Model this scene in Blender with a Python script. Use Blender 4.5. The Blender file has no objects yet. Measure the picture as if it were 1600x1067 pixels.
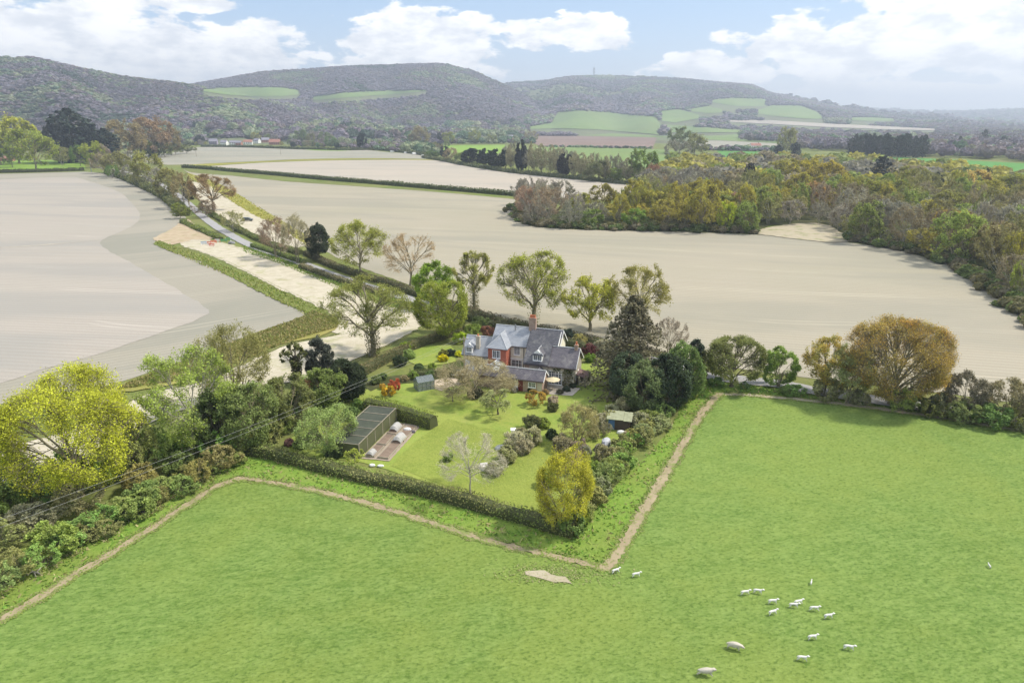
import bpy, bmesh, math, random
import numpy as np
from mathutils import Vector, Matrix, noise as mnoise
from mathutils.geometry import tessellate_polygon
R = math.radians
S = bpy.context.scene
COL = S.collection

# ------------------------------------------------------------------ camera, sun, sky, exposure
CAM_H = 40.0
FPX = 1067.0                       # focal length in photo pixels (1600 wide)
TH = math.atan((533.5 - 188.0) / FPX)
cam = bpy.data.cameras.new('camera')
cam.sensor_width = 36.0
cam.lens = 36.0 * FPX / 1600.0
cam.clip_start = 0.5
cam.clip_end = 40000
camo = bpy.data.objects.new('camera', cam)
COL.objects.link(camo)
camo.location = (0, 0, CAM_H)
camo.rotation_euler = (math.pi / 2 - TH, 0, 0)
S.camera = camo

SUN_AZ, SUN_EL = 82.0, 52.0       # azimuth clockwise from +Y: to the right of the view
sl = bpy.data.lights.new('sun', 'SUN')
sl.energy = 3.5
sl.angle = R(6)
sl.color = (1.0, 0.94, 0.83)
so = bpy.data.objects.new('sun', sl)
COL.objects.link(so)
sd = Vector((math.sin(R(SUN_AZ)) * math.cos(R(SUN_EL)), math.cos(R(SUN_AZ)) * math.cos(R(SUN_EL)), math.sin(R(SUN_EL))))
so.rotation_euler = sd.to_track_quat('Z', 'Y').to_euler()
so.location = (0, 0, 200)

S.view_settings.view_transform = 'Standard'
S.view_settings.look = 'None'
S.view_settings.exposure = 0.5
S.view_settings.gamma = 1.0
S.view_settings.use_curve_mapping = False
S.cycles.max_bounces = 5
S.cycles.diffuse_bounces = 3
S.cycles.glossy_bounces = 2
S.cycles.transmission_bounces = 2
S.cycles.volume_bounces = 0
S.cycles.transparent_max_bounces = 4
try:
    S.cycles.use_denoising = True
except Exception:
    pass


class NT:
    """small helper for node trees"""
    def __init__(self, tree):
        self.t = tree
        self.t.nodes.clear()

    def n(self, typ, _out=0, **kw):
        nd = self.t.nodes.new(typ)
        for k, v in kw.items():
            if k.startswith('i_'):
                key = k[2:]
                key = int(key) if key.isdigit() else key.replace('_', ' ')
                self.put(nd.inputs[key], v)
            else:
                setattr(nd, k, v)
        return nd

    def put(self, sock, v):
        if isinstance(v, bpy.types.Node):
            v = v.outputs[0]
        if isinstance(v, bpy.types.NodeSocket):
            self.t.links.new(v, sock)
        else:
            if sock.type == 'RGBA' and not isinstance(v, (int, float)) and len(v) == 3:
                v = (*v, 1)
            sock.default_value = v

    def m(self, op, a, b=0.0, c=None, clamp=False):
        nd = self.t.nodes.new('ShaderNodeMath')
        nd.operation = op
        nd.use_clamp = clamp
        self.put(nd.inputs[0], a)
        self.put(nd.inputs[1], b)
        if c is not None:
            self.put(nd.inputs[2], c)
        return nd.outputs[0]

    def mix(self, f, a, b, mode='MIX'):
        nd = self.t.nodes.new('ShaderNodeMix')
        nd.data_type = 'RGBA'
        nd.blend_type = mode
        self.put(nd.inputs[0], f)
        self.put(nd.inputs[6], a)
        self.put(nd.inputs[7], b)
        return nd.outputs[2]

    def ramp(self, f, lo, hi):
        nd = self.t.nodes.new('ShaderNodeMapRange')
        nd.interpolation_type = 'SMOOTHSTEP'
        self.put(nd.inputs[0], f)
        self.put(nd.inputs[1], lo)
        self.put(nd.inputs[2], hi)
        return nd.outputs[0]

    def pos(self, scale=(1, 1, 1), rotz=0.0, obj=False):
        if obj:
            src = self.t.nodes.new('ShaderNodeTexCoord').outputs['Object']
        else:
            src = self.t.nodes.new('ShaderNodeNewGeometry').outputs['Position']
        if scale == (1, 1, 1) and rotz == 0:
            return src
        mp = self.t.nodes.new('ShaderNodeMapping')
        mp.inputs['Rotation'].default_value = (0, 0, rotz)
        mp.inputs['Scale'].default_value = scale
        r0 = self.t.nodes.new('ShaderNodeMapping')
        r0.inputs['Rotation'].default_value = (0, 0, rotz)
        mp.inputs['Rotation'].default_value = (0, 0, 0)
        self.t.links.new(src, r0.inputs[0])
        self.t.links.new(r0.outputs[0], mp.inputs[0])
        return mp.outputs[0]

    def noise(self, vec, scale, detail=4, rough=0.55, dist=0.0):
        nd = self.t.nodes.new('ShaderNodeTexNoise')
        self.put(nd.inputs['Vector'], vec)
        nd.inputs['Scale'].default_value = scale
        nd.inputs['Detail'].default_value = detail
        nd.inputs['Roughness'].default_value = rough
        nd.inputs['Distortion'].default_value = dist
        return nd.outputs[0]


# world: Nishita sky with procedural cumulus laid out on the sky by direction
W = bpy.data.worlds.new('World')
S.world = W
W.use_nodes = True
w = NT(W.node_tree)
sky = w.n('ShaderNodeTexSky', sky_type='NISHITA', sun_disc=False)
sky.sun_elevation = R(SUN_EL)
sky.sun_rotation = R(SUN_AZ)
sky.altitude = 60
sky.air_density = 1.0
sky.dust_density = 1.2
sky.ozone_density = 1.6
tc = w.n('ShaderNodeTexCoord')
sep = w.n('ShaderNodeSeparateXYZ')
w.t.links.new(tc.outputs['Generated'], sep.inputs[0])
dx, dy, dz = sep.outputs
az = w.m('MULTIPLY', w.m('ARCTAN2', dx, dy), 57.2958)
hyp = w.m('SQRT', w.m('ADD', w.m('MULTIPLY', dx, dx), w.m('MULTIPLY', dy, dy)))
el = w.m('MULTIPLY', w.m('ARCTAN2', dz, hyp), 57.2958)
cv = w.n('ShaderNodeCombineXYZ')
w.put(cv.inputs[0], w.m('MULTIPLY', az, 0.055))
w.put(cv.inputs[1], w.m('MULTIPLY', el, 0.13))
n1 = w.noise(cv, 4.2, 10, 0.56, 0.2)
n2 = w.noise(cv, 11.0, 6, 0.55)
nn = w.m('ADD', w.m('MULTIPLY', w.m('SUBTRACT', n1, 0.5), 2.6), w.m('MULTIPLY', w.m('SUBTRACT', n2, 0.5), 0.5))


def ell(a0, e0, ra, re, k=1.0):
    qa = w.m('DIVIDE', w.m('SUBTRACT', az, a0), ra)
    qe = w.m('DIVIDE', w.m('SUBTRACT', el, e0), re)
    d = w.m('SQRT', w.m('ADD', w.m('MULTIPLY', qa, qa), w.m('MULTIPLY', qe, qe)))
    return w.m('MULTIPLY', w.m('SUBTRACT', 1.0, d), k)


def pxdir(px, py):
    x = px - 800.0
    v = py - 533.5
    y = FPX * math.cos(TH) - v * math.sin(TH)
    z = -FPX * math.sin(TH) - v * math.cos(TH)
    return math.degrees(math.atan2(x, y)), math.degrees(math.atan2(z, math.hypot(x, y)))


field = None
for (px, py, rx, ry) in [(190, 78, 300, 50), (60, 60, 240, 60), (660, 62, 130, 52), (650, 110, 140, 30),
                         (900, 50, 125, 26), (1340, 74, 190, 48), (1500, 50, 210, 70), (1120, 112, 100, 34),
                         (1450, 150, 340, 22), (310, 8, 60, 12), (1185, 82, 26, 22), (1020, 160, 200, 9),
                         (-400, 60, 300, 90), (2000, 60, 300, 90)]:
    a0, e0 = pxdir(px, py)
    q = ell(a0, e0, rx / 19.0, ry / 19.0)
    field = q if field is None else w.m('MAXIMUM', field, q)
overhead = w.m('MULTIPLY', w.m('SUBTRACT', w.noise(cv, 1.3, 5), 0.46), 4.0)      # broken cloud over the rest of the sky
field = w.m('MAXIMUM', field, w.m('MINIMUM', overhead, w.m('MULTIPLY', w.m('SUBTRACT', el, 14.0), 0.2)))
dens = w.ramp(w.m('ADD', w.m('MULTIPLY', field, 1.1), nn), 0.02, 0.24)
shade = w.ramp(w.noise(cv, 5.5, 7, .6), 0.34, 0.62)
cl = w.mix(shade, (0.80, 0.82, 0.86), (1.22, 1.19, 1.15))
clb = w.mix(1.0, cl, (0.93, 0.93, 0.93), 'MULTIPLY')
skyc = w.mix(1.0, sky, (0.095, 0.1, 0.108), 'MULTIPLY')
skyc = w.mix(0.5, skyc, (0.42, 0.62, 0.88))
hz = w.m('SUBTRACT', 1.0, w.ramp(el, -1.0, 9.0))
skyc = w.mix(w.m('MULTIPLY', hz, 0.45), skyc, (0.95, 0.95, 0.95))
col = w.mix(w.m('MULTIPLY', dens, 0.96), skyc, clb)
col = w.mix(w.m('MULTIPLY', w.m('SUBTRACT', 1.0, w.ramp(el, 0.0, 4.0)), 0.8), col, (1.35, 1.3, 1.24))
bg = w.n('ShaderNodeBackground')
w.put(bg.inputs[0], col)
bg.inputs[1].default_value = 1.0
wo = w.n('ShaderNodeOutputWorld')
w.t.links.new(bg.outputs[0], wo.inputs[0])
W.cycles.sampling_method = 'MANUAL'
W.cycles.sample_map_resolution = 512

rng = np.random.default_rng(7)
random.seed(7)


# ------------------------------------------------------------------ geometry helpers
def G(px, py, h=0.0):
    """the place on the ground (or at height h) that the photograph shows at this photo pixel"""
    x = px - 800.0
    v = py - 533.5
    y = FPX * math.cos(TH) - v * math.sin(TH)
    z = -FPX * math.sin(TH) - v * math.cos(TH)
    t = (CAM_H - h) / -z
    return (x * t, y * t)


def proj(x, y, z):
    d = y * math.cos(TH) + (CAM_H - z) * math.sin(TH)
    return 800 + FPX * x / d, 533.5 + FPX * ((CAM_H - z) * math.cos(TH) - y * math.sin(TH)) / d, d


def tag(o, label=None, cat=None, group=None, kind=None):
    if label:
        o['label'] = label
    if cat:
        o['category'] = cat
    if group:
        o['group'] = group
    if kind:
        o['kind'] = kind
    return o


def empty(name, loc=(0, 0, 0), rz=0.0, parent=None):
    o = bpy.data.objects.new(name, None)
    o.empty_display_size = 0.3
    COL.objects.link(o)
    o.location = loc
    o.rotation_euler = (0, 0, rz)
    if parent:
        o.parent = parent
    return o


def np_mesh(name, V, F, mats, mi=None, tint=None, smooth=False):
    """V (n,3); F list of (k, faces array (m,k)); mi per-face material index; tint per-face RGB"""
    me = bpy.data.meshes.new(name)
    V = np.asarray(V, dtype=np.float32)
    me.vertices.add(len(V))
    me.vertices.foreach_set('co', V.ravel())
    loops = np.concatenate([f.ravel() for f in F]).astype(np.int32)
    tot = np.concatenate([np.full(len(f), f.shape[1], np.int32) for f in F])
    start = np.concatenate([[0], np.cumsum(tot)[:-1]]).astype(np.int32)
    me.loops.add(len(loops))
    me.loops.foreach_set('vertex_index', loops)
    me.polygons.add(len(tot))
    me.polygons.foreach_set('loop_start', start)
    me.polygons.foreach_set('loop_total', tot)
    for m_ in mats:
        me.materials.append(m_)
    if mi is not None:
        me.polygons.foreach_set('material_index', np.asarray(mi, np.int32))
    me.polygons.foreach_set('use_smooth', np.full(len(tot), bool(smooth)))
    if tint is not None:
        a = me.attributes.new('tint', 'FLOAT_COLOR', 'FACE')
        c = np.ones((len(tot), 4), np.float32)
        c[:, :3] = tint
        a.data.foreach_set('color', c.ravel())
    me.update(calc_edges=True)
    me.validate(verbose=False) if len(tot) < 2000 else None
    return me


def link(name, me, parent=None, loc=(0, 0, 0)):
    o = bpy.data.objects.new(name, me)
    COL.objects.link(o)
    if parent:
        o.parent = parent
    o.location = loc
    return o


class MB:
    """collects boxes, prisms and tubes into one mesh"""
    def __init__(self):
        self.v = []
        self.f = []
        self.m = []

    def add(self, vs, fs, mi=0):
        b = len(self.v)
        self.v += [tuple(p) for p in vs]
        self.f += [tuple(b + i for i in f) for f in fs]
        self.m += [mi] * len(fs)
        return self

    def box(self, x0, x1, y0, y1, z0, z1, mi=0):
        vs = [(x0, y0, z0), (x1, y0, z0), (x1, y1, z0), (x0, y1, z0), (x0, y0, z1), (x1, y0, z1), (x1, y1, z1), (x0, y1, z1)]
        return self.add(vs, [(0, 3, 2, 1), (4, 5, 6, 7), (0, 1, 5, 4), (1, 2, 6, 5), (2, 3, 7, 6), (3, 0, 4, 7)], mi)

    def slab(self, quad, t, mi=0):
        """quad of 4 (or 3) points, thickened downwards by t"""
        n = len(quad)
        vs = list(quad) + [(p[0], p[1], p[2] - t) for p in quad]
        fs = [tuple(range(n)), tuple(range(2 * n - 1, n - 1, -1))]
        fs += [(i, i + n, (i + 1) % n + n, (i + 1) % n) for i in range(n)]
        return self.add(vs, fs, mi)

    def prism(self, pts2, a, b, axis='x', mi=0):
        """extrude an outline; axis x: pts are (y,z); axis y: pts are (x,z); axis z: pts are (x,y)"""
        def mk(p, q):
            return {'x': (q, p[0], p[1]), 'y': (p[0], q, p[1]), 'z': (p[0], p[1], q)}[axis]
        n = len(pts2)
        vs = [mk(p, a) for p in pts2] + [mk(p, b) for p in pts2]
        fs = [tuple(range(n - 1, -1, -1)), tuple(range(n, 2 * n))] + [(i, (i + 1) % n, (i + 1) % n + n, i + n) for i in range(n)]
        return self.add(vs, fs, mi)

    def tube(self, pts, rad, sides=6, mi=0, cap=True):
        pts = [Vector(p) for p in pts]
        n = len(pts)
        if not isinstance(rad, (list, tuple)):
            rad = [rad] * n
        vs, fs = [], []
        up = Vector((0, 0, 1))
        for i, p in enumerate(pts):
            d = (pts[min(i + 1, n - 1)] - pts[max(i - 1, 0)]).normalized()
            a = d.cross(up if abs(d.z) < 0.95 else Vector((1, 0, 0))).normalized()
            b = d.cross(a)
            for k in range(sides):
                t = 2 * math.pi * k / sides
                vs.append(p + (a * math.cos(t) + b * math.sin(t)) * rad[i])
        for i in range(n - 1):
            for k in range(sides):
                k2 = (k + 1) % sides
                fs.append((i * sides + k, i * sides + k2, (i + 1) * sides + k2, (i + 1) * sides + k))
        if cap:
            fs.append(tuple(range(sides - 1, -1, -1)))
            fs.append(tuple((n - 1) * sides + k for k in range(sides)))
        return self.add(vs, fs, mi)

    def build(self, name, mats, parent=None, loc=(0, 0, 0), bevel=0.0, smooth=False):
        me = bpy.data.meshes.new(name)
        me.from_pydata(self.v, [], self.f)
        for m_ in (mats if isinstance(mats, (list, tuple)) else [mats]):
            me.materials.append(m_)
        me.polygons.foreach_set('material_index', self.m)
        bm = bmesh.new()
        bm.from_mesh(me)
        bmesh.ops.recalc_face_normals(bm, faces=bm.faces)
        bm.to_mesh(me)
        bm.free()
        if smooth:
            me.polygons.foreach_set('use_smooth', [True] * len(me.polygons))
        o = link(name, me, parent, loc)
        if bevel:
            b = o.modifiers.new('bevel', 'BEVEL')
            b.width = bevel
            b.segments = 1
            b.limit_method = 'ANGLE'
        return o


def copy_tree(o, parent=None):
    c = o.copy()
    COL.objects.link(c)
    if parent:
        c.parent = parent
    for ch in list(o.children):
        copy_tree(ch, c)
    return c


# ------------------------------------------------------------------ materials
def new_mat(name):
    m = bpy.data.materials.new(name)
    m.use_nodes = True
    return m, NT(m.node_tree)


def finish(nt, colr, rough=0.9, bump=None, bstr=0.5, bdist=0.1, spec=0.2, metallic=0.0):
    b = nt.n('ShaderNodeBsdfPrincipled')
    nt.put(b.inputs['Base Color'], colr)
    nt.put(b.inputs['Roughness'], rough)
    b.inputs['Specular IOR Level'].default_value = spec
    b.inputs['Metallic'].default_value = metallic
    if bump is not None:
        bp = nt.n('ShaderNodeBump')
        nt.put(bp.inputs['Height'], bump)
        bp.inputs['Strength'].default_value = bstr
        bp.inputs['Distance'].default_value = bdist
        nt.t.links.new(bp.outputs[0], b.inputs['Normal'])
    o = nt.n('ShaderNodeOutputMaterial')
    nt.t.links.new(b.outputs[0], o.inputs[0])
    return b


def plain(name, c, rough=0.7, spec=0.3, var=0.12, sc=3.0, metallic=0.0, bstr=0.0):
    m, nt = new_mat(name)
    n_ = nt.noise(nt.pos(obj=True), sc, 4)
    cc = nt.mix(n_, tuple(x * (1 - var * 1.5) for x in c), tuple(min(1, x * (1 + var * 1.5)) for x in c))
    finish(nt, cc, rough, n_ if bstr else None, bstr, 0.05, spec, metallic)
    return m


def leaf_mat(name, trans=0.3, objcol=True, gain=1.0):
    m, nt = new_mat(name)
    at = nt.n('ShaderNodeAttribute', attribute_name='tint')
    if objcol:
        oi = nt.n('ShaderNodeObjectInfo')
        c = nt.mix(1.0, oi.outputs['Color'], at.outputs['Color'], 'MULTIPLY')
    else:
        c = at.outputs['Color']
    if gain != 1.0:
        c = nt.mix(1.0, c, (gain, gain, gain), 'MULTIPLY')
    d = nt.n('ShaderNodeBsdfPrincipled')
    nt.put(d.inputs['Base Color'], c)
    d.inputs['Roughness'].default_value = 0.65
    d.inputs['Specular IOR Level'].default_value = 0.18
    t = nt.n('ShaderNodeBsdfTranslucent')
    nt.put(t.inputs[0], nt.mix(1.0, c, (1.0, 1.0, 0.75), 'MULTIPLY'))
    mx = nt.n('ShaderNodeMixShader')
    mx.inputs[0].default_value = trans
    nt.t.links.new(d.outputs[0], mx.inputs[1])
    nt.t.links.new(t.outputs[0], mx.inputs[2])
    o = nt.n('ShaderNodeOutputMaterial')
    nt.t.links.new(mx.outputs[0], o.inputs[0])
    return m


LEAF = leaf_mat('leaf', 0.42, gain=1.45)
NEEDLE = leaf_mat('needle', 0.2, gain=1.4)
TWIG = leaf_mat('twig', 0.0, gain=1.5)
LEAF_T = leaf_mat('leaf_tinted', 0.35, objcol=False, gain=1.35)
LEAF_H = leaf_mat('far_wood_leaf', 0.25, objcol=False, gain=1.75)
BARK = plain('bark', (0.25, 0.22, 0.15), 0.95, 0.1, 0.3, 1.5)
BARK_D = plain('bark_dark', (0.14, 0.12, 0.085), 0.95, 0.1, 0.3, 1.5)
BARK_P = plain('bark_pale', (0.36, 0.33, 0.27), 0.95, 0.1, 0.25, 2.5)


def grass_mat(name, a, b, c, fine=1.0, bstr=0.6, stretch=(1, 1, 1), rot=0.0, patch=0.03, dry=0.0, bdist=0.12, fleck=0.0):
    """a,b small-scale colours, c large patches"""
    m, nt = new_mat(name)
    p = nt.pos()
    ps = nt.pos(stretch, rot)
    f1 = nt.noise(ps, 2.2 * fine, 5, 0.65)
    f2 = nt.noise(ps, 0.55 * fine, 4, 0.6)
    big = nt.noise(p, patch, 4, 0.6)
    mid = nt.noise(p, patch * 6, 3, 0.6)
    k = nt.m('ADD', nt.m('MULTIPLY', f1, 0.6), nt.m('MULTIPLY', f2, 0.4))
    cc = nt.mix(nt.ramp(k, 0.36, 0.64), a, b)
    cc = nt.mix(nt.m('MULTIPLY', nt.ramp(nt.m('ADD', nt.m('MULTIPLY', big, .7), nt.m('MULTIPLY', mid, .3)), 0.38, 0.62), 0.75), cc, c)
    sweep = nt.noise(p, patch * .35, 3, 0.5)
    cc = nt.mix(nt.m('MULTIPLY', nt.ramp(sweep, 0.35, 0.65), 0.3), cc, tuple(min(1, x * 1.3) for x in b))
    if fleck:
        fl = nt.noise(nt.pos((stretch[0] * 1.3, 1, 1), rot), 4.2, 3, 0.7)
        cc = nt.mix(nt.m('MULTIPLY', nt.ramp(fl, 0.50, 0.66), fleck), cc, tuple(x * y for x, y in zip(a, (.62, .66, .6))))
        cc = nt.mix(nt.m('MULTIPLY', nt.m('SUBTRACT', 1.0, nt.ramp(fl, 0.32, 0.46)), fleck * .8), cc, tuple(min(1, x * y) for x, y in zip(b, (1.3, 1.2, 1.35))))
        wd_ = nt.noise(p, 0.9, 5, 0.75)
        cc = nt.mix(nt.m('MULTIPLY', nt.ramp(wd_, 0.60, 0.70), fleck), cc, tuple(x * y for x, y in zip(a, (.7, .8, .6))))
    if dry:
        cc = nt.mix(nt.m('MULTIPLY', nt.ramp(nt.noise(p, 0.35, 5, 0.7), 0.5, 0.72), dry), cc, (0.30, 0.25, 0.13))
    finish(nt, cc, 0.95, nt.m('ADD', k, nt.m('MULTIPLY', fl, .5)) if fleck else k, bstr, bdist, 0.08)
    return m


def soil_mat(name, a, b, c, rot=0.0, row=0.5, patch=0.012, rowk=0.35, far=False, tram=26.0):
    """pale harrowed chalky soil: faint drill rows and long mottled streaks"""
    m, nt = new_mat(name)
    p = nt.pos()
    st = nt.noise(nt.pos((0.012, 0.35, 1), rot), 1.0, 5, 0.65)
    st2 = nt.noise(nt.pos((0.05, 1.6, 1), rot), 1.0, 3, 0.6)
    fine = nt.noise(p, 3.0, 4, 0.7)
    big = nt.noise(p, patch, 5, 0.55, 0.4)
    cc = nt.mix(nt.ramp(big, 0.35, 0.65), a, b)
    k = nt.m('ADD', nt.m('MULTIPLY', st, 0.55), nt.m('MULTIPLY', st2, 0.45))
    cc = nt.mix(nt.m('MULTIPLY', nt.ramp(k, 0.42, 0.66), rowk), cc, c)
    cc = nt.mix(nt.m('MULTIPLY', nt.m('SUBTRACT', 1.0, nt.ramp(fine, 0.3, 0.55)), 0.25), cc, tuple(x * 0.6 for x in a))
    mott = nt.noise(nt.pos((0.006, 0.03, 1), rot), 1.0, 6, 0.62, 0.8)
    cc = nt.mix(nt.m('MULTIPLY', nt.ramp(mott, 0.46, 0.62), 0.75), cc, tuple(x * y for x, y in zip(a, (0.78, 0.83, 0.86))))
    # pairs of wheel lines left by the drill
    sp = nt.n('ShaderNodeSeparateXYZ')
    wb = nt.noise(p, 0.01, 2, 0.5)
    nt.put(sp.inputs[0], nt.pos((1, 1, 1), rot))
    q = nt.m('ADD', sp.outputs[1], nt.m('MULTIPLY', wb, 30.0))
    t1 = nt.m('ABSOLUTE', nt.m('SUBTRACT', nt.m('ABSOLUTE', nt.m('SUBTRACT', nt.m('MODULO', nt.m('ADD', q, 5000.0), tram), tram / 2)), 0.9))
    ln = nt.m('SUBTRACT', 1.0, nt.ramp(t1, 0.15, 0.5))
    cc = nt.mix(nt.m('MULTIPLY', nt.m('MULTIPLY', ln, nt.ramp(nt.noise(p, .02, 4, .7), .42, .6)), 0.6), cc, tuple(min(1, x * 1.25) for x in a))
    rows = nt.m('SINE', nt.m('MULTIPLY', sp.outputs[1], 3.9))
    cc = nt.mix(nt.m('MULTIPLY', nt.ramp(nt.m('ADD', rows, nt.m('MULTIPLY', st2, 1.2)), .2, 1.6), 0.34), cc, tuple(x * .72 for x in a))
    finish(nt, cc, 0.97, nt.m('ADD', fine, st2), 0.45, 0.08, 0.05)
    return m


def chalk_mat(name, a=(0.62, 0.58, 0.49), b=(0.40, 0.35, 0.26), g=(0.26, 0.27, 0.12), green=0.5, tr=0.0):
    m, nt = new_mat(name)
    p = nt.pos()
    n_ = nt.noise(p, 0.35, 7, 0.7, 0.3)
    tk = nt.noise(nt.pos((0.05, 1.2, 1), tr), 1.0, 4, 0.6)
    f = nt.noise(p, 2.5, 4, 0.7)
    cc = nt.mix(nt.m('MULTIPLY', nt.ramp(nt.m('ADD', nt.m('MULTIPLY', n_, .7), nt.m('MULTIPLY', tk, .3)), 0.36, 0.68), .8), a, b)
    cc = nt.mix(nt.m('MULTIPLY', nt.ramp(nt.noise(p, 0.22, 5, 0.7), 0.52, 0.66), green), cc, g)
    cc = nt.mix(nt.m('MULTIPLY', nt.ramp(f, 0.55, 0.75), 0.3), cc, b)
    finish(nt, cc, 0.97, f, 0.5, 0.1, 0.05)
    return m


def dens_poly(pts, step=2.0, jit=0.0, seed=0, closed=True):
    """catmull-rom through world points, resampled, with edge jitter"""
    P_ = [Vector((p[0], p[1])) for p in pts]
    n = len(P_)
    out = []
    r_ = random.Random(seed)
    for i in range(n if closed else n - 1):
        p0, p1, p2, p3 = P_[(i - 1) % n], P_[i], P_[(i + 1) % n], P_[(i + 2) % n]
        if not closed:
            p0 = P_[max(i - 1, 0)]
            p3 = P_[min(i + 2, n - 1)]
        L = (p2 - p1).length
        st = max(step, L / 60)
        k = max(1, int(L / st))
        m1, m2 = (p2 - p0) * 0.5, (p3 - p1) * 0.5
        seg = p2 - p1
        if (p1 - p0).length > 1e-6 and (p1 - p0).angle(seg, 0) > 0.75:
            m1 = seg.copy()
        if (p3 - p2).length > 1e-6 and seg.angle(p3 - p2, 0) > 0.75:
            m2 = seg.copy()
        for m_ in (m1, m2):
            if m_.length > L:
                m_ *= L / m_.length
        for j in range(k):
            t = j / k
            q = p1 * (2 * t**3 - 3 * t**2 + 1) + m1 * (t**3 - 2 * t**2 + t) + p2 * (-2 * t**3 + 3 * t**2) + m2 * (t**3 - t**2)
            if jit:
                q = q + Vector((r_.uniform(-jit, jit), r_.uniform(-jit, jit)))
            out.append(q)
    if not closed:
        out.append(P_[-1])
    return out


def sheet(name, pxpts, mat, z=0.03, step=2.0, jit=0.0, label=None, world=False, raw=False):
    pts = pxpts if world else [G(*p) for p in pxpts]
    q = [Vector(p) for p in pts] if raw else dens_poly(pts, step, jit, len(name))
    tri = tessellate_polygon([[Vector((p.x, p.y, 0)) for p in q]])
    me = bpy.data.meshes.new(name)
    me.from_pydata([(p.x, p.y, z) for p in q], [], [tuple(t) for t in tri])
    me.materials.append(mat)
    bm = bmesh.new()
    bm.from_mesh(me)
    for f in bm.faces:
        f.normal_update()
        if f.normal.z < 0:
            f.normal_flip()
    bm.to_mesh(me)
    bm.free()
    o = link(name, me)
    tag(o, label, None, None, 'structure')
    return o


def ribbon(name, pxpts, width, mat, z=0.03, jit=0.0, step=1.5, label=None, world=False, seed=1):
    q = dens_poly([p if world else G(*p) for p in pxpts], step, 0, seed, closed=False)
    r_ = random.Random(seed)
    vs, fs = [], []
    for i, p in enumerate(q):
        d = (q[min(i + 1, len(q) - 1)] - q[max(i - 1, 0)]).normalized()
        nrm = Vector((-d.y, d.x))
        wd = width[0] + (width[1] - width[0]) * i / (len(q) - 1) if isinstance(width, tuple) else width
        a = p + nrm * (wd / 2 + r_.uniform(-jit, jit))
        b = p - nrm * (wd / 2 + r_.uniform(-jit, jit))
        vs += [(a.x, a.y, z), (b.x, b.y, z)]
        if i:
            k = 2 * i
            fs.append((k - 2, k - 1, k + 1, k))
    me = bpy.data.meshes.new(name)
    me.from_pydata(vs, [], fs)
    me.materials.append(mat)
    o = link(name, me)
    tag(o, label, None, None, 'structure')
    return o


def inpoly(x, y, poly):
    """vectorised point in polygon"""
    x = np.asarray(x)
    y = np.asarray(y)
    c = np.zeros(x.shape, bool)
    n = len(poly)
    j = n - 1
    for i in range(n):
        xi, yi = poly[i]
        xj, yj = poly[j]
        if yi != yj:
            c ^= ((yi > y) != (yj > y)) & (x < (xj - xi) * (y - yi) / (yj - yi) + xi)
        j = i
    return c


def sample_poly(poly, spacing, rg, nmax=100000, sfun=None):
    """dart-throwing points in a world polygon; spacing may grow with distance through sfun(x,y)"""
    xs = [p[0] for p in poly]
    ys = [p[1] for p in poly]
    out = []
    cell = {}
    tries = 0
    cs = spacing * 3
    A = (max(xs) - min(xs)) * (max(ys) - min(ys))
    N = int(min(nmax * 12, A / spacing**2 * 4 + 100))
    X = rg.uniform(min(xs), max(xs), N)
    Y = rg.uniform(min(ys), max(ys), N)
    ok = inpoly(X, Y, poly)
    for x, y in zip(X[ok], Y[ok]):
        s = spacing if sfun is None else sfun(x, y)
        ci, cj = int(x // cs), int(y // cs)
        bad = False
        rr = int(s // cs) + 1
        for a in range(ci - rr, ci + rr + 1):
            for b in range(cj - rr, cj + rr + 1):
                for (qx, qy) in cell.get((a, b), ()):
                    if (qx - x)**2 + (qy - y)**2 < s * s:
                        bad = True
                        break
                if bad:
                    break
            if bad:
                break
        if not bad:
            cell.setdefault((ci, cj), []).append((x, y))
            out.append((x, y))
            if len(out) >= nmax:
                break
    return out

# ------------------------------------------------------------------ tree builders
def unit(v):
    return v / np.maximum(np.linalg.norm(v, axis=-1, keepdims=True), 1e-9)


def curve_polys(P0, P1, K, bow, rg, jit):
    """P0,P1 (N,3) -> (N,K,3) bent branches; bow lifts the middle outwards"""
    t = np.linspace(0, 1, K)[None, :, None]
    d = P1 - P0
    L = np.linalg.norm(d, axis=1)[:, None, None]
    mid = (P0 + P1) / 2 + bow * np.linalg.norm(d, axis=1)[:, None] + rg.normal(0, jit, P0.shape) * np.linalg.norm(d, axis=1)[:, None]
    q = (1 - t)**2 * P0[:, None] + 2 * t * (1 - t) * mid[:, None] + t**2 * P1[:, None]
    w_ = np.sin(np.pi * t) * rg.normal(0, jit * 0.35, q.shape) * L
    return q + w_


def tubes_np(polys, r0, r1, sides):
    """polys (N,K,3); r0,r1 (N,) -> verts, quads"""
    N, K, _ = polys.shape
    d = unit(polys[:, -1] - polys[:, 0])
    up = np.where(np.abs(d[:, 2:3]) < 0.9, np.array([[0, 0, 1.0]]), np.array([[1.0, 0, 0]]))
    a = unit(np.cross(d, up))
    b = np.cross(d, a)
    ang = np.arange(sides) * 2 * np.pi / sides
    ring = a[:, None] * np.cos(ang)[None, :, None] + b[:, None] * np.sin(ang)[None, :, None]      # N,s,3
    t = np.linspace(0, 1, K)[None, :]
    rad = r0[:, None] * (1 - t) + r1[:, None] * t
    V = polys[:, :, None, :] + ring[:, None] * rad[:, :, None, None]
    idx = np.arange(N * K * sides).reshape(N, K, sides)
    A = idx[:, :-1]
    B = idx[:, 1:]
    F = np.stack([A, np.roll(A, -1, 2), np.roll(B, -1, 2), B], -1).reshape(-1, 4)
    return V.reshape(-1, 3), F


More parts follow.
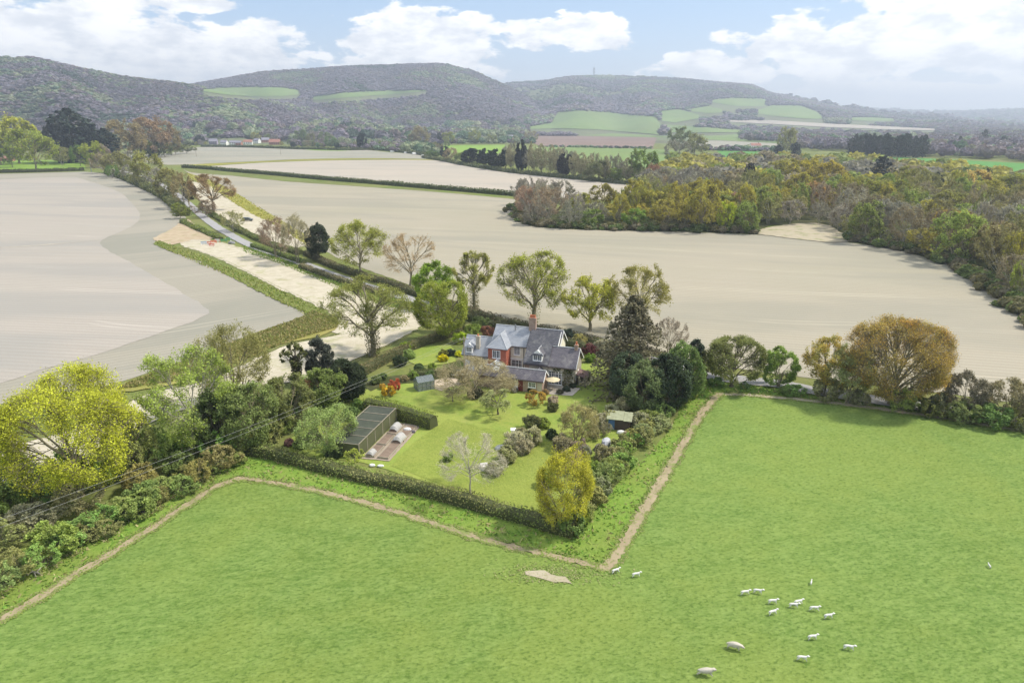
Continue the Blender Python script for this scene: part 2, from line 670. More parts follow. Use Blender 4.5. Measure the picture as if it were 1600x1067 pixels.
def cards_np(C, size, rg, flat=0.35, asp=0.75):
    """leaf quads round centres C, random orientation biased to face up"""
    N = len(C)
    nrm = rg.normal(0, 1, (N, 3))
    nrm[:, 2] = np.abs(nrm[:, 2]) + flat
    nrm = unit(nrm)
    a = unit(np.cross(nrm, rg.normal(0, 1, (N, 3))))
    b = np.cross(nrm, a)
    s = (size * rg.uniform(0.6, 1.35, N))[:, None]
    V = np.stack([C - a * s * .5, C + b * s * .5 * asp, C + a * s * .5, C - b * s * .5 * asp], 1)
    return V.reshape(-1, 3), np.arange(4 * N).reshape(N, 4)


def blades_np(P0, P1, wd, rg):
    """thin flat twigs"""
    N = len(P0)
    d = unit(P1 - P0)
    a = unit(np.cross(d, rg.normal(0, 1, (N, 3)))) * (wd / 2)
    V = np.stack([P0 - a, P0 + a, P1 + a * .35, P1 - a * .35], 1)
    return V.reshape(-1, 3), np.arange(4 * N).reshape(N, 4)


def merge(parts):
    """parts of (V,F) with equal face width -> V,F"""
    Vs, Fs, o = [], [], 0
    for V, F in parts:
        Vs.append(V)
        Fs.append(F + o)
        o += len(V)
    return np.concatenate(Vs), np.concatenate(Fs)


def make_tree(seed, H, Wd, bole=0.22, n=(8, 5, 5, 5), leaves=6, lsize=0.33, trunk_r=None, low=-0.35, bow=0.10,
              twig_w=0.035, bark=None, bare=False, tintv=0.28, scatter=0.6, ivy=0, lean=0.0, flat=0.35, stems=1, warm=0.0,
              lob=0.22, leafm=None, twigs_in_crown=False, top=1.0):
    """returns (trunk mesh, crown mesh) of a broadleaved tree with real limbs, twigs and leaves"""
    rg = np.random.default_rng(seed)
    bark = bark or BARK
    if seed < 100 and leaves:
        leaves, lsize = leaves * 1.6, lsize * .84
    tr = trunk_r or H * 0.026
    cz = H * (bole + (1 - bole) * 0.5)
    rz = H * (1 - bole) * 0.5 * top
    rx = Wd / 2
    ph = rg.uniform(0, 6.28, 6)
    C = np.array([lean * H * 0.3, 0, cz])

    def envr(dirs):
        """uneven crown outline: radius factor for a direction"""
        a = np.arctan2(dirs[:, 1], dirs[:, 0])
        e = np.arcsin(np.clip(dirs[:, 2], -1, 1))
        f = 1 + lob * (0.5 * np.sin(2 * a + ph[0] + 1.5 * e) + 0.4 * np.sin(3 * a + ph[1]) * np.cos(2 * e + ph[2]) + 0.4 * np.sin(5 * a + ph[3] + 3 * e) * np.cos(e))
        return f

    def clampi(P, k=1.0):
        q = (P - C) / np.array([rx, rx, rz])
        r_ = np.linalg.norm(q, axis=1, keepdims=True)
        dd = q / np.maximum(r_, 1e-6)
        m_ = envr(dd)[:, None] * k
        r2 = np.where(r_ > m_, m_ * (0.9 + 0.1 * rg.random(r_.shape)), r_)
        return C + dd * r2 * np.array([rx, rx, rz])
    n1, n2, n3, n4 = n
    i = np.arange(n1)
    az_ = i * 2.39996 + rg.uniform(0, 6.28) + rg.normal(0, 0.25, n1)
    se = low + (1.0 - low) * (i + 0.5) / n1 + rg.normal(0, 0.05, n1)
    se = np.clip(se, -0.8, 0.98)
    ce = np.sqrt(1 - se**2)
    D = np.stack([np.cos(az_) * ce, np.sin(az_) * ce, se], 1)
    T1 = C + D * envr(D)[:, None] * 0.80 * np.array([rx, rx, rz])
    zt = bole * H * (0.75 + 0.5 * rg.random(n1)) + np.clip(se, 0, 1) * H * 0.28 * (0.6 + .4 * rg.random(n1))
    topz = max(zt.max(), bole * H * 1.2)
    # trunk
    K = 7
    tz = np.linspace(0, topz, K)
    tw = np.cumsum(rg.normal(0, tr * 0.35, (K, 2)), 0)
    tw -= tw[0]
    tw[:, 0] += lean * H * 0.3 * (tz / topz)
    tp = np.concatenate([tw, tz[:, None]], 1)
    trunk = []
    for s_ in range(stems):
        off = np.array([0, 0, 0]) if stems == 1 else np.array([rg.normal(0, tr * 2.2), rg.normal(0, tr * 2.2), 0])
        q = tp + off * np.linspace(1, 2.2, K)[:, None]
        V, F = tubes_np(q[None], np.array([tr]), np.array([tr * 0.55]), 8)
        V = V.reshape(K, 8, 3)
        V[0] = q[0] + (V[0] - q[0]) * 1.55          # root flare
        V[0, :, 2] = -0.15
        trunk.append((V.reshape(-1, 3), F))
    base = np.stack([np.interp(zt, tz, tp[:, j]) for j in range(3)], 1)
    bw = np.array([0, 0, 1.0]) * bow
    p1 = curve_polys(base, T1, 7, bw, rg, 0.06)
    L1r = tr * 0.42 * np.ones(n1) * (0.8 + .4 * rg.random(n1))
    V, F = tubes_np(p1, L1r, L1r * 0.28, 5)
    trunk.append((V, F))

    def kids(par, nk, length, tlo, out=0.8):
        N = len(par)
        t = tlo + (1 - tlo) * (np.arange(nk)[None] + rg.random((N, nk))) / nk
        t = np.clip(t, 0, 0.999)
        Kp = par.shape[1]
        f = t * (Kp - 1)
        i0 = np.floor(f).astype(int)
        fr = (f - i0)[..., None]
        ii = np.arange(N)[:, None]
        st = par[ii, i0] * (1 - fr) + par[ii, np.minimum(i0 + 1, Kp - 1)] * fr
        st = st.reshape(-1, 3)
        pd = unit(par[:, -1] - par[:, 0])[:, None].repeat(nk, 1).reshape(-1, 3)
        od = unit(st - C + np.array([0, 0, rz * 0.1]))
        rd = unit(rg.normal(0, 1, st.shape))
        dr = unit(pd * 0.7 + od * out + rd * 0.85 + np.array([0, 0, 0.12]))
        en = st + dr * (length * (0.65 + 0.7 * rg.random(len(st))))[:, None]
        return st, clampi(en)
    Rm = (rx + rz) / 2
    s2, e2 = kids(p1, n2, Rm * 0.55, 0.30)
    p2 = curve_polys(s2, e2, 5, bw * .7, rg, 0.08)
    r2 = np.full(len(p2), tr * 0.17)
    trunk.append(tubes_np(p2, r2, r2 * .35, 4))
    s3, e3 = kids(p2, n3, Rm * 0.32, 0.25)
    p3 = curve_polys(s3, e3, 3, bw * .4, rg, 0.10)
    r3 = np.full(len(p3), max(tr * 0.07, twig_w * .6))
    tp3 = tubes_np(p3, r3, r3 * .45, 3)
    s4, e4 = kids(p3, n4, Rm * 0.17, 0.15)
    t4 = blades_np(s4, e4, twig_w, rg)
    crown, ct = [], []
    tw_t = None
    if bare or twigs_in_crown:
        crown += [tp3, t4]
        k = 0.75 + 0.5 * rg.random((len(tp3[1]) + len(t4[1]), 1))
        tw_t = np.repeat(k, 3, 1)
    else:
        trunk += [tp3, t4]
    mi = [np.zeros(sum(len(c[1]) for c in crown), int)]
    tints = [tw_t] if tw_t is not None else []
    if leaves:
        M = len(s4)
        nl = int(M * leaves)
        k = rg.integers(0, M, nl)
        t = rg.uniform(0.1, 1.15, nl)[:, None]
        Cn = s4[k] * (1 - t) + e4[k] * t + rg.normal(0, 1, (nl, 3)) * scatter * Rm * 0.06
        lc = cards_np(Cn, lsize, rg, flat)
        crown.append(lc)
        # clumps: whole sprays share a tone
        tone = rg.normal(0, tintv * 0.55, len(p2))
        tone = np.clip(1 + tone[(k // (n3 * n4)) % len(p2)] + rg.normal(0, tintv * 0.6, nl), 0.45, 1.7)
        tt = np.repeat(tone[:, None], 3, 1)
        if warm:
            wv = np.clip(rg.normal(0, warm, (len(p2),))[(k // (n3 * n4)) % len(p2)], -0.5, 0.5)
            tt[:, 0] *= 1 + wv
        tints.append(tt)
        mi.append(np.ones(nl, int))
    if ivy:
        ni = ivy
        tt_ = rg.random(ni)
        zi = tt_ * topz * 1.05
        ci = np.stack([np.interp(zi, tz, tp[:, j]) for j in range(3)], 1)
        a = rg.uniform(0, 6.28, ni)
        rr = tr * (1.2 + rg.random(ni) * 1.6)
        ci[:, 0] += np.cos(a) * rr
        ci[:, 1] += np.sin(a) * rr
        ci[:, 2] = zi
        crown.append(cards_np(ci, lsize * 0.9, rg, 0.0))
        g_ = np.repeat(rg.uniform(0.25, 0.5, (ni, 1)), 3, 1)
        tints.append(g_)
        mi.append(np.ones(ni, int))
    V, F = merge(trunk)
    tm = np_mesh('trunk', V, [F], [bark], smooth=True)
    V, F = merge(crown)
    cm = np_mesh('crown', V, [F], [TWIG if bare or twigs_in_crown else (leafm or LEAF), leafm or LEAF], mi=np.concatenate(mi), tint=np.concatenate(tints))
    return tm, cm


def make_conifer(seed, H, Wd, bole=0.06, nb=90, cards=16, csize=0.55, shape='cone', droop=-0.15, bark=None, gap=0.0, tintv=0.3):
    rg = np.random.default_rng(seed)
    bark = bark or BARK_D
    tr = H * 0.018
    z = bole * H + (H * 0.97 - bole * H) * (np.arange(nb) + rg.random(nb)) / nb
    u = (z / H - bole) / (1 - bole)
    if shape == 'cone':
        prof = (1 - u)**0.85 * np.minimum(1, (u + 0.05) * 6)**0.5 + 0.04
    elif shape == 'column':
        prof = np.minimum(1, (1 - u) * 2.2)**0.6 * np.minimum(1, (u + .08) * 4)**0.5
    elif shape == 'pine':
        prof = np.minimum(1, (1 - u) * 2.0)**0.6 * (0.45 + 0.55 * np.minimum(1, u * 2.0))
    else:
        prof = (1 - np.abs(2 * u - 0.9)**2.4)**0.5
        prof = np.nan_to_num(prof, nan=0.1)
    prof = prof * (1 + rg.normal(0, 0.16, nb))
    a = np.arange(nb) * 2.39996 + rg.normal(0, .3, nb)
    L = np.maximum(prof * Wd / 2, 0.15)
    P0 = np.stack([np.zeros(nb), np.zeros(nb), z], 1)
    P1 = P0 + np.stack([np.cos(a) * L, np.sin(a) * L, droop * L + rg.normal(0, .06, nb) * L], 1)
    br = curve_polys(P0, P1, 4, np.array([0, 0, 0.08 if droop < 0 else -0.05]), rg, 0.04)
    V1, F1 = tubes_np(br, np.full(nb, tr * .28), np.full(nb, tr * .08), 3)
    tp = np.stack([np.zeros(5), np.zeros(5), np.linspace(-.1, H * .98, 5)], 1)
    V0, F0 = tubes_np(tp[None], np.array([tr * 1.1]), np.array([tr * .12]), 7)
    V, F = merge([(V0, F0), (V1, F1)])
    tm = np_mesh('trunk', V, [F], [bark], smooth=True)
    nc = nb * cards
    k = np.repeat(np.arange(nb), cards)
    t = (1 - rg.random(nc)**1.6 * (1 - 0.2))[:, None]
    c = P0[k] * (1 - t) + P1[k] * t
    side = np.stack([-np.sin(a[k]), np.cos(a[k]), np.zeros(nc)], 1)
    c += side * (rg.normal(0, .22, nc) * L[k] * (1.15 - t[:, 0]))[:, None]
    c[:, 2] += rg.normal(-0.1, 0.25, nc) * np.minimum(L[k], 2) * 0.5
    keep = rg.random(nc) > gap
    c, k = c[keep], k[keep]
    lc = cards_np(c, csize, rg, 0.5, 0.6)
    tone = np.clip(1 + rg.normal(0, tintv * .6, nb)[k] + rg.normal(0, tintv * .5, len(k)), .4, 1.8)
    core_t = np.linspace(0, 1, 9)
    cm = np_mesh('crown', lc[0], [lc[1]], [NEEDLE], tint=np.repeat(tone[:, None], 3, 1))
    return tm, cm


def plant(name, meshes, loc, rz=0.0, sc=(1, 1, 1), col=(0.1, 0.14, 0.03), label=None, cat='tree', group=None, parts=('trunk', 'crown')):
    e = empty(name, (loc[0], loc[1], loc[2] if len(loc) > 2 else 0.0), rz)
    e.scale = sc if isinstance(sc, tuple) else (sc, sc, sc)
    t = link(parts[0], meshes[0], e)
    c = link(parts[1], meshes[1], e)
    c.color = (*col, 1)
    tag(e, label, cat, group)
    return e


def px_size(bx, by, ty, wpx):
    """ground place, height and crown width (m) of something whose foot, top row and width the photo shows"""
    x, y = G(bx, by)
    lo, hi = 0.0, 60.0
    for _ in range(40):
        mid = (lo + hi) / 2
        if proj(x, y, mid)[1] > ty:
            lo = mid
        else:
            hi = mid
    d = proj(x, y, hi / 2)[2]
    return (x, y), hi, wpx * d / FPX


def hedge_mesh(pts, wd, h, seed, dens=18, csize=0.28, col=((0.09, 0.12, 0.03), (0.14, 0.13, 0.05)), uneven=0.12, core=(0.085, 0.095, 0.04), name='hedge', side_wave=0.1, stick=0.0):
    """clipped or rough hedge along a world polyline: a solid twiggy core under many leaf-sized faces"""
    rg = np.random.default_rng(seed)
    q = dens_poly(pts, 0.9, 0, seed, closed=False)
    q = np.array([(p.x, p.y) for p in q])
    n = len(q)
    d = unit(np.gradient(q, axis=0))
    nr = np.stack([-d[:, 1], d[:, 0]], 1)
    s = np.concatenate([[0], np.cumsum(np.linalg.norm(np.diff(q, axis=0), axis=1))])
    hv = h * (1 + uneven * (np.sin(s * .7 + rg.uniform(0, 6)) * .5 + np.sin(s * .23 + 1) * .6 + rg.normal(0, .35, n)))
    wv = wd * (1 + side_wave * np.sin(s * .31 + rg.uniform(0, 6)) + rg.normal(0, side_wave * .5, n))
    prof = np.array([(-.5, 0), (-.5, .6), (-.36, .9), (0, .97), (.36, .9), (.5, .6), (.5, 0)])
    V = np.zeros((n, 7, 3))
    for j, (a, b) in enumerate(prof):
        V[:, j, 0] = q[:, 0] + nr[:, 0] * a * wv * .86
        V[:, j, 1] = q[:, 1] + nr[:, 1] * a * wv * .86
        V[:, j, 2] = b * hv * .9 - (0.02 if b == 0 else 0)
    V[:, :, :2] += rg.normal(0, .03, (n, 7, 2))
    idx = np.arange(n * 7).reshape(n, 7)
    F = np.stack([idx[:-1, :-1], idx[1:, :-1], idx[1:, 1:], idx[:-1, 1:]], -1).reshape(-1, 4)
    caps = np.array([idx[0, [0, 1, 5, 6]], idx[0, [1, 2, 4, 5]], idx[-1, [6, 5, 1, 0]], idx[-1, [5, 4, 2, 1]]])
    F = np.concatenate([F, caps])
    cv_ = V.reshape(-1, 3)
    L = s[-1]
    N = int(L * (wd + 2 * h) * dens)
    t = rg.uniform(0, L, N)
    x = np.interp(t, s, q[:, 0])
    y = np.interp(t, s, q[:, 1])
    nx = np.interp(t, s, nr[:, 0])
    ny = np.interp(t, s, nr[:, 1])
    hh = np.interp(t, s, hv)
    ww = np.interp(t, s, wv)
    pa = rg.uniform(0, 1, N) * (wd + 2 * h)
    side = pa < h
    side2 = pa > h + wd
    top = ~(side | side2)
    a = np.where(side, -.5, np.where(side2, .5, (pa - h) / wd - .5))
    zz = np.where(top, hh * (1.0 - 0.1 * np.abs(a * 2)**3), rg.uniform(0.02, 1, N) * hh)
    a = np.where(top, a, a * (1 - .15 * (zz / hh)**3))
    C = np.stack([x + nx * a * ww, y + ny * a * ww, zz], 1) + rg.normal(0, csize * .28, (N, 3))
    C[:, 2] = np.maximum(C[:, 2], .03)
    LV, LF = cards_np(C, csize, rg, 0.2)
    c0, c1 = np.array(col[0]), np.array(col[1])
    patchn = (np.sin(t * .5 + seed) + np.sin(t * .17 + 2 * seed) + rg.normal(0, 1.2, N)) * .25 + .5
    patchn = np.clip(patchn, 0, 1)[:, None]
    tint = (c0 * (1 - patchn) + c1 * patchn) * rg.uniform(.65, 1.35, (N, 1))
    VV, FF = merge([(cv_, F), (LV, LF)])
    tt = np.concatenate([np.repeat(np.array([core]), len(F), 0), tint])
    return np_mesh(name, VV, [FF], [LEAF_T], tint=tt)


def hedge(pxpts, wd, h, seed, label, group=None, name='hedge', world=False, **kw):
    pts = pxpts if world else [G(*p) for p in pxpts]
    o = link(name, hedge_mesh(pts, wd, h, seed, **kw))
    tag(o, label, 'hedge', group)
    return o


# far-tree templates for masses of wood: clumps of leaf-spray faces round a rough core
def crown_template(seed, ncards, csize, kind='round', core=True, flat=.3):
    rg = np.random.default_rng(seed)
    D = unit(rg.normal(0, 1, (ncards, 3)))
    D[:, 2] = np.abs(D[:, 2]) * 1.1 - 0.35
    ph = rg.uniform(0, 6, 4)
    r_ = 0.82 + 0.18 * rg.random(ncards) + 0.12 * np.sin(3 * np.arctan2(D[:, 1], D[:, 0]) + ph[0]) + .08 * np.sin(5 * D[:, 2] * 2 + ph[1])
    if kind == 'cone':
        zc = rg.random(ncards)
        aa = rg.uniform(0, 6.28, ncards)
        rad = (1 - zc) * .42 + .04
        C = np.stack([np.cos(aa) * rad, np.sin(aa) * rad, zc * 1.0 + .05], 1)
    else:
        C = D * r_[:, None] * np.array([.5, .5, .42]) + np.array([0, 0, .55])
    V, F = cards_np(C, csize, rg, flat, .8)
    parts = [(V, F)]
    nc = 0
    if core:
        # rough faceted core (quads of a squashed lat/long ball)
        K, M = 4, 6
        vs = []
        for i in range(K):
            t = -.9 + 1.8 * i / (K - 1)
            rr = math.sqrt(max(0, 1 - t * t)) * .42 + .03
            if kind == 'cone':
                rr = (1 - (t + .9) / 1.8) * .33 + .02
            for j in range(M):
                a = 6.283 * j / M + i * .5
                k = rr * (1 + .2 * math.sin(a * 2 + ph[2] + i))
                vs.append((math.cos(a) * k, math.sin(a) * k, .5 + t * (.36 if kind != 'cone' else .47)))
        fs = [(i * M + j, i * M + (j + 1) % M, (i + 1) * M + (j + 1) % M, (i + 1) * M + j) for i in range(K - 1) for j in range(M)]
        parts.append((np.array(vs), np.array(fs)))
        nc = len(fs)
    V, F = merge(parts)
    shade = np.concatenate([rg.uniform(.85, 1.15, ncards), np.full(nc, .85)])
    return V, F, shade


def mass(name, temps, P, Sx, Sz, cols, seed, label, mat=None, kind='stuff'):
    """one merged object from many copies of templates. P (n,3), Sx,Sz (n,), cols (n,3)"""
    rg = np.random.default_rng(seed)
    n = len(P)
    if n == 0:
        return None
    P = np.asarray(P, float)
    which = rg.integers(0, len(temps), n)
    Vs, Fs, Ts, off = [], [], [], 0
    for ti, (V, F, sh) in enumerate(temps):
        I = np.where(which == ti)[0]
        if len(I) == 0:
            continue
        a = rg.uniform(0, 6.28, len(I))
        ca, sa = np.cos(a)[:, None], np.sin(a)[:, None]
        X = V[None, :, 0] * ca - V[None, :, 1] * sa
        Y = V[None, :, 0] * sa + V[None, :, 1] * ca
        Z = np.repeat(V[None, :, 2], len(I), 0)
        VV = np.stack([X * Sx[I][:, None] + P[I, 0:1], Y * Sx[I][:, None] + P[I, 1:2], Z * Sz[I][:, None] + P[I, 2:3]], -1).reshape(-1, 3)
        FF = (F[None] + (np.arange(len(I)) * len(V))[:, None, None]).reshape(-1, 4) + off
        off += len(VV)
        Vs.append(VV)
        Fs.append(FF)
        Ts.append((cols[I][:, None, :] * sh[None, :, None]).reshape(-1, 3))
    me = np_mesh(name, np.concatenate(Vs), [np.concatenate(Fs)], [mat or LEAF_T], tint=np.concatenate(Ts))
    o = link(name, me)
    tag(o, label, None, None, kind)
    return o

# ------------------------------------------------------------------ the land: valley floor and hills in one sheet
FH = FPX / math.cos(TH)


def az_of(px):
    return math.atan((px - 800.0) / FH)


def z_at(py, Y):
    v = py - 533.5
    t = Y / (FPX * math.cos(TH) - v * math.sin(TH))
    return CAM_H + t * (-FPX * math.sin(TH) - v * math.cos(TH))


LAY = [  # ridge outline, distance of foot and of ridge, shape of the slope
    dict(p=[(-700, 95), (-400, 70), (-200, 78), (0, 88), (60, 90), (120, 105), (200, 122), (250, 129), (300, 135), (360, 146), (430, 160), (500, 176), (580, 196), (620, 205)], r0=1450, r1=2300),
    dict(p=[(120, 205), (200, 160), (300, 135), (420, 114), (560, 105), (690, 101), (740, 113), (782, 133), (822, 152), (850, 172), (866, 188), (885, 206)], r0=2000, r1=3300),
    dict(p=[(560, 205), (650, 160), (740, 142), (800, 131), (850, 128), (885, 122), (930, 120), (1000, 121), (1060, 125), (1120, 131), (1170, 135), (1200, 147), (1230, 153), (1290, 166), (1320, 171), (1400, 181), (1500, 190), (1600, 200)], r0=2150, r1=4600),
    dict(p=[(-900, 186), (900, 182), (1250, 171), (1350, 172), (1420, 176), (1500, 177), (1570, 175), (1600, 173), (1800, 170), (2300, 182), (2600, 188)], r0=5600, r1=9000),
]
for L_ in LAY:
    aa_ = []
    zz_ = []
    for px, py in L_['p']:
        a = az_of(px)
        Y = L_['r1'] * math.cos(a)
        aa_.append(a)
        zz_.append(max(0.0, z_at(py, Y)))
    L_['a'] = np.array(aa_)
    L_['z'] = np.array(zz_)
    L_['z'][0] = min(L_['z'][0], L_['z'][0])


def terr(x, y):
    """height of the land (vectorised)"""
    x = np.asarray(x, float)
    y = np.asarray(y, float)
    r_ = np.hypot(x, y)
    a = np.arctan2(x, y)
    z = np.zeros_like(r_)
    for i, L_ in enumerate(LAY):
        zr = np.interp(a, L_['a'], L_['z'], left=L_['z'][0] if i in (0, 3) else 0, right=L_['z'][-1] if i == 3 else 0)
        wob = 1 + 0.05 * np.sin(a * 37 + i) + 0.04 * np.sin(a * 71 + 2 * i)
        r0, r1 = L_['r0'] * wob, L_['r1']
        t = np.clip((r_ - r0) / (r1 - r0), 0, 1)
        s_ = 0.62 * t + 0.38 * (3 * t**2 - 2 * t**3)
        back = np.clip((r_ - r1) / (r1 * 0.5), 0, 1)
        zi = zr * s_ * (1 - 0.75 * (3 * back**2 - 2 * back**3))
        gul = np.sin(a * 55 + i * 2 + 0.8 * np.sin(r_ * .004)) * 0.06 + np.sin(a * 23 + r_ * .0018) * 0.05
        zi = zi * (1 + gul * np.sin(np.pi * t))
        fade = np.clip((r_ - 700) / 600, 0, 1)
        z = np.maximum(z, zi * fade)
    return z


def hit(px, py):
    """where the line of sight of a photo pixel meets the land"""
    a = px - 800.0
    v = py - 533.5
    dy = FPX * math.cos(TH) - v * math.sin(TH)
    dzz = -FPX * math.sin(TH) - v * math.cos(TH)
    Y = np.arange(1000, 12000, 8.0)
    X = a / dy * Y
    Z = CAM_H + dzz / dy * Y
    T = terr(X, Y)
    k = np.where(Z <= T)[0]
    if len(k) == 0:
        return None
    k = k[0]
    return X[k], Y[k], T[k]


def land_sheet():
    az_l = np.concatenate([np.radians(np.arange(-52, 52.01, 0.4))])
    rr = np.concatenate([[25, 60, 120, 250, 450, 700, 1000, 1200], np.arange(1300, 5200, 45.0), np.arange(5200, 9800, 150.0), [10200, 10700, 11200]])
    back = np.radians(np.arange(60, 301, 8))
    A = np.concatenate([az_l, back])
    n = len(A)
    V = [(0, 0, 0)]
    AA, RR = np.meshgrid(A, rr)
    X = RR * np.sin(AA)
    Y = RR * np.cos(AA)
    Z = terr(X, Y)
    Z[RR > 11000] = 0
    V = np.concatenate([[[0, 0, 0]], np.stack([X, Y, Z], -1).reshape(-1, 3)])
    idx = 1 + np.arange(n * len(rr)).reshape(len(rr), n)
    Q = np.stack([idx[:-1], np.roll(idx, -1, 1)[:-1], np.roll(idx, -1, 1)[1:], idx[1:]], -1).reshape(-1, 4)
    T = np.stack([np.zeros(n, int), np.roll(idx[0], -1), idx[0]], -1)
    Q = Q[:, ::-1]
    mi = np.concatenate([(np.repeat(rr[:-1], n) >= 1250).astype(int), np.zeros(n, int)])
    me = np_mesh('ground', V, [Q, T], [MEADOW, DOWN], mi=mi, smooth=True)
    o = link('ground', me)
    tag(o, 'rough green ground running out to the wooded hills', None, None, 'structure')
    return o


MEADOW = grass_mat('meadow_grass', (0.085, 0.125, 0.028), (0.17, 0.20, 0.055), (0.19, 0.18, 0.07), 0.6, 0.7, patch=0.05)
DOWN = grass_mat('downland_grass', (0.12, 0.15, 0.07), (0.16, 0.18, 0.09), (0.13, 0.12, 0.08), 0.02, 0.0, patch=0.004)
PASTURE = grass_mat('pasture_grass', (0.108, 0.183, 0.037), (0.192, 0.272, 0.070), (0.205, 0.258, 0.055), 0.9, 1.0, (0.45, 1.0, 1.0), R(-12), 0.030, bdist=0.30, fleck=0.6)
MARGIN = grass_mat('margin_grass', (0.11, 0.195, 0.03), (0.18, 0.28, 0.045), (0.21, 0.25, 0.06), 1.2, 0.8, patch=0.12, dry=0.18, fleck=0.4)
LAWN = grass_mat('lawn_grass', (0.165, 0.24, 0.042), (0.225, 0.29, 0.058), (0.29, 0.31, 0.075), 1.2, 0.5, patch=0.14, dry=.15, bdist=0.08, fleck=.22)
LAWN2 = grass_mat('long_grass', (0.155, 0.205, 0.038), (0.225, 0.27, 0.055), (0.24, 0.27, 0.06), 1.3, 0.8, patch=0.2, fleck=.4)
BANK = grass_mat('bank_grass', (0.13, 0.15, 0.03), (0.24, 0.24, 0.06), (0.30, 0.26, 0.09), 0.8, 0.8, patch=0.10, dry=0.3)
YGRASS = grass_mat('yellow_bank_grass', (0.19, 0.20, 0.035), (0.30, 0.28, 0.06), (0.22, 0.20, 0.05), 0.5, 0.6, patch=0.08)
FAR_G = grass_mat('far_grass', (0.125, 0.19, 0.06), (0.175, 0.25, 0.08), (0.19, 0.235, 0.085), 0.08, 0.1, patch=0.01)
BRIGHT_G = grass_mat('bright_far_grass', (0.14, 0.25, 0.035), (0.20, 0.32, 0.05), (0.22, 0.30, 0.06), 0.08, 0.1, patch=0.01)
WHEAT_G = grass_mat('far_corn_grass', (0.07, 0.20, 0.04), (0.095, 0.245, 0.055), (0.10, 0.21, 0.05), 0.08, 0.1, patch=0.01)
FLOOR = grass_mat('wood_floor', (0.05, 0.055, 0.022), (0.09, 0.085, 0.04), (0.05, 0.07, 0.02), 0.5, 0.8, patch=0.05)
SOIL = soil_mat('pale_soil', (0.368, 0.328, 0.252), (0.333, 0.308, 0.228), (0.397, 0.361, 0.287), R(14), rowk=0.5)
SOIL_HEAD = soil_mat('headland_soil', (0.319, 0.295, 0.236), (0.338, 0.311, 0.256), (0.357, 0.331, 0.269), R(-35), rowk=0.4)
SOIL_IN = soil_mat('drilled_soil', (0.390, 0.351, 0.305), (0.377, 0.344, 0.294), (0.334, 0.303, 0.257), R(8), rowk=0.55)
SOIL_PINK = soil_mat('pinkish_soil', (0.437, 0.383, 0.315), (0.415, 0.373, 0.311), (0.452, 0.403, 0.335), R(10), rowk=0.3)
SOIL_FAR = soil_mat('greyish_soil', (0.345, 0.324, 0.257), (0.330, 0.309, 0.250), (0.374, 0.347, 0.282), R(0), rowk=0.3)
SOIL_BROWN = soil_mat('brown_soil', (0.23, 0.165, 0.135), (0.26, 0.19, 0.16), (0.30, 0.22, 0.18), R(-6), rowk=0.5)
CHALK = chalk_mat('chalk_soil', (0.52, 0.47, 0.37), (0.38, 0.335, 0.24), (0.30, 0.30, 0.14), .6, tr=R(-28))
TAN = chalk_mat('tan_soil', (0.45, 0.37, 0.26), (0.34, 0.25, 0.16), (0.26, 0.25, 0.11), 0.7)
TRACK = chalk_mat('worn_track', (0.36, 0.295, 0.19), (0.26, 0.21, 0.13), (0.18, 0.24, 0.06), 0.9, R(25))
TRACK2 = chalk_mat('pale_worn_track', (0.43, 0.38, 0.28), (0.33, 0.27, 0.18), (0.22, 0.25, 0.09), 0.4, R(-8))
m_, nt_ = new_mat('lane_asphalt')
nn_ = nt_.noise(nt_.pos(), 0.5, 5, 0.6)
n2_ = nt_.noise(nt_.pos(), 8, 3, 0.6)
finish(nt_, nt_.mix(nt_.m('ADD', nt_.m('MULTIPLY', nn_, .7), nt_.m('MULTIPLY', n2_, .3)), (0.24, 0.235, 0.235), (0.40, 0.385, 0.37)), 0.85, n2_, 0.2, 0.02, 0.2)
ASPHALT = m_

land_sheet()

# left bare field with its darker turning headland
sheet('left_field', [(-500, 276), (0, 272), (60, 270.5), (132, 268.5), (160, 271), (190, 278), (214, 288), (246, 303), (271, 319), (288, 338), (291, 343), (281, 351), (264, 361),
                     (250, 371), (242, 379), (262, 388), (315, 406), (371, 435), (427, 463), (468, 479), (490, 485.5), (470, 496), (432, 509), (385, 526), (330, 553), (250, 577), (170, 602),
                     (90, 614), (0, 632), (-250, 690), (-700, 760)], SOIL_HEAD, 0.05, 3, 0.25, 'pale bare ploughed field on the left, its headland a shade darker')
sheet('left_field_inside', [(-500, 290), (0, 281), (60, 278), (118, 277), (163, 291), (190, 303), (207, 319), (217.5, 333), (218, 344), (198, 358), (158, 377), (172, 393), (205, 411), (240, 431),
                            (287, 459), (322, 480), (326, 490), (300, 503), (230, 528), (150, 555), (60, 580), (0, 600), (-300, 660), (-700, 730)], SOIL_IN, 0.09, 3, 0.3, 'drilled paler inside of the left field with fine rows')
ribbon('field_scar', [(-300, 400), (-60, 391), (0, 387.5), (60, 384), (110, 379.5), (156, 375)], 1.6, SOIL_PINK, 0.13, 0.3, 3, 'pale tractor scar across the left field')

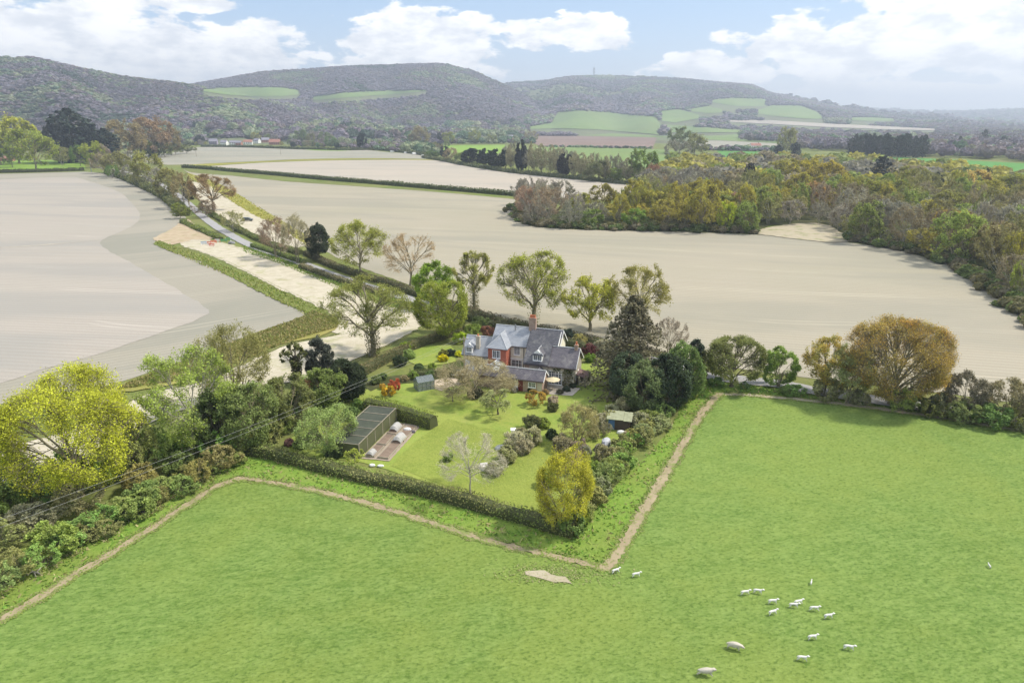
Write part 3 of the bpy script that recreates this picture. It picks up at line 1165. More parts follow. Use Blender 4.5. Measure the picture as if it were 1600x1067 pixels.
# middle and upper fields
sheet('big_field', [(287, 265), (362, 273), (449, 282), (580, 291), (700, 300), (806, 311), (803, 325), (803, 338), (812, 346), (834, 354), (884, 358.5), (1000, 361.5), (1070, 363), (1178, 367),
                    (1260, 372), (1330, 380), (1380, 387), (1431, 398), (1470, 409), (1502, 421), (1545, 446), (1600, 487), (1720, 585), (1850, 680), (1700, 652), (1600, 632), (1450, 612), (1280, 592), (1160, 577), (1095, 566),
                    (1000, 541), (880, 517), (780, 496), (740, 482), (640, 446), (580, 424), (530, 404), (500, 388), (470, 371), (440, 352), (410, 334), (362, 305), (320, 282), (299, 274)], SOIL, 0.06, 3, 0.3,
      'great pale bare field sweeping behind the cottage to the wood')
sheet('middle_field', [(323, 260.5), (411, 254.6), (500, 251.5), (580, 250.3), (640, 250.2), (680, 251), (725, 257.3), (794, 268), (860, 274.5), (930, 281), (1010, 288.5), (1015, 306), (960, 313), (870, 309), (815, 304),
                       (720, 296), (620, 288), (500, 278), (420, 270), (365, 266)], SOIL_PINK, 0.09, 4, 0.5, 'pinkish pale bare field beyond the long clipped hedge')
sheet('upper_field', [(150, 247), (200, 243), (265, 240), (300, 230.5), (340, 230), (385, 231), (467, 234), (531, 235.8), (575, 234.8), (609, 238.5), (650, 241), (676, 245), (683, 249.2), (640, 248.3), (560, 247.6), (467, 249.2),
                      (411, 251.8), (330, 255.6), (300, 257.3), (262, 258), (215, 253), (170, 251)], SOIL_FAR, 0.09, 5, 0.5, 'grey bare field in front of the village')
sheet('green_wedge', [(462, 232), (500, 231.5), (540, 232), (548, 235.4), (531, 236.2), (490, 235.4)], BRIGHT_G, 0.14, 5, 0.3, 'small green paddock before the village houses')
sheet('yellow_strip', [(295, 257.6), (411, 252.4), (467, 249.8), (560, 248.1), (640, 248.8), (690, 249.8), (690, 250.6), (580, 249.8), (500, 250.9), (411, 254), (323, 259.8), (297, 262)], YGRASS, 0.12, 5, 0.2, 'dry grass balk between two bare fields')
sheet('hedge_verge', [(284, 263), (365, 265.5), (500, 277), (720, 295), (818, 303), (818, 313), (700, 302), (580, 293), (449, 284), (362, 275), (300, 270)], MEADOW, 0.13, 5, 0.5, 'grass verge under the long clipped hedge')
sheet('village_green_field', [(668, 229), (700, 227.5), (789, 226.5), (790, 234), (784, 240), (700, 239), (676, 236)], BRIGHT_G, 0.10, 5, 0.5, 'bright green field before the far village')
sheet('brown_field', [(822, 212.3), (870, 212), (1026, 215.5), (1020, 233), (950, 231), (900, 230), (846, 229.5), (830, 222)], SOIL_BROWN, 0.15, 12, 1, 'purplish brown ploughed field below the green hill')
sheet('green_meadow', [(830, 229.8), (900, 230.6), (950, 231.6), (1040, 234), (1070, 240), (1060, 262), (900, 264), (820, 252), (815, 238)], FAR_G, 0.12, 8, 0.5, 'pale green meadow behind the line of poplars')
sheet('strip_meadow', [(820, 205.5), (900, 205.5), (1020, 212), (1045, 214), (1045, 215.2), (870, 211.3), (815, 211)], FAR_G, 0.15, 20, 1, 'narrow green field above the brown one')
sheet('corn_field', [(1375, 245.5), (1440, 247.5), (1600, 255.5), (1800, 266), (1850, 296), (1700, 284), (1600, 276), (1480, 270), (1385, 264)], WHEAT_G, 0.12, 8, 0.5, 'long deep green corn field beyond the wood')
sheet('pale_far_field', [(1085, 220.5), (1120, 220), (1216, 225), (1222, 236), (1150, 234.5), (1098, 233)], SOIL_FAR, 0.15, 8, 1, 'pale bare field between hedges in the valley')
sheet('corn_patch', [(1120, 236), (1190, 236.5), (1185, 251), (1135, 251)], WHEAT_G, 0.12, 8, 1, 'deep green patch of corn in the valley')
sheet('valley_pasture', [(1050, 203), (1150, 207), (1220, 214), (1215, 224), (1120, 219), (1060, 214)], FAR_G, 0.13, 20, 1, 'green strips of pasture under the hill')
sheet('foot_strip', [(560, 206), (700, 204.6), (860, 205.4), (862, 207.6), (700, 206.8), (560, 208.6)], FAR_G, 0.2, 30, 2, 'pale green strip field at the foot of the middle hill')
sheet('left_paddock', [(-400, 262), (0, 252), (60, 250.5), (118, 252), (134, 262), (128, 266.3), (60, 268), (0, 269), (-400, 272)], BRIGHT_G, 0.10, 5, 0.4, 'bright green paddock behind the left field')
# construction ground by the lane
sheet('yellow_bank', [(292, 270), (330, 282), (364, 299), (404, 325), (442, 346), (478, 368), (500, 384), (480, 386), (452, 366), (425, 350), (396, 336), (372, 322), (345, 303), (315, 287), (296, 278)], YGRASS, 0.10, 2.5, 0.5, 'yellowish grassy bank beside the chalk strip')
sheet('chalk_upper', [(300, 284), (322, 288), (345, 303), (372, 322), (396, 336), (425, 350), (455, 368), (478, 384), (462, 388), (425, 377), (392, 363), (360, 346), (330, 330), (306, 306)], CHALK, 0.14, 2, 0.5, 'bare white chalk ground behind the lane')
sheet('chalk_strip', [(282, 379), (300, 374), (330, 376), (365, 384), (400, 395), (440, 410), (480, 428), (520, 444), (560, 462), (600, 478), (650, 486), (662, 494), (650, 508), (600, 524), (560, 528), (520, 519), (505, 487), (478, 470), (438, 453),
                      (398, 433), (350, 409), (310, 393), (288, 386)], CHALK, 0.10, 1.5, 0.35, 'stripped white chalk strip between field and lane')
sheet('tan_bank', [(240, 374), (262, 362), (284, 347), (294, 343), (312, 356), (338, 370), (326, 376), (300, 375), (284, 380), (262, 384)], TAN, 0.15, 1.5, 0.4, 'bare tan spoil at the end of the chalk strip')
sheet('chalk_lower', [(660, 488), (600, 512), (555, 520), (500, 530), (450, 540), (410, 556), (320, 596), (235, 616), (120, 668), (0, 706), (-150, 760), (-150, 860), (0, 782), (110, 724), (250, 655), (400, 606), (470, 594), (560, 560), (655, 512)], CHALK, 0.12, 1.5, 0.35,
      'white chalk track running down behind the left hedgerow')
sheet('dry_bank', [(490, 487), (520, 492), (528, 512), (500, 527), (440, 538), (405, 553), (310, 592), (225, 610), (170, 612), (250, 580), (330, 555), (385, 528), (432, 511), (470, 498)], BANK, 0.16, 1.5, 0.4, 'dry rough bank between left field and chalk')
sheet('field_balk', [(240, 381), (250, 377), (268, 384), (310, 398), (350, 412), (400, 437), (440, 458), (480, 475), (510, 486), (528, 500), (500, 505), (466, 484), (427, 468), (371, 439), (315, 410), (262, 392)], MEADOW, 0.17, 1.5, 0.35, 'green grassy balk along the left field edge')
# lane
ribbon('lane', [(150, 262), (200, 270), (240, 283), (270, 300), (291, 316), (313, 335.6), (337, 354), (360, 367.5), (382, 379.5), (410, 391), (450, 404), (500, 423), (560, 444), (620, 462), (690, 484), (740, 497), (790, 507), (850, 521), (930, 540), (1000, 559), (1060, 577),
                (1096, 585), (1138, 592.5), (1180, 597), (1225, 602), (1275, 612.5), (1340, 622), (1450, 638), (1600, 660), (1800, 690)], 3.6, ASPHALT, 0.20, 0.12, 2.0, 'narrow grey country lane')
# near pasture, its worn track and the margins
sheet('pasture', [(-900, 1300), (-300, 1100), (0, 975), (120, 900), (220, 838), (300, 787), (345, 761), (372, 751), (400, 752), (500, 770), (620, 803), (760, 847), (860, 872), (912, 884), (940, 890), (955, 884), (985, 842), (1020, 782), (1060, 715), (1100, 648), (1125, 619), (1160, 619),
                  (1300, 632), (1450, 653), (1600, 677), (1900, 722), (2600, 1300), (900, 2200)], PASTURE, 0.05, 2, 0.1, 'close grazed green pasture with the sheep')
sheet('margin', [(-300, 1090), (0, 965), (120, 893), (220, 832), (300, 782), (340, 756), (372, 744), (400, 747), (500, 765), (620, 798), (760, 841), (860, 866), (940, 884), (975, 842), (1010, 782), (1050, 715), (1090, 648), (1118, 616), (1125, 612), (1160, 612), (1300, 626), (1450, 647),
                 (1600, 671), (1900, 716), (1900, 690), (1600, 650), (1450, 630), (1300, 612), (1150, 596), (1080, 592), (1075, 610), (1040, 680), (960, 760), (900, 835), (860, 830), (780, 800), (620, 745), (500, 712), (420, 702), (395, 700), (330, 728), (240, 780), (120, 850), (0, 900), (-300, 1000)], MARGIN, 0.03, 2, 0.2,
      'uncut grass margin outside the worn track')
ribbon('track_left', [(-300, 1100), (-100, 1018), (0, 970), (120, 897), (220, 836), (300, 784), (335, 762), (372, 748)], 1.0, TRACK, 0.08, 0.22, 0.45, 'worn earth track along the left pasture edge')
ribbon('track_front', [(366, 748), (400, 750), (500, 768), (620, 800), (760, 844), (860, 868), (912, 880), (946, 889)], 0.8, TRACK, 0.085, 0.2, 0.4, 'worn earth track in front of the garden hedge')
ribbon('track_right', [(943, 891), (960, 873), (980, 842), (1015, 782), (1055, 715), (1095, 648), (1124, 615)], 1.1, TRACK, 0.09, 0.26, 0.45, 'worn earth track on the right of the garden')
ribbon('track_back', [(1118, 617), (1160, 617), (1300, 630), (1450, 650), (1600, 674), (1900, 718)], 1.2, TRACK2, 0.08, 0.25, 0.5, 'pale worn track along the far pasture hedge')
sheet('bare_patch', [(820, 893), (838, 891), (860, 897), (885, 904), (890, 911), (868, 910), (842, 905), (824, 900)], TRACK2, 0.12, 0.6, 0.22, 'bare trodden patch near the corner of the track')
# garden ground
sheet('lawn', [(470, 712), (440, 696), (520, 640), (575, 608), (600, 596), (640, 590), (700, 596), (800, 600), (880, 606), (900, 590), (915, 575), (935, 575), (945, 600), (960, 640), (985, 690), (950, 760), (900, 815), (850, 812), (780, 792), (680, 758), (560, 722)], LAWN, 0.06, 1, 0.1, 'bright mown garden lawn')
sheet('long_lawn', [(700, 655), (740, 665), (790, 675), (850, 690), (905, 700), (940, 720), (930, 760), (890, 812), (800, 792), (690, 757), (610, 728), (650, 690)], LAWN2, 0.09, 1, 0.15, 'longer grass in the lower garden')
sheet('orchard_grass', [(478, 708), (445, 697), (500, 655), (560, 622), (575, 640), (560, 665), (540, 700)], LAWN2, 0.10, 1, 0.15, 'long grass beside the fruit cage')
sheet('back_lawn', [(640, 552), (668, 540), (705, 541), (712, 552), (712, 566), (690, 570), (655, 572), (640, 566)], LAWN, 0.10, 0.8, 0.1, 'small upper lawn left of the cottage')
sheet('side_lawn', [(905, 590), (906, 570), (940, 562), (950, 575), (948, 600), (925, 604)], LAWN, 0.10, 0.8, 0.1, 'lawn to the right of the cottage')

# fields on the hillsides: patches draped on the land


def drape(name, top, bot, mat, label, nx=34, ny=9, lift=1.5):
    xs = np.linspace(max(top[0][0], bot[0][0]), min(top[-1][0], bot[-1][0]), nx)
    yt = np.interp(xs, [p[0] for p in top], [p[1] for p in top])
    yb = np.interp(xs, [p[0] for p in bot], [p[1] for p in bot])
    V, ok = [], []
    for j in range(ny):
        for i in range(nx):
            h_ = hit(xs[i], yt[i] + (yb[i] - yt[i]) * j / (ny - 1))
            ok.append(h_ is not None)
            V.append((h_[0], h_[1], h_[2] + lift) if h_ is not None else (0, 0, 0))
    F = []
    for j in range(ny - 1):
        for i in range(nx - 1):
            q = (j * nx + i, (j + 1) * nx + i, (j + 1) * nx + i + 1, j * nx + i + 1)
            if all(ok[k] for k in q):
                ys = [V[k][1] for k in q]
                if max(ys) - min(ys) < 900:
                    F.append(q)
    me = bpy.data.meshes.new(name)
    me.from_pydata(V, [], F)
    me.materials.append(mat)
    me.polygons.foreach_set('use_smooth', [True] * len(F))
    o = link(name, me)
    tag(o, label, None, None, 'structure')
    HILL_FIELDS.append(top + bot[::-1])
    return o


HILL_FIELDS = []
drape('hill_field', [(318, 141), (350, 138), (400, 137), (440, 138), (466, 142)], [(318, 144), (350, 149), (400, 152.5), (440, 152), (466, 149)], FAR_G, 'green bench field high on the middle hill')
drape('hill_field', [(490, 152), (540, 146), (600, 143), (665, 142)], [(490, 158), (540, 154), (600, 150), (665, 144)], FAR_G, 'long green field halfway up the middle hill')
drape('hill_field', [(822, 200), (862, 193), (872, 176), (905, 174), (940, 176), (990, 181), (1022, 183), (1032, 195)], [(822, 203), (862, 202), (880, 202), (940, 204), (990, 208), (1022, 211), (1032, 212)], FAR_G, 'broad green pasture rising under the masted hill')
drape('hill_field', [(1034, 174), (1060, 172), (1092, 180)], [(1034, 190), (1055, 193), (1092, 186)], FAR_G, 'small green field right of the broad pasture')
drape('hill_field', [(1042, 196), (1100, 200), (1155, 204)], [(1042, 208), (1100, 208.5), (1155, 208)], FAR_G, 'low green field at the foot of the masted hill')
drape('hill_field', [(1080, 171), (1105, 167), (1128, 172)], [(1080, 175), (1105, 178), (1128, 177)], FAR_G, 'tiny green field in the woods of the masted hill')
drape('hill_field', [(1113, 157), (1150, 154), (1196, 156)], [(1113, 161), (1150, 167), (1196, 167)], FAR_G, 'upper green field on the flank of the masted hill')
drape('hill_field', [(1185, 173), (1205, 165.5), (1250, 166), (1275, 175), (1285, 184)], [(1185, 179), (1205, 182), (1250, 186), (1275, 187), (1285, 186)], FAR_G, 'green field on the right shoulder of the masted hill')
drape('hill_field', [(1140, 189), (1200, 189), (1300, 194.5), (1400, 199), (1462, 202)], [(1140, 191.5), (1200, 194.5), (1300, 200), (1400, 203.5), (1462, 205)], SOIL_PINK, 'long pale bare field far right under the hills')
drape('hill_field', [(1330, 184.5), (1360, 184), (1396, 186)], [(1330, 189), (1360, 190), (1396, 190)], FAR_G, 'pale green field far right beyond the woods')

# ------------------------------------------------------------------ woods on the hills and valley (nobody could count these)
T_HILL = [crown_template(50 + i, 24, .42, flat=1.5) for i in range(4)]
T_HILLF = [crown_template(60 + i, 13, .5, flat=1.5) for i in range(4)]
T_MID = [crown_template(70 + i, 75, .22) for i in range(5)]
T_CONE = [crown_template(80 + i, 50, .2, 'cone') for i in range(2)]

C_GREY = np.array([0.132, 0.114, 0.135])
C_BRN = np.array([0.150, 0.125, 0.122])
C_PALE = np.array([0.18, 0.20, 0.12])
C_GRN = np.array([0.095, 0.14, 0.08])
C_DRK = np.array([0.045, 0.065, 0.042])
C_YEL = np.array([0.26, 0.28, 0.07])


def species(X, Y, rg, scale=160.0, wts=(0.45, 0.2, 0.2, 0.1, 0.05)):
    """patches of bare beech, brown oak, leafing and evergreen wood"""
    n = len(X)
    nz = np.array([mnoise.noise(Vector((x / scale, y / scale, 3.3))) + .45 * mnoise.noise(Vector((x / scale * 3.1, y / scale * 3.1, 9.1))) for x, y in zip(X, Y)])
    nz = nz + rg.normal(0, .10, n)
    rk = np.argsort(np.argsort(nz)) / n
    pal = np.array([C_GREY, C_BRN, C_PALE, C_GRN, C_DRK])
    order = [4, 0, 1, 3, 2]
    cum = np.cumsum([wts[k] for k in order])
    idx = np.searchsorted(cum, rk * cum[-1] * .9999)
    col = pal[np.array(order)[idx]]
    big = np.array([mnoise.noise(Vector((x / (scale * 2.2), y / (scale * 2.2), 5.1))) for x, y in zip(X, Y)])  # broad tone patches: lighter stands, plus hillside shading put into the tree colour
    return col * (1 + .45 * big[:, None]) * rg.uniform(.9, 1.1, (n, 1)) * (1 + rg.normal(0, .03, (n, 3)))


# depth of what the camera sees, for leaving out woods far behind ridges
pxs_ = np.arange(-120, 1740, 12)
pys_ = np.arange(96, 214, 3)
seen = np.zeros((len(pxs_), len(pys_)))
for i, a in enumerate(pxs_):
    for j, b in enumerate(pys_):
        h_ = hit(float(a), float(b))
        seen[i, j] = 99999 if h_ is None else h_[1]


def hill_wood(name, r0, r1, area, size, temps, px0, px1, seed, label, wts, clear=0.0, scale=160.0):
    rg = np.random.default_rng(seed)
    a0, a1 = az_of(px0), az_of(px1)
    N = int(0.5 * (r1**2 - r0**2) * (a1 - a0) / area)
    r_ = np.sqrt(rg.uniform(r0**2, r1**2, N))
    a = rg.uniform(a0, a1, N)
    X, Y = r_ * np.sin(a), r_ * np.cos(a)
    Z = terr(X, Y)
    px, py, _ = proj(X, Y, Z + size * .3)
    ok = (py > 90) & (py < 213)
    i = np.clip(((px - pxs_[0]) / 12).round().astype(int), 0, len(pxs_) - 1)
    j = np.clip(((py - pys_[0]) / 3).round().astype(int), 0, len(pys_) - 1)
    ok &= (Y < seen[i, j] + 260)
    for f in HILL_FIELDS:
        px2, py2, _ = proj(X, Y, Z)
        for hh_ in (0, .3, .6, .9, 1.15):
            for sd_ in (-.45, .45):
                ok &= ~inpoly(px2 + sd_ * size * FPX / Y, py2 - size * hh_ * FPX / Y, f)
    if clear:
        nz = np.array([mnoise.noise(Vector((x / 420, y / 420, 7.7))) for x, y in zip(X, Y)])
        ok &= ~((nz > clear) & (rg.random(N) < 0.9))
    ok &= rg.random(N) < .97
    X, Y, Z = X[ok], Y[ok], Z[ok]
    sx = size * rg.uniform(.75, 1.3, len(X))
    sz = sx * rg.uniform(.55, .78, len(X))
    cols = species(X, Y, rg, scale, wts)
    print(name, len(X))
    return mass(name, temps, np.stack([X, Y, Z - 1.0], 1), sx, sz, cols, seed, label, LEAF_H)


hill_wood('left_hill_wood', 1330, 2420, 85, 12.5, T_HILL, -80, 640, 11, 'mixed wood of bare and leafing trees covering the left hill', (0.40, 0.16, 0.26, 0.14, 0.04), scale=130)
hill_wood('middle_hill_wood', 1880, 3420, 95, 13, T_HILL, 180, 900, 12, 'purple grey beech wood covering the middle hill', (0.58, 0.24, 0.08, 0.06, 0.04), scale=330)
hill_wood('masted_hill_wood', 2250, 4750, 190, 17, T_HILLF, 700, 1560, 13, 'dark grey wood covering the hill with the mast', (0.50, 0.16, 0.10, 0.12, 0.12), clear=0.30, scale=330)
hill_wood('far_down_wood', 4700, 9100, 2600, 46, T_HILLF, 1180, 1720, 14, 'blue hazy woods on the farthest downs', (0.4, 0.1, 0.1, 0.3, 0.1), clear=0.1, scale=600)


def valley_wood(name, pxpoly, sp, size, seed, label, wts, temps=None, holes=(), scale=60, hz=(.8, 1.15)):
    rg = np.random.default_rng(seed)
    poly = [G(*p) for p in pxpoly]
    xs = [p[0] for p in poly]
    ys = [p[1] for p in poly]
    N = int((max(xs) - min(xs)) * (max(ys) - min(ys)) / sp**2)
    X = rg.uniform(min(xs), max(xs), N)
    Y = rg.uniform(min(ys), max(ys), N)
    ok = inpoly(X, Y, poly)
    for h_ in holes:
        ok &= ~inpoly(X, Y, [G(*p) for p in h_])
    Z = terr(X, Y)
    px, py, _ = proj(X, Y, Z)
    for f in HILL_FIELDS:
        for hh_ in (0, .3, .6, .9, 1.2):
            ok &= ~inpoly(px, py - size * hh_ * FPX / Y, f)
    ok &= Z < 22
    X, Y, Z = X[ok], Y[ok], Z[ok]
    sx = size * rg.uniform(.6, 1.35, len(X))
    sz = sx * rg.uniform(*hz, len(X))
    print(name, len(X))
    return mass(name, temps or T_MID, np.stack([X, Y, Z - .5], 1), sx, sz, species(X, Y, rg, scale, wts), seed, label, LEAF_H)


valley_wood('foot_wood', [(-200, 236), (150, 236), (318, 226), (335, 203), (320, 202), (-200, 204)], 13, 15, 21, 'leafing wood at the foot of the left hill', (0.25, 0.15, 0.34, 0.22, 0.04))
VILL = [(325, 231), (325, 222.5), (455, 222.5), (460, 233)]
valley_wood('village_wood', [(318, 221), (560, 224), (700, 223), (840, 217), (835, 203.5), (560, 208.2), (325, 204)], 17, 21, 22, 'trees and gardens around the far village', (0.24, 0.14, 0.3, 0.26, 0.06), holes=[VILL])
valley_wood('village_wood_front', [(455, 229.5), (560, 233.8), (690, 244), (668, 230), (672, 226.5), (835, 225.5), (840, 219), (560, 222), (458, 221)], 15, 10, 23, 'hedgerow trees and bushes in front of the far village', (0.24, 0.14, 0.28, 0.28, 0.06))
valley_wood('right_valley_wood', [(1085, 219), (1230, 234), (1330, 239), (1390, 244.5), (1500, 248), (1850, 264), (1850, 207), (1500, 205), (1300, 205), (1180, 206), (1100, 213)], 15, 14, 24, 'grey brown leafless woods in the right valley', (0.52, 0.26, 0.08, 0.10, 0.04),
            holes=[[(1080, 218), (1225, 223), (1228, 238), (1090, 234)], [(1115, 235), (1190, 235), (1190, 252), (1115, 252)], [(1060, 205), (1200, 210), (1200, 218), (1070, 215)]])
valley_wood('far_valley_wood', [(1030, 214), (1300, 205), (1750, 206), (1750, 198), (1450, 196.5), (1280, 193), (1150, 196), (1160, 203), (1060, 201)], 38, 22, 25, 'hazy woods across the right valley floor', (0.45, 0.2, 0.1, 0.2, 0.05), temps=T_HILL)
valley_wood('meadow_hedge', [(868, 202.5), (940, 203.5), (1015, 211), (1012, 213), (940, 206.2), (868, 205)], 15, 17, 26, 'dark hedgerow of trees across the green hill foot', (0.2, 0.1, 0.2, 0.5, 0.15), hz=(.6, .9))
valley_wood('meadow_hedge', [(840, 228.8), (1020, 232.2), (1020, 233.2), (840, 229.8)], 6, 4.5, 27, 'low dark hedge along the brown field', (0.1, 0.1, 0.1, 0.6, 0.2), hz=(.6, .9))
valley_wood('valley_hedge', [(1040, 211.5), (1225, 216.5), (1225, 218.5), (1040, 213)], 12, 13, 28, 'trees along the far side of the pale field', (0.2, 0.1, 0.2, 0.5, 0.15))
valley_wood('valley_hedge', [(1085, 233.5), (1225, 236), (1225, 238), (1085, 235.5)], 7, 7, 29, 'hedge on the near side of the pale field', (0.3, 0.1, 0.2, 0.4, 0.1))

# ------------------------------------------------------------------ woods, trees and hedges
LG = 0


def tree_px(meshes, H0, W0, bx, by, ty, wpx, col, label, name='tree', group=None, rz=None, cat='tree', parts=('trunk', 'crown')):
    """place a built tree (made H0 high, W0 wide) where the photo shows it"""
    (x, y), h, wd = px_size(bx, by, ty, wpx)
    return plant(name, meshes, (x, y), random.uniform(0, 6.28) if rz is None else rz, (wd / W0, wd / W0, h / H0), col, label, cat, group, parts)


# near trees: each grown for its own place
def near(name, seed, bx, by, ty, wpx, col, label, rz=0.0, cat='tree', **kw):
    (x, y), h, wd = px_size(bx, by, ty, wpx)
    tm, cm = make_tree(seed, h, wd, **kw)
    return plant(name, (tm, cm), (x, y), rz, 1.0, col, label, cat)


YG = (0.40, 0.42, 0.035)
# big oaks and neighbours
near('oak_tree', 1, 125, 775, 594, 222, (0.37, 0.385, 0.04), 'big vivid yellow green oak at the left edge above the hedgerow', bole=0.16, n=(15, 8, 7, 7), leaves=6.5, lsize=0.21, low=-0.3, bow=.12, lob=.27, trunk_r=.36, scatter=.9, twig_w=.04, tintv=.34)
near('oak_tree', 2, 563, 428, 347, 84, (0.27, 0.285, 0.055), 'yellow green oak beside the dark evergreen on the lane', bole=0.2, n=(10, 7, 6, 5), leaves=4.2, lsize=0.34, low=-.3, scatter=.8, twig_w=.05)
near('bare_tree', 3, 642, 446, 367, 82, (0.30, 0.22, 0.12), 'brown leafless oak between two leafing ones by the lane', bole=0.2, n=(9, 6, 6, 6), leaves=0.9, lsize=0.26, bare=True, low=-.3, twig_w=.055, scatter=.6)
near('oak_tree', 4, 742, 486, 395, 62, (0.27, 0.27, 0.07), 'narrow ivy clad oak left of the cottage roofs', bole=0.34, n=(9, 6, 6, 5), leaves=3.0, lsize=0.3, low=-.3, ivy=1200, twig_w=.05, trunk_r=.42)
near('oak_tree', 5, 833, 506, 396, 124, (0.27, 0.29, 0.05), 'widest spreading oak directly behind the cottage chimney', bole=0.24, n=(12, 7, 6, 6), leaves=2.8, lsize=0.32, low=-.35, bow=.16, twig_w=.05, trunk_r=.5, lob=.16, ivy=500)
near('oak_tree', 6, 921, 517, 432, 92, (0.33, 0.33, 0.05), 'bright yellow green oak right of the widest oak', bole=0.18, n=(11, 6, 6, 5), leaves=3.6, lsize=0.32, low=-.35, bow=.1, twig_w=.05, trunk_r=.36)
near('oak_tree', 7, 995, 524, 415, 104, (0.25, 0.23, 0.07), 'pale brownish oak rising behind the dark spruce', bole=0.28, n=(11, 6, 6, 6), leaves=2.2, lsize=0.3, low=-.2, twig_w=.055, twigs_in_crown=True)
near('oak_tree', 8, 580, 556, 436, 134, (0.21, 0.22, 0.06), 'ivy clad oak with a thick dark trunk above the chalk strip', bole=0.3, n=(12, 7, 6, 6), leaves=2.1, lsize=0.27, low=-.5, ivy=2600, twig_w=.045, trunk_r=.5, bow=.1, twigs_in_crown=True)
near('garden_tree', 9, 692, 528, 438, 90, (0.23, 0.26, 0.04), 'dense round yellow green tree by the upper lawn', bole=0.1, n=(13, 7, 6, 5), leaves=6.5, lsize=0.26, low=-.7, lob=.1, twig_w=.03)
near('garden_tree', 10, 677, 480, 409, 60, (0.20, 0.29, 0.035), 'fresh green tree tucked behind the round yellow green one', bole=0.12, n=(10, 6, 6, 5), leaves=8, lsize=0.3, low=-.6)
near('oak_tree', 11, 333, 330, 273, 62, (0.235, 0.165, 0.085), 'bare brown spreading oak alone beside the lane', bole=0.24, n=(10, 6, 6, 5), leaves=3.4, lsize=0.42, low=-.25, twig_w=.09, bare=True, bark=BARK_D, trunk_r=.5)
near('oak_tree', 12, 1390, 632, 499, 156, (0.34, 0.245, 0.06), 'big round bronze leaved oak on the right pasture hedge', bole=0.10, n=(26, 10, 7, 6), leaves=3.6, lsize=0.18, low=-.35, bow=.05, twig_w=.032, trunk_r=.38, lob=.12, warm=.08)
near('garden_tree', 13, 880, 822, 703, 98, (0.37, 0.355, 0.04), 'golden yellow tree at the bottom corner of the garden', bole=0.1, n=(14, 7, 6, 5), leaves=7, lsize=0.14, low=-.45, lob=.3, twig_w=.02, trunk_r=.14)
near('ash_tree', 14, 312, 705, 545, 138, (0.275, 0.338, 0.075), 'light green open tree in the left hedgerow', bole=0.2, n=(12, 7, 6, 5), leaves=5.2, lsize=0.25, low=-.7, lob=.25, twig_w=.03, bark=BARK_P, trunk_r=.22)
near('willow_tree', 15, 372, 640, 508, 116, (0.225, 0.215, 0.075), 'twiggy olive brown willow behind the light green tree', bole=0.08, n=(16, 7, 6, 5), leaves=2.6, lsize=0.22, low=-.4, twig_w=.04, stems=4, twigs_in_crown=True, trunk_r=.2)
near('apple_tree', 16, 735, 772, 682, 108, (0.36, 0.33, 0.24), 'bare pale apple tree at the foot of the garden', bole=0.25, n=(13, 7, 6, 6), leaves=.35, lsize=0.14, bare=True, low=-.3, twig_w=.02, bark=BARK_P, trunk_r=.1)
near('apple_tree', 17, 778, 648, 611, 58, (0.33, 0.35, 0.16), 'small pale green apple tree in the middle of the lawn', bole=0.28, n=(9, 6, 5, 4), leaves=2.6, lsize=0.17, low=-.3, twig_w=.022, trunk_r=.14, bark=BARK_D)
near('apple_tree', 18, 707, 628, 604, 24, (0.32, 0.32, 0.19), 'tiny apple tree near the left end of the lawn', bole=0.3, n=(7, 5, 4, 4), leaves=1.6, lsize=0.15, low=-.2, twig_w=.022, trunk_r=.08, bark=BARK_D)
near('fruit_tree', 19, 903, 690, 632, 62, (0.30, 0.27, 0.12), 'upright twiggy olive tree on the right of the lawn', bole=0.08, n=(14, 6, 6, 5), leaves=1.8, lsize=0.16, low=.0, twig_w=.025, stems=4, twigs_in_crown=True, trunk_r=.1)
near('magnolia', 20, 742, 622, 562, 124, (0.29, 0.245, 0.14), 'wide bare brown shrubby tree hiding the outbuilding left end', cat='tree', bole=0.06, n=(22, 7, 6, 5), leaves=1.6, lsize=0.14, low=-.3, twig_w=.03, stems=4, bare=True, trunk_r=.12, lob=.15)
near('hawthorn', 21, 1143, 604, 527, 104, (0.17, 0.185, 0.06), 'broad flat topped hawthorn on the far pasture hedge', bole=0.16, n=(15, 7, 6, 5), leaves=5.2, lsize=0.24, low=-.5, twig_w=.035, trunk_r=.28, bark=BARK_D, lob=.12)
near('hawthorn', 22, 1213, 606, 545, 60, (0.19, 0.27, 0.055), 'rounded fresh green hawthorn next to the broad one', bole=0.1, n=(12, 6, 6, 5), leaves=5.2, lsize=0.22, low=-.5, stems=3, trunk_r=.12, lob=.15)
near('maple_tree', 23, 1287, 618, 528, 76, (0.36, 0.29, 0.07), 'yellowish maple with open crown left of the bronze oak', bole=0.16, n=(12, 6, 6, 5), leaves=2.7, lsize=0.25, low=-.4, warm=.1, twig_w=.035, trunk_r=.16)
near('willow_tree', 24, 1322, 628, 543, 68, (0.25, 0.27, 0.12), 'grey green multi stemmed willow touching the bronze oak', bole=0.06, n=(14, 6, 6, 5), leaves=2.7, lsize=0.22, low=-.4, stems=4, trunk_r=.14, twigs_in_crown=True)
near('bare_tree', 25, 1045, 556, 497, 50, (0.27, 0.225, 0.17), 'leafless multi stemmed tree right of the dark spruce', bole=0.06, n=(13, 6, 5, 4), leaves=.4, lsize=0.2, bare=True, low=.1, stems=5, twig_w=.05, trunk_r=.12)
near('bare_tree', 26, 465, 412, 336, 52, (0.30, 0.27, 0.17), 'tall thin leafless tree left of the dark evergreen', bole=0.1, n=(13, 6, 6, 4), leaves=1.0, lsize=0.3, bare=True, low=.1, stems=3, twig_w=.07, trunk_r=.16)
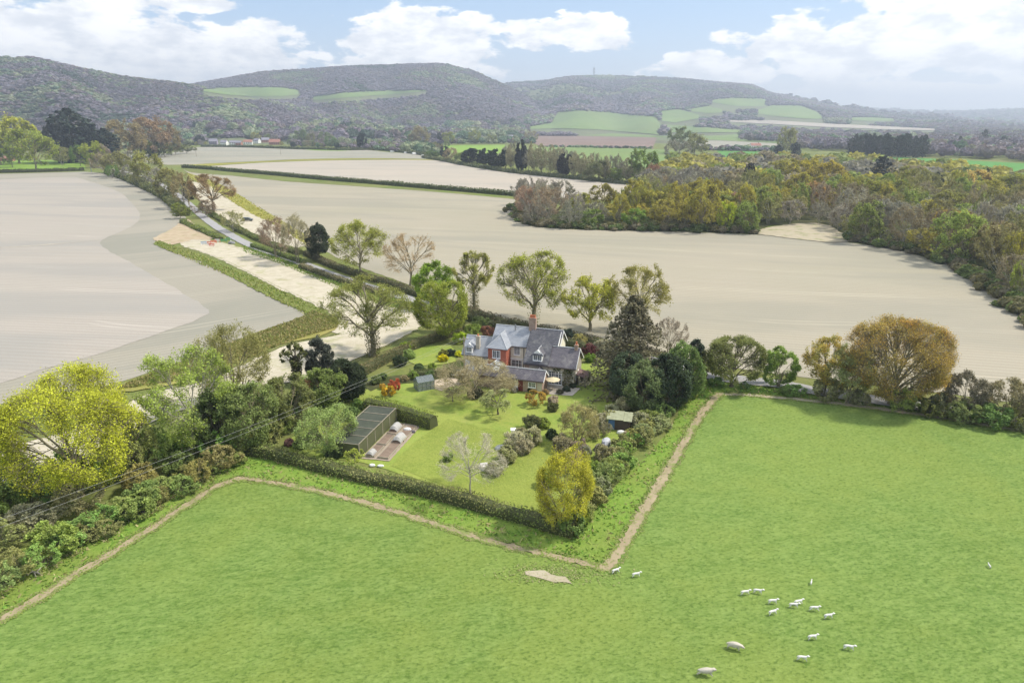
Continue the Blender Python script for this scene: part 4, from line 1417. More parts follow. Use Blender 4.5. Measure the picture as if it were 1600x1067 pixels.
near('bare_tree', 27, 432, 402, 342, 56, (0.25, 0.185, 0.13), 'low spreading reddish bare tree beside the lane bend', bole=0.1, n=(13, 6, 6, 4), leaves=1.6, lsize=0.3, bare=True, low=-.1, stems=3, twig_w=.07, trunk_r=.16)
near('willow_tree', 28, 512, 706, 640, 92, (0.26, 0.33, 0.11), 'pale weeping willow bush left of the fruit cage', bole=0.1, n=(14, 7, 6, 4), leaves=3.2, lsize=0.2, low=-.5, twig_w=.02, trunk_r=.1, bow=.2, scatter=.9)
near('garden_tree', 29, 555, 732, 702, 30, (0.34, 0.38, 0.08), 'little yellow green tree at the bottom of the vegetable beds', bole=0.3, n=(7, 5, 4, 4), leaves=4, lsize=0.14, low=-.4, twig_w=.02, trunk_r=.06)
near('palm_tree', 30, 838, 634, 612, 32, (0.38, 0.26, 0.06), 'small orange leaved shrub before the outbuilding door', cat='shrub', bole=0.12, n=(9, 6, 5, 4), leaves=5, lsize=0.14, low=-.5, twig_w=.02, trunk_r=.05, stems=3).name = 'acer_shrub'
near('acer_shrub', 31, 617, 614, 593, 20, (0.40, 0.11, 0.05), 'small red acer by the greenhouse', cat='shrub', bole=0.1, n=(9, 6, 5, 4), leaves=5, lsize=0.15, low=-.6, trunk_r=.05, stems=2)
near('acer_shrub', 32, 607, 620, 603, 20, (0.52, 0.36, 0.03), 'low golden shrub left of the red acer', cat='shrub', bole=0.05, n=(9, 6, 5, 4), leaves=5, lsize=0.15, low=-.8, trunk_r=.04, stems=2)
# dark gnarled ivy tree with dead arms
near('ivy_tree', 33, 464, 603, 536, 44, (0.13, 0.14, 0.05), 'gnarled dark ivy tree with bare crooked arms', bole=0.45, n=(9, 3, 3, 3), leaves=9, lsize=0.3, low=-.5, ivy=2600, trunk_r=.3, bark=BARK_D, bow=.25, lob=.3, twig_w=.05)

# conifers and evergreens near the cottage
def nearcon(name, seed, bx, by, ty, wpx, col, label, **kw):
    (x, y), h, wd = px_size(bx, by, ty, wpx)
    return plant(name, make_conifer(seed, h, wd, **kw), (x, y), 0, 1.0, col, label, 'tree')


nearcon('spruce_tree', 41, 985, 608, 457, 172, (0.15, 0.135, 0.08), 'tall dark brownish spruce right of the cottage', bole=.02, nb=230, cards=60, csize=.45, droop=-.28, gap=.12)
near('evergreen_tree', 42, 978, 628, 549, 58, (0.085, 0.115, 0.065), 'blue green evergreen in front of the spruce', bole=.05, n=(13, 7, 6, 5), leaves=6, lsize=.28, low=-.8, lob=.14)
near('evergreen_tree', 43, 1002, 642, 566, 72, (0.17, 0.215, 0.09), 'feathery paler green tree low in the dark clump', bole=.05, n=(14, 7, 6, 5), leaves=4.5, lsize=.25, low=-.7, lob=.2)
near('evergreen_tree', 44, 1043, 642, 556, 70, (0.055, 0.078, 0.04), 'darkest evergreen in the clump beside the pasture track', bole=.05, n=(14, 7, 6, 5), leaves=7, lsize=.3, low=-.8, lob=.16)
near('evergreen_tree', 45, 1062, 630, 535, 66, (0.14, 0.20, 0.06), 'light green tree at the right of the evergreen clump', bole=.08, n=(14, 7, 6, 5), leaves=4.5, lsize=.26, low=-.8, lob=.22)
near('evergreen_tree', 46, 1082, 588, 531, 36, (0.05, 0.07, 0.045), 'small dark evergreen where the right hedge begins', bole=.05, n=(10, 6, 6, 4), leaves=6, lsize=.28, low=-.7)
near('holly_tree', 47, 498, 408, 350, 38, (0.055, 0.068, 0.04), 'dark dense evergreen on the lane left of the oaks', bole=.1, n=(12, 6, 6, 4), leaves=8, lsize=.45, low=-.8, lob=.2)
near('holly_tree', 48, 502, 598, 529, 42, (0.075, 0.085, 0.065), 'greyish dark holly right of the gnarled ivy tree', bole=.05, n=(12, 6, 6, 5), leaves=5.5, lsize=.27, low=-.8, lob=.25)
near('holly_tree', 49, 545, 626, 561, 60, (0.045, 0.06, 0.03), 'dark rounded holly at the left end of the garden', bole=.04, n=(14, 7, 6, 5), leaves=8, lsize=.28, low=-.9, lob=.1)
near('holly_tree', 50, 350, 705, 610, 70, (0.112, 0.150, 0.050), 'dark green bush tree below the light green hedgerow tree', bole=.05, n=(14, 7, 6, 5), leaves=6, lsize=.27, low=-.9, lob=.2)
near('hedgerow_tree', 51, 395, 700, 600, 92, (0.188, 0.231, 0.075), 'rounded mid green hedgerow tree right of the light green one', bole=.05, n=(15, 7, 6, 5), leaves=5, lsize=.25, low=-.8, lob=.2)
near('hedgerow_tree', 52, 452, 665, 590, 84, (0.188, 0.206, 0.069), 'olive bushy tree at the garden end of the left hedgerow', bole=.05, n=(15, 7, 6, 5), leaves=4.5, lsize=.25, low=-.8, lob=.25)
near('hedgerow_tree', 53, 505, 640, 578, 72, (0.200, 0.250, 0.069), 'lighter bushy tree between the two dark hollies', bole=.05, n=(15, 7, 6, 5), leaves=4.5, lsize=.25, low=-.8, lob=.25)
near('hedgerow_tree', 54, 488, 630, 592, 36, (0.33, 0.20, 0.10), 'orange brown bush in front of the gnarled ivy tree', cat='shrub', bole=.03, n=(12, 6, 5, 4), leaves=3.5, lsize=.2, low=-.5, stems=3, trunk_r=.06)
near('hedgerow_tree', 55, 215, 740, 640, 70, (0.250, 0.275, 0.088), 'thin green tree right of the big yellow green oak', bole=.1, n=(13, 6, 6, 5), leaves=3.4, lsize=.24, low=-.6, lob=.25)
near('hedgerow_tree', 56, 20, 800, 715, 90, (0.237, 0.300, 0.088), 'pale green bushy tree at the left edge under the big oak', bole=.1, n=(13, 6, 6, 5), leaves=3.6, lsize=.22, low=-.5, lob=.25)

USED = {}
ALT = {}


def relate(x, y, marks, kth=0):
    """words that place something beside the nearest named landmark"""
    nm, fx, fy = sorted(marks, key=lambda m_: (m_[1] - x)**2 + (m_[2] - y)**2)[kth]
    dx_, dy_ = x - fx, y - fy
    dd = math.hypot(dx_, dy_)
    big = math.hypot(x, y)
    w1 = 'just' if dd < big * .022 else 'a little' if dd < big * .045 else 'well'
    if abs(dx_) > abs(dy_) * .8:
        w2 = 'left of' if dx_ < 0 else 'right of'
    else:
        w2 = 'in front of' if dy_ < 0 else 'behind'
    ALT[w1 + ' ' + w2 + ' ' + nm] = (x, y, marks)
    return w1 + ' ' + w2 + ' ' + nm


def unique(base, where, h):
    lb = base + ' ' + where
    if lb in USED:
        lb = ('taller ' if h > USED[lb] else 'lower ') + lb
    k = 1
    while lb in USED and k < 4:
        x, y, mk = ALT[where]
        lb = base + ' ' + relate(x, y, mk, k)
        ALT[where] = (x, y, mk)
        k += 1
    USED[lb] = h
    return lb


def cname(c):
    r_, g_, b_ = c
    if max(c) < .2:
        return 'dark green' if g_ >= r_ else 'dark brown'
    if g_ > r_ * 1.12:
        return 'mid green'
    if r_ > g_ * 1.12:
        return 'plum brown' if b_ > .1 else 'brown'
    return 'pale dry' if b_ > .12 else 'olive'


# shrubs that fill hedgerows: a few grown once, then copied
SHR = [make_tree(200 + i, 3.0, 3.6, bole=.03, n=(13, 6, 5, 4), leaves=l, lsize=s, low=-.5, stems=3, trunk_r=.05, twig_w=.03, lob=.28, twigs_in_crown=True)
       for i, (l, s) in enumerate([(3.2, .2), (2.2, .2), (4.5, .22), (1.2, .18)])]


def shrub(x, y, wd, h, col, label, group, k=None, name='shrub'):
    k = random.randrange(len(SHR)) if k is None else k
    return plant(name, SHR[k], (x, y), random.uniform(0, 6.28), (wd / 3.6, wd / 3.6, h / 3.0), col, label, 'shrub', group, parts=('stem', 'foliage'))


def shrub_row(pxpts, step, wd, h, cols, label, group, jit=.8, seed=0, rows=1, off=1.6, marks=None, word='bush'):
    marks = marks and [(m_[0],) + G(m_[1], m_[2]) for m_ in marks]
    random.seed(seed)
    q = dens_poly([G(*p) for p in pxpts], step, 0, 0, closed=False)
    acc = 1e9
    last = None
    for i, p in enumerate(q):
        if last is not None and (p - last).length < step * .92:
            continue
        last = p
        for r_ in range(rows):
            x = p.x + random.uniform(-jit, jit)
            y = p.y + random.uniform(-jit, jit) + r_ * off
            s_ = random.uniform(.75, 1.3)
            c_ = random.choice(cols)
            c_ = tuple(v * random.uniform(.88, 1.12) for v in c_)
            lb = label
            if marks:
                lb = unique(cname(c_) + ' ' + word, relate(x, y, marks), s_)
            shrub(x, y, wd * s_, h * s_ * random.uniform(.85, 1.15), c_, lb, group)


LM = [('the fallen branch', 48, 893), ('the big left oak trunk', 125, 790), ('the pale tree at the left edge', 20, 800), ('the thin green hedgerow tree', 215, 740), ('the light green hedgerow tree', 312, 705), ('the dark hedgerow bush tree', 350, 705),
      ('the rounded green hedgerow tree', 395, 700), ('the left track corner', 372, 735), ('the left hedgerow gap by the oak', 165, 790)]
RM = [('the golden yellow garden tree', 880, 825), ('the covered garden heap', 941, 700), ('the blue doored shed', 966, 668), ('the front garden hedge end', 898, 836), ('the dark evergreens', 1040, 642)]
HM = [('the big bronze oak', 1388, 632), ('the grey blackthorn', 1505, 650), ('the brownish blackthorn', 1572, 660)]
OLIVE = (0.245, 0.265, 0.09)
BRUSH = (0.29, 0.285, 0.14)
DKGR = (0.16, 0.205, 0.065)
MIDG = (0.22, 0.295, 0.08)
PLUM = (0.26, 0.235, 0.14)
shrub_row([(-60, 948), (0, 914), (60, 882), (120, 852), (190, 816), (250, 787), (310, 750), (360, 722), (394, 694)], 2.0, 3.3, 2.2, [OLIVE, MIDG, MIDG, (0.22, 0.27, 0.09), OLIVE, BRUSH], 'tangled bramble and thorn bush in the hedgerow along the left pasture margin', 'bushes in the left hedgerow', seed=3, rows=2, marks=LM)
shrub_row([(-60, 900), (0, 862), (60, 832), (140, 800), (215, 772), (290, 738), (350, 712)], 3.0, 4.2, 3.0, [OLIVE, BRUSH, MIDG, DKGR, OLIVE], '', 'middle bushes of the left hedgerow', seed=33, marks=LM, word='middling bush')
shrub_row([(-40, 830), (60, 790), (150, 760), (240, 725), (330, 690), (400, 655)], 2.8, 4.4, 4.2, [OLIVE, PLUM, MIDG, BRUSH], 'taller thorn bush at the back of the left hedgerow', 'taller bushes at the back of the left hedgerow', seed=4, marks=LM, word='tall thorn bush')
shrub_row([(420, 690), (450, 660), (490, 640), (530, 628)], 2.4, 3.2, 2.6, [MIDG, DKGR, OLIVE], 'green bush in the shady corner left of the fruit cage', 'bushes left of the fruit cage', seed=5, marks=[('the dark rounded holly', 545, 626), ('the pale weeping willow bush', 512, 706), ('the olive hedgerow tree', 452, 665)])
shrub_row([(885, 836), (905, 806), (930, 772), (955, 742), (985, 712), (1015, 680), (1040, 655)], 1.9, 2.8, 2.0, [OLIVE, BRUSH, MIDG, OLIVE], 'twiggy olive bush on the right garden boundary', 'bushes on the right garden boundary', seed=6, rows=2, off=1.2, marks=RM)
shrub_row([(895, 730), (912, 712), (930, 690), (950, 668)], 2.2, 2.6, 2.2, [BRUSH, PLUM, (0.26, 0.24, 0.14)], 'greyish thorny shrub left of the covered heap', 'grey shrubs near the covered heap', seed=7, marks=RM[:4])
shrub_row([(1060, 640), (1080, 612), (1092, 596)], 2.0, 2.6, 2.4, [MIDG, OLIVE], 'green bush beside the dark evergreens', 'bushes beside the dark evergreens', seed=8)
shrub_row([(1240, 617), (1262, 620), (1300, 626), (1345, 634), (1365, 637)], 2.4, 3.6, 2.4, [OLIVE, BRUSH, MIDG], 'brownish bush under the trees of the far pasture hedge', 'bushes under the far pasture hedge trees', seed=9, marks=[('the yellowish hedge maple', 1287, 618), ('the grey green willow', 1322, 628), ('the bronze oak', 1388, 632)])
shrub_row([(1092, 598), (1120, 602), (1165, 606), (1190, 608), (1235, 614)], 2.6, 2.0, 1.1, [OLIVE, DKGR], 'low bush beneath the hawthorns', 'low bushes beneath the hawthorns', seed=10)
shrub_row([(1405, 643), (1450, 651), (1500, 659), (1550, 667), (1600, 675), (1680, 688), (1760, 700)], 1.9, 3.4, 2.6, [DKGR, OLIVE, (0.12, 0.125, 0.06)], 'dark rough bush in the overgrown hedge right of the bronze oak', 'bushes of the overgrown right hedge', seed=11, rows=2, off=1.7, marks=HM)
near('blackthorn', 60, 1505, 650, 584, 62, (0.20, 0.18, 0.13), 'grey blackthorn standing above the overgrown right hedge', bole=.1, n=(13, 6, 6, 5), leaves=2.6, lsize=.22, low=-.3, stems=3, trunk_r=.1, twigs_in_crown=True, twig_w=.035)
near('blackthorn', 61, 1572, 660, 592, 66, (0.24, 0.21, 0.12), 'brownish blackthorn in the hedge at the right edge', bole=.1, n=(13, 6, 6, 5), leaves=2.6, lsize=.22, low=-.3, stems=3, trunk_r=.1, twigs_in_crown=True, twig_w=.035)
shrub_row([(1420, 632), (1470, 640), (1530, 648), (1600, 658)], 3.2, 3.0, 2.6, [BRUSH, (0.25, 0.24, 0.14)], 'pale dry bush on the lane side of the right hedge', 'pale bushes on the lane side', seed=12)

# clipped and rough hedges
hedge([(392, 708), (430, 716), (500, 733), (580, 752), (660, 771), (740, 792), (820, 814), (880, 832), (898, 836)], 1.7, 1.35, 5, 'long brown green hedge along the front of the garden', col=((0.18, 0.225, 0.06), (0.25, 0.235, 0.10)), dens=30, csize=.2, uneven=.16)
hedge([(574, 641), (600, 647), (640, 658), (678, 669)], 2.0, 2.1, 6, 'tall clipped green hedge beside the fruit cage', col=((0.13, 0.17, 0.03), (0.18, 0.21, 0.04)), dens=34, csize=.17, uneven=.03, side_wave=.03)
hedge([(640, 590), (680, 588), (715, 590)], 1.4, 1.2, 7, 'low dark hedge below the upper lawn', col=((0.07, 0.10, 0.03), (0.12, 0.14, 0.05)), dens=26, csize=.18)
hedge([(560, 590), (600, 568), (640, 548), (690, 530), (720, 522)], 1.3, 1.7, 8, 'brownish hedge between the chalk track and the upper lawn', col=((0.17, 0.15, 0.07), (0.22, 0.18, 0.10)), dens=26, csize=.2)
hedge([(700, 491), (760, 508), (830, 528), (900, 545), (960, 560), (1000, 571)], 1.8, 1.6, 19, 'dark rough hedge on the cottage side of the lane', col=((0.085, 0.085, 0.045), (0.12, 0.11, 0.06)), dens=16, csize=.26, uneven=.2)
hedge([(478, 398), (520, 418), (560, 432), (600, 444), (650, 462), (700, 480), (760, 499), (830, 517), (900, 532), (960, 548), (1010, 560)], 2.0, 1.5, 9, 'dark brown hedge on the field side of the lane behind the oaks', col=((0.10, 0.095, 0.05), (0.15, 0.12, 0.075)), dens=12, csize=.3)
hedge([(470, 418), (520, 436), (560, 449), (600, 463)], 1.6, 1.2, 10, 'low clipped hedge on the chalk side of the lane', col=((0.19, 0.17, 0.09), (0.24, 0.20, 0.12)), dens=16, csize=.28, uneven=.04)
hedge([(394, 386), (420, 394), (455, 406), (476, 413)], 1.8, 1.2, 11, 'short green hedge along the lane near the barriers', col=((0.12, 0.17, 0.04), (0.16, 0.20, 0.05)), dens=12, csize=.3)
hedge([(318, 326), (340, 342), (370, 359), (400, 374), (430, 386), (470, 398)], 2.2, 1.3, 12, 'green bank hedge between lane and upper chalk', col=((0.12, 0.16, 0.04), (0.17, 0.17, 0.07)), dens=8, csize=.4, uneven=.25)
hedge([(285, 348), (300, 355), (325, 366), (345, 375)], 2.4, 1.2, 13, 'yellow green bramble hedge on the field side of the lane', col=((0.17, 0.21, 0.04), (0.14, 0.17, 0.05)), dens=8, csize=.4, uneven=.35)
hedge([(286, 262.5), (330, 265.5), (365, 269), (420, 273.5), (500, 281), (580, 287.5), (650, 293.5), (720, 299.5), (812, 307.5)], 3.2, 2.6, 14, 'long dark clipped hedge between the two great bare fields', col=((0.075, 0.10, 0.035), (0.10, 0.12, 0.04)), dens=2.2, csize=.8, uneven=.08)
hedge([(-300, 275), (0, 270.5), (60, 269.3), (132, 267)], 3.0, 2.6, 15, 'dark hedge between left bare field and green paddock', col=((0.075, 0.085, 0.035), (0.10, 0.10, 0.045)), dens=3, csize=.7)
hedge([(315, 229.8), (380, 230.6), (465, 233.4), (530, 235.2), (590, 234.6), (640, 240), (680, 246)], 5.0, 3.0, 16, 'distant dark hedge in front of the village', col=((0.06, 0.08, 0.035), (0.09, 0.10, 0.04)), dens=.8, csize=1.3)

# hedge trees down the left side of the lane
MIDP = {}
MIDP['twig'] = [make_tree(300 + i, 12, 11, bole=.12, n=(12, 6, 5, 5), leaves=1.3, lsize=.4, low=-.35, twig_w=.10, bare=True, trunk_r=.2, lob=.3, stems=1 + i % 2, bark=BARK_P) for i in range(5)]
MIDP['leaf'] = [make_tree(310 + i, 12, 11, bole=.12, n=(11, 6, 5, 5), leaves=5, lsize=.4, low=-.4, twig_w=.09, trunk_r=.2, lob=.34) for i in range(5)]
MIDP['oak'] = [make_tree(320 + i, 12, 13, bole=.16, n=(11, 6, 5, 5), leaves=3.6, lsize=.42, low=-.25, twig_w=.1, trunk_r=.25, lob=.28, bow=.14) for i in range(4)]
MIDP['cone'] = [make_conifer(330 + i, 15, 8, nb=90, cards=30, csize=1.0, shape='dome') for i in range(2)]
MIDP['pine'] = [make_conifer(335 + i, 15, 9, nb=70, cards=22, csize=1.0, shape='pine', droop=.1) for i in range(2)]
MIDP['ever'] = [make_tree(340 + i, 12, 10, bole=.04, n=(12, 6, 5, 4), leaves=11, lsize=.75, low=-.85, twig_w=.1, trunk_r=.2, lob=.2) for i in range(2)]
MIDP['poplar'] = [make_tree(345 + i, 16, 6, bole=.12, n=(12, 5, 4, 4), leaves=2.2, lsize=.5, low=-.7, twig_w=.12, bare=True, trunk_r=.16, lob=.15) for i in range(2)]
DIM = {'twig': (12, 11), 'leaf': (12, 11), 'oak': (12, 13), 'cone': (15, 8), 'pine': (15, 9), 'ever': (12, 10), 'poplar': (16, 6)}
NAME = {'twig': 'bare_tree', 'leaf': 'leafy_tree', 'oak': 'oak_tree', 'cone': 'conifer_tree', 'pine': 'pine_tree', 'ever': 'evergreen_tree', 'poplar': 'poplar_tree'}


def mid(kind, bx, by, ty, wpx, col, label, group=None):
    ms = random.choice(MIDP[kind])
    H0, W0 = DIM[kind]
    return tree_px(ms, H0, W0, bx, by, ty, wpx, col, label, NAME[kind], group)


GREYT = (0.225, 0.21, 0.165)
BROWNT = (0.225, 0.19, 0.115)
OLIVT = (0.225, 0.215, 0.08)
YELT = (0.30, 0.29, 0.055)
ORT = (0.33, 0.215, 0.07)
PALET = (0.20, 0.25, 0.075)
GREENT = (0.12, 0.19, 0.045)
DARKT = (0.04, 0.052, 0.036)
random.seed(21)
for (k, bx, by, ty, wp, c, lb) in [
    ('twig', 163, 271, 240, 38, BROWNT, 'brownish twiggy tree at the top end of the lane hedge'),
    ('leaf', 186, 276, 238, 44, OLIVT, 'olive rounded tree second down the lane hedge'),
    ('twig', 208, 282, 256, 34, GREYT, 'small grey twiggy tree between olive trees of the lane hedge'),
    ('leaf', 232, 291, 238, 44, (0.26, 0.26, 0.07), 'tall yellow olive tree midway down the lane hedge'),
    ('twig', 250, 300, 262, 36, GREYT, 'grey brown tree just below the tall yellow olive one'),
    ('leaf', 268, 312, 263, 44, (0.23, 0.22, 0.08), 'brown olive tree near the bottom of the lane hedge'),
    ('twig', 288, 326, 270, 36, (0.24, 0.20, 0.10), 'reddish brown tree closest to the open lane'),
    ('ever', 297, 312, 284, 20, (0.06, 0.065, 0.045), 'dark ivy covered bush tree beside the bare spreading oak'),
    ('leaf', 282, 342, 318, 26, (0.21, 0.24, 0.05), 'low yellow green bush where the open lane begins'),
    ('twig', 365, 362, 330, 38, (0.26, 0.25, 0.11), 'small olive twiggy tree beside the upper chalk'),
    ('twig', 322, 340, 312, 34, (0.2, 0.15, 0.1), 'dark brown scrub under the bare spreading oak'),
    ('twig', 218, 292, 268, 26, OLIVT, 'low olive bush on the field side of the lane hedge'),
    ('twig', 176, 279, 258, 22, GREENT, 'low green bush at the upper field side of the lane hedge'),
    ('oak', 57, 267, 206, 78, (0.25, 0.29, 0.05), 'single yellow green oak standing on the paddock hedge'),
    ('leaf', 30, 256, 181, 78, (0.36, 0.36, 0.04), 'large bright yellow willow behind the paddock oak'),
    ('leaf', 2, 258, 192, 60, (0.33, 0.34, 0.05), 'yellow willow cut by the left edge of view'),
    ('cone', 120, 254, 167, 66, (0.035, 0.05, 0.035), 'towering dark blue green cedar beyond the left field'),
    ('ever', 96, 256, 194, 36, (0.04, 0.045, 0.04), 'dark evergreen to the left of the towering cedar'),
    ('ever', 146, 254, 196, 34, (0.035, 0.045, 0.04), 'dark evergreen to the right of the towering cedar'),
    ('cone', 170, 256, 199, 40, (0.03, 0.042, 0.03), 'pointed dark conifer next to the russet trees'),
    ('leaf', 200, 250, 188, 56, (0.25, 0.20, 0.10), 'russet tree just right of the pointed conifer'),
    ('leaf', 242, 246, 184, 62, (0.27, 0.185, 0.11), 'reddest broad copper tree beyond the left field'),
    ('leaf', 268, 243, 200, 36, (0.23, 0.19, 0.09), 'brown tree at the right end of the russet group'),
    ('leaf', 222, 246, 214, 30, (0.22, 0.26, 0.05), 'round light green tree under the russet trees'),
    ('ever', 240, 245, 218, 26, (0.06, 0.11, 0.04), 'dark green bushy tree right of the round light green one'),
    ('leaf', 275, 242, 222, 24, (0.17, 0.2, 0.06), 'small green tree at the corner of the grey field'),
    ('leaf', 292, 240, 226, 26, (0.15, 0.17, 0.06), 'last low green tree before the village field'),
    ('leaf', 258, 246, 224, 26, (0.13, 0.15, 0.06), 'low olive tree among the copses by the grey field'),
    ('twig', 95, 258, 228, 34, OLIVT, 'olive bush tree in the paddock corner'),
    ('leaf', 126, 260, 226, 28, GREENT, 'mid green tree in the paddock corner near the pole'),
    ('leaf', 152, 262, 222, 36, (0.30, 0.33, 0.05), 'bright yellow green tree behind the lane pole'),
    ('twig', 165, 262, 226, 26, (0.24, 0.19, 0.17), 'purple grey bare tree behind the lane pole'),
    ('leaf', 20, 262, 220, 34, (0.14, 0.17, 0.06), 'green shrubby tree behind the paddock at far left'),
    ('twig', 205, 252, 236, 30, GREYT, 'low grey scrub before the russet trees'),
    # between middle field and valley
    ('ever', 566, 234, 209, 16, (0.03, 0.04, 0.032), 'dark conical yew at the end of the grey field'),
    ('leaf', 518, 232, 212, 22, (0.15, 0.22, 0.10), 'blue green round tree in front of the village wood'),
    ('leaf', 657, 228, 197, 36, (0.26, 0.22, 0.12), 'large brown domed tree amid the far village'),
    ('leaf', 701, 226, 206, 20, (0.27, 0.29, 0.07), 'yellow green round tree behind the bright far field'),
    ('leaf', 742, 225, 203, 22, (0.27, 0.29, 0.08), 'second yellow green tree behind the bright far field'),
    ('cone', 687, 225, 206, 9, DARKT, 'narrow dark cypress behind the bright far field'),
    ('leaf', 768, 225, 210, 18, (0.24, 0.26, 0.1), 'third smaller yellow green tree behind the bright far field'),
    ('twig', 830, 224, 205, 24, (0.27, 0.25, 0.15), 'pale grey tree standing over the village roofs'),
    ('ever', 738, 258, 232, 32, DARKT, 'dark rounded holm oak at the near edge of the bright far field'),
    ('ever', 758, 259, 233, 24, DARKT, 'dark holm oak in the middle of the dark trio'),
    ('ever', 778, 265, 234, 32, DARKT, 'dark holm oak at the right of the dark trio'),
    ('twig', 706, 253, 231, 26, (0.27, 0.22, 0.13), 'brown hedgerow tree left of the dark trio'),
    ('ever', 695, 247, 229, 15, (0.05, 0.06, 0.045), 'small dark bush tree left of the dark trio'),
    ('leaf', 722, 254, 238, 26, PALET, 'pale bush tree under the brown hedgerow tree'),
    ('leaf', 676, 247, 236, 22, GREENT, 'green bush tree at the end of the middle field'),
    ('ever', 815, 268, 220, 19, (0.035, 0.04, 0.035), 'tall dark ivy column among the poplars'),
    ('ever', 882, 277, 241, 24, (0.045, 0.045, 0.04), 'dark bush tree among the pale poplars'),
    ('leaf', 1003, 287, 234, 44, (0.14, 0.20, 0.035), 'dense dark green dome tree at the end of the pale field'),
    ('twig', 1022, 300, 255, 34, (0.26, 0.14, 0.10), 'reddish tree where the middle field meets the wood'),
    ('leaf', 935, 284, 250, 40, (0.15, 0.165, 0.07), 'olive bushy tree right of the poplars'),
    ('leaf', 962, 285, 262, 40, (0.16, 0.21, 0.05), 'light green bush tree left of the dense green dome'),
]:
    mid(k, bx, by, ty, wp, c, lb)
for i, (bx, by, ty) in enumerate([(798, 267, 226), (832, 271, 221), (846, 273, 224), (860, 275, 226), (872, 276, 230), (896, 279, 236), (908, 280, 238), (920, 281, 240), (946, 284, 243), (980, 287, 246), (790, 264, 234)]):
    mid('poplar', bx, by, ty, 17, (0.27, 0.25, 0.16), 'pale slender leafless poplar in the belt beyond the middle field', 'pale poplars beyond the middle field')
random.seed(31)
for i in range(24):
    bx = 792 + i * 9 + random.uniform(-3, 3)
    by = 265 + (bx - 790) * .112 + random.uniform(-2.5, .5)
    mid('twig', bx, by, by - random.uniform(26, 44), random.uniform(16, 24), random.choice([GREYT, (0.235, 0.23, 0.145), (0.19, 0.20, 0.10)]), 'grey twiggy tree crowding between the poplars beyond the middle field', 'twiggy trees between the poplars')
hedge([(662, 247), (690, 251.5), (725, 258.5), (794, 269.5), (860, 276.5), (930, 283.5), (1008, 291)], 5, 2.6, 22, 'rough dark bushes along the far edge of the middle field', col=((0.09, 0.12, 0.05), (0.14, 0.14, 0.07)), dens=1.6, csize=.9, uneven=.35)
hedge([(168, 272), (190, 278.5), (214, 288.5), (246, 303.5), (271, 320), (288, 338)], 5, 2.8, 23, 'thick rough hedge under the trees of the lane', col=((0.11, 0.13, 0.05), (0.17, 0.17, 0.08)), dens=4, csize=.6, uneven=.35)
VM = [(n_,) + G(a_, b_) for n_, a_, b_ in [('the mauve village house', 334, 226), ('the long pinkish brick house', 430, 226.5), ('the dark conical yew', 566, 234), ('the blue green round tree', 518, 232), ('the white vans', 640, 241), ('the domed brown tree', 657, 228),
      ('the small green paddock', 500, 233), ('the narrow brick village house', 374, 228), ('the bright far field', 730, 231), ('the russet trees', 242, 246)]]
for i in range(84):
    bx = 300 + 400 * random.random()
    by = np.interp(bx, [300, 460, 560, 690], [229, 230.5, 234, 238]) - random.uniform(0, 1) ** 1.5 * 8
    if 325 < bx < 455 and by > 222.8:
        by = random.uniform(219.5, 222.5) if random.random() < .75 else 228.6
    kd = random.choice(['leaf', 'twig', 'leaf', 'oak', 'twig', 'ever'])
    cc_ = {'leaf': random.choice([PALET, (0.17, 0.22, 0.09), YELT]), 'twig': random.choice([GREYT, (0.24, 0.21, 0.19), BROWNT]), 'oak': (0.22, 0.22, 0.09), 'ever': (0.06, 0.08, 0.055)}[kd]
    h_ = random.uniform(13, 25) if by < 227 else random.uniform(6, 11)
    x, y = G(bx, by)
    wn = {'leaf': 'leafing', 'twig': 'bare', 'oak': 'olive', 'ever': 'dark evergreen'}[kd]
    d_ = proj(x, y, 5)[2]
    H0, W0 = DIM[kd]
    plant(NAME[kd], random.choice(MIDP[kd]), (x, y), random.uniform(0, 6.28), (h_ * .95 / W0, h_ * .95 / W0, h_ / H0), cc_, unique(wn + ' village tree', relate(x, y, VM), h_), 'tree', 'trees round the far village')

# dark plantation to the right
random.seed(5)
for i in range(24):
    bx = 1328 + 112 * i / 23 + random.uniform(-2, 2)
    mid('pine', bx, 243.5 + (bx - 1328) * .03 + random.uniform(-1.5, 1), 206 + random.uniform(0, 9) + abs(i - 10) * .2, random.uniform(12, 17), DARKT, 'dark pine in the plantation block across the corn field', 'pines of the dark plantation')
for (k, bx, by, ty, wp, c, lb) in [
    ('pine', 1190, 262, 241, 16, DARKT, 'two tone dark fir poking above the wood behind the dome tree'),
    ('leaf', 1228, 243, 199, 28, (0.29, 0.29, 0.13), 'tall pale yellow tree above dark bushes in the valley'),
    ('cone', 1215, 246, 226, 16, DARKT, 'dark bush conifer left under the tall pale yellow tree'),
    ('cone', 1242, 246, 222, 18, DARKT, 'dark pointed conifer right under the tall pale yellow tree'),
    ('leaf', 1062, 240, 198, 40, (0.16, 0.19, 0.08), 'grey green tree clump on the far side of the wood'),
    ('leaf', 1085, 246, 208, 34, (0.25, 0.25, 0.10), 'olive yellow tree next to the grey green clump'),
    ('twig', 1055, 256, 218, 40, GREYT, 'grey bare dome at the left rim of the wood'),
    ('cone', 1497, 236, 212, 9, DARKT, 'lone dark conifer in the grey right valley wood'),
    ('pine', 1535, 232, 202, 14, (0.05, 0.065, 0.05), 'taller dark pine in the grey right valley wood'),
    ('pine', 1565, 233, 212, 16, (0.05, 0.06, 0.05), 'broad dark pine in the far right valley wood'),
]:
    mid(k, bx, by, ty, wp, c, lb)

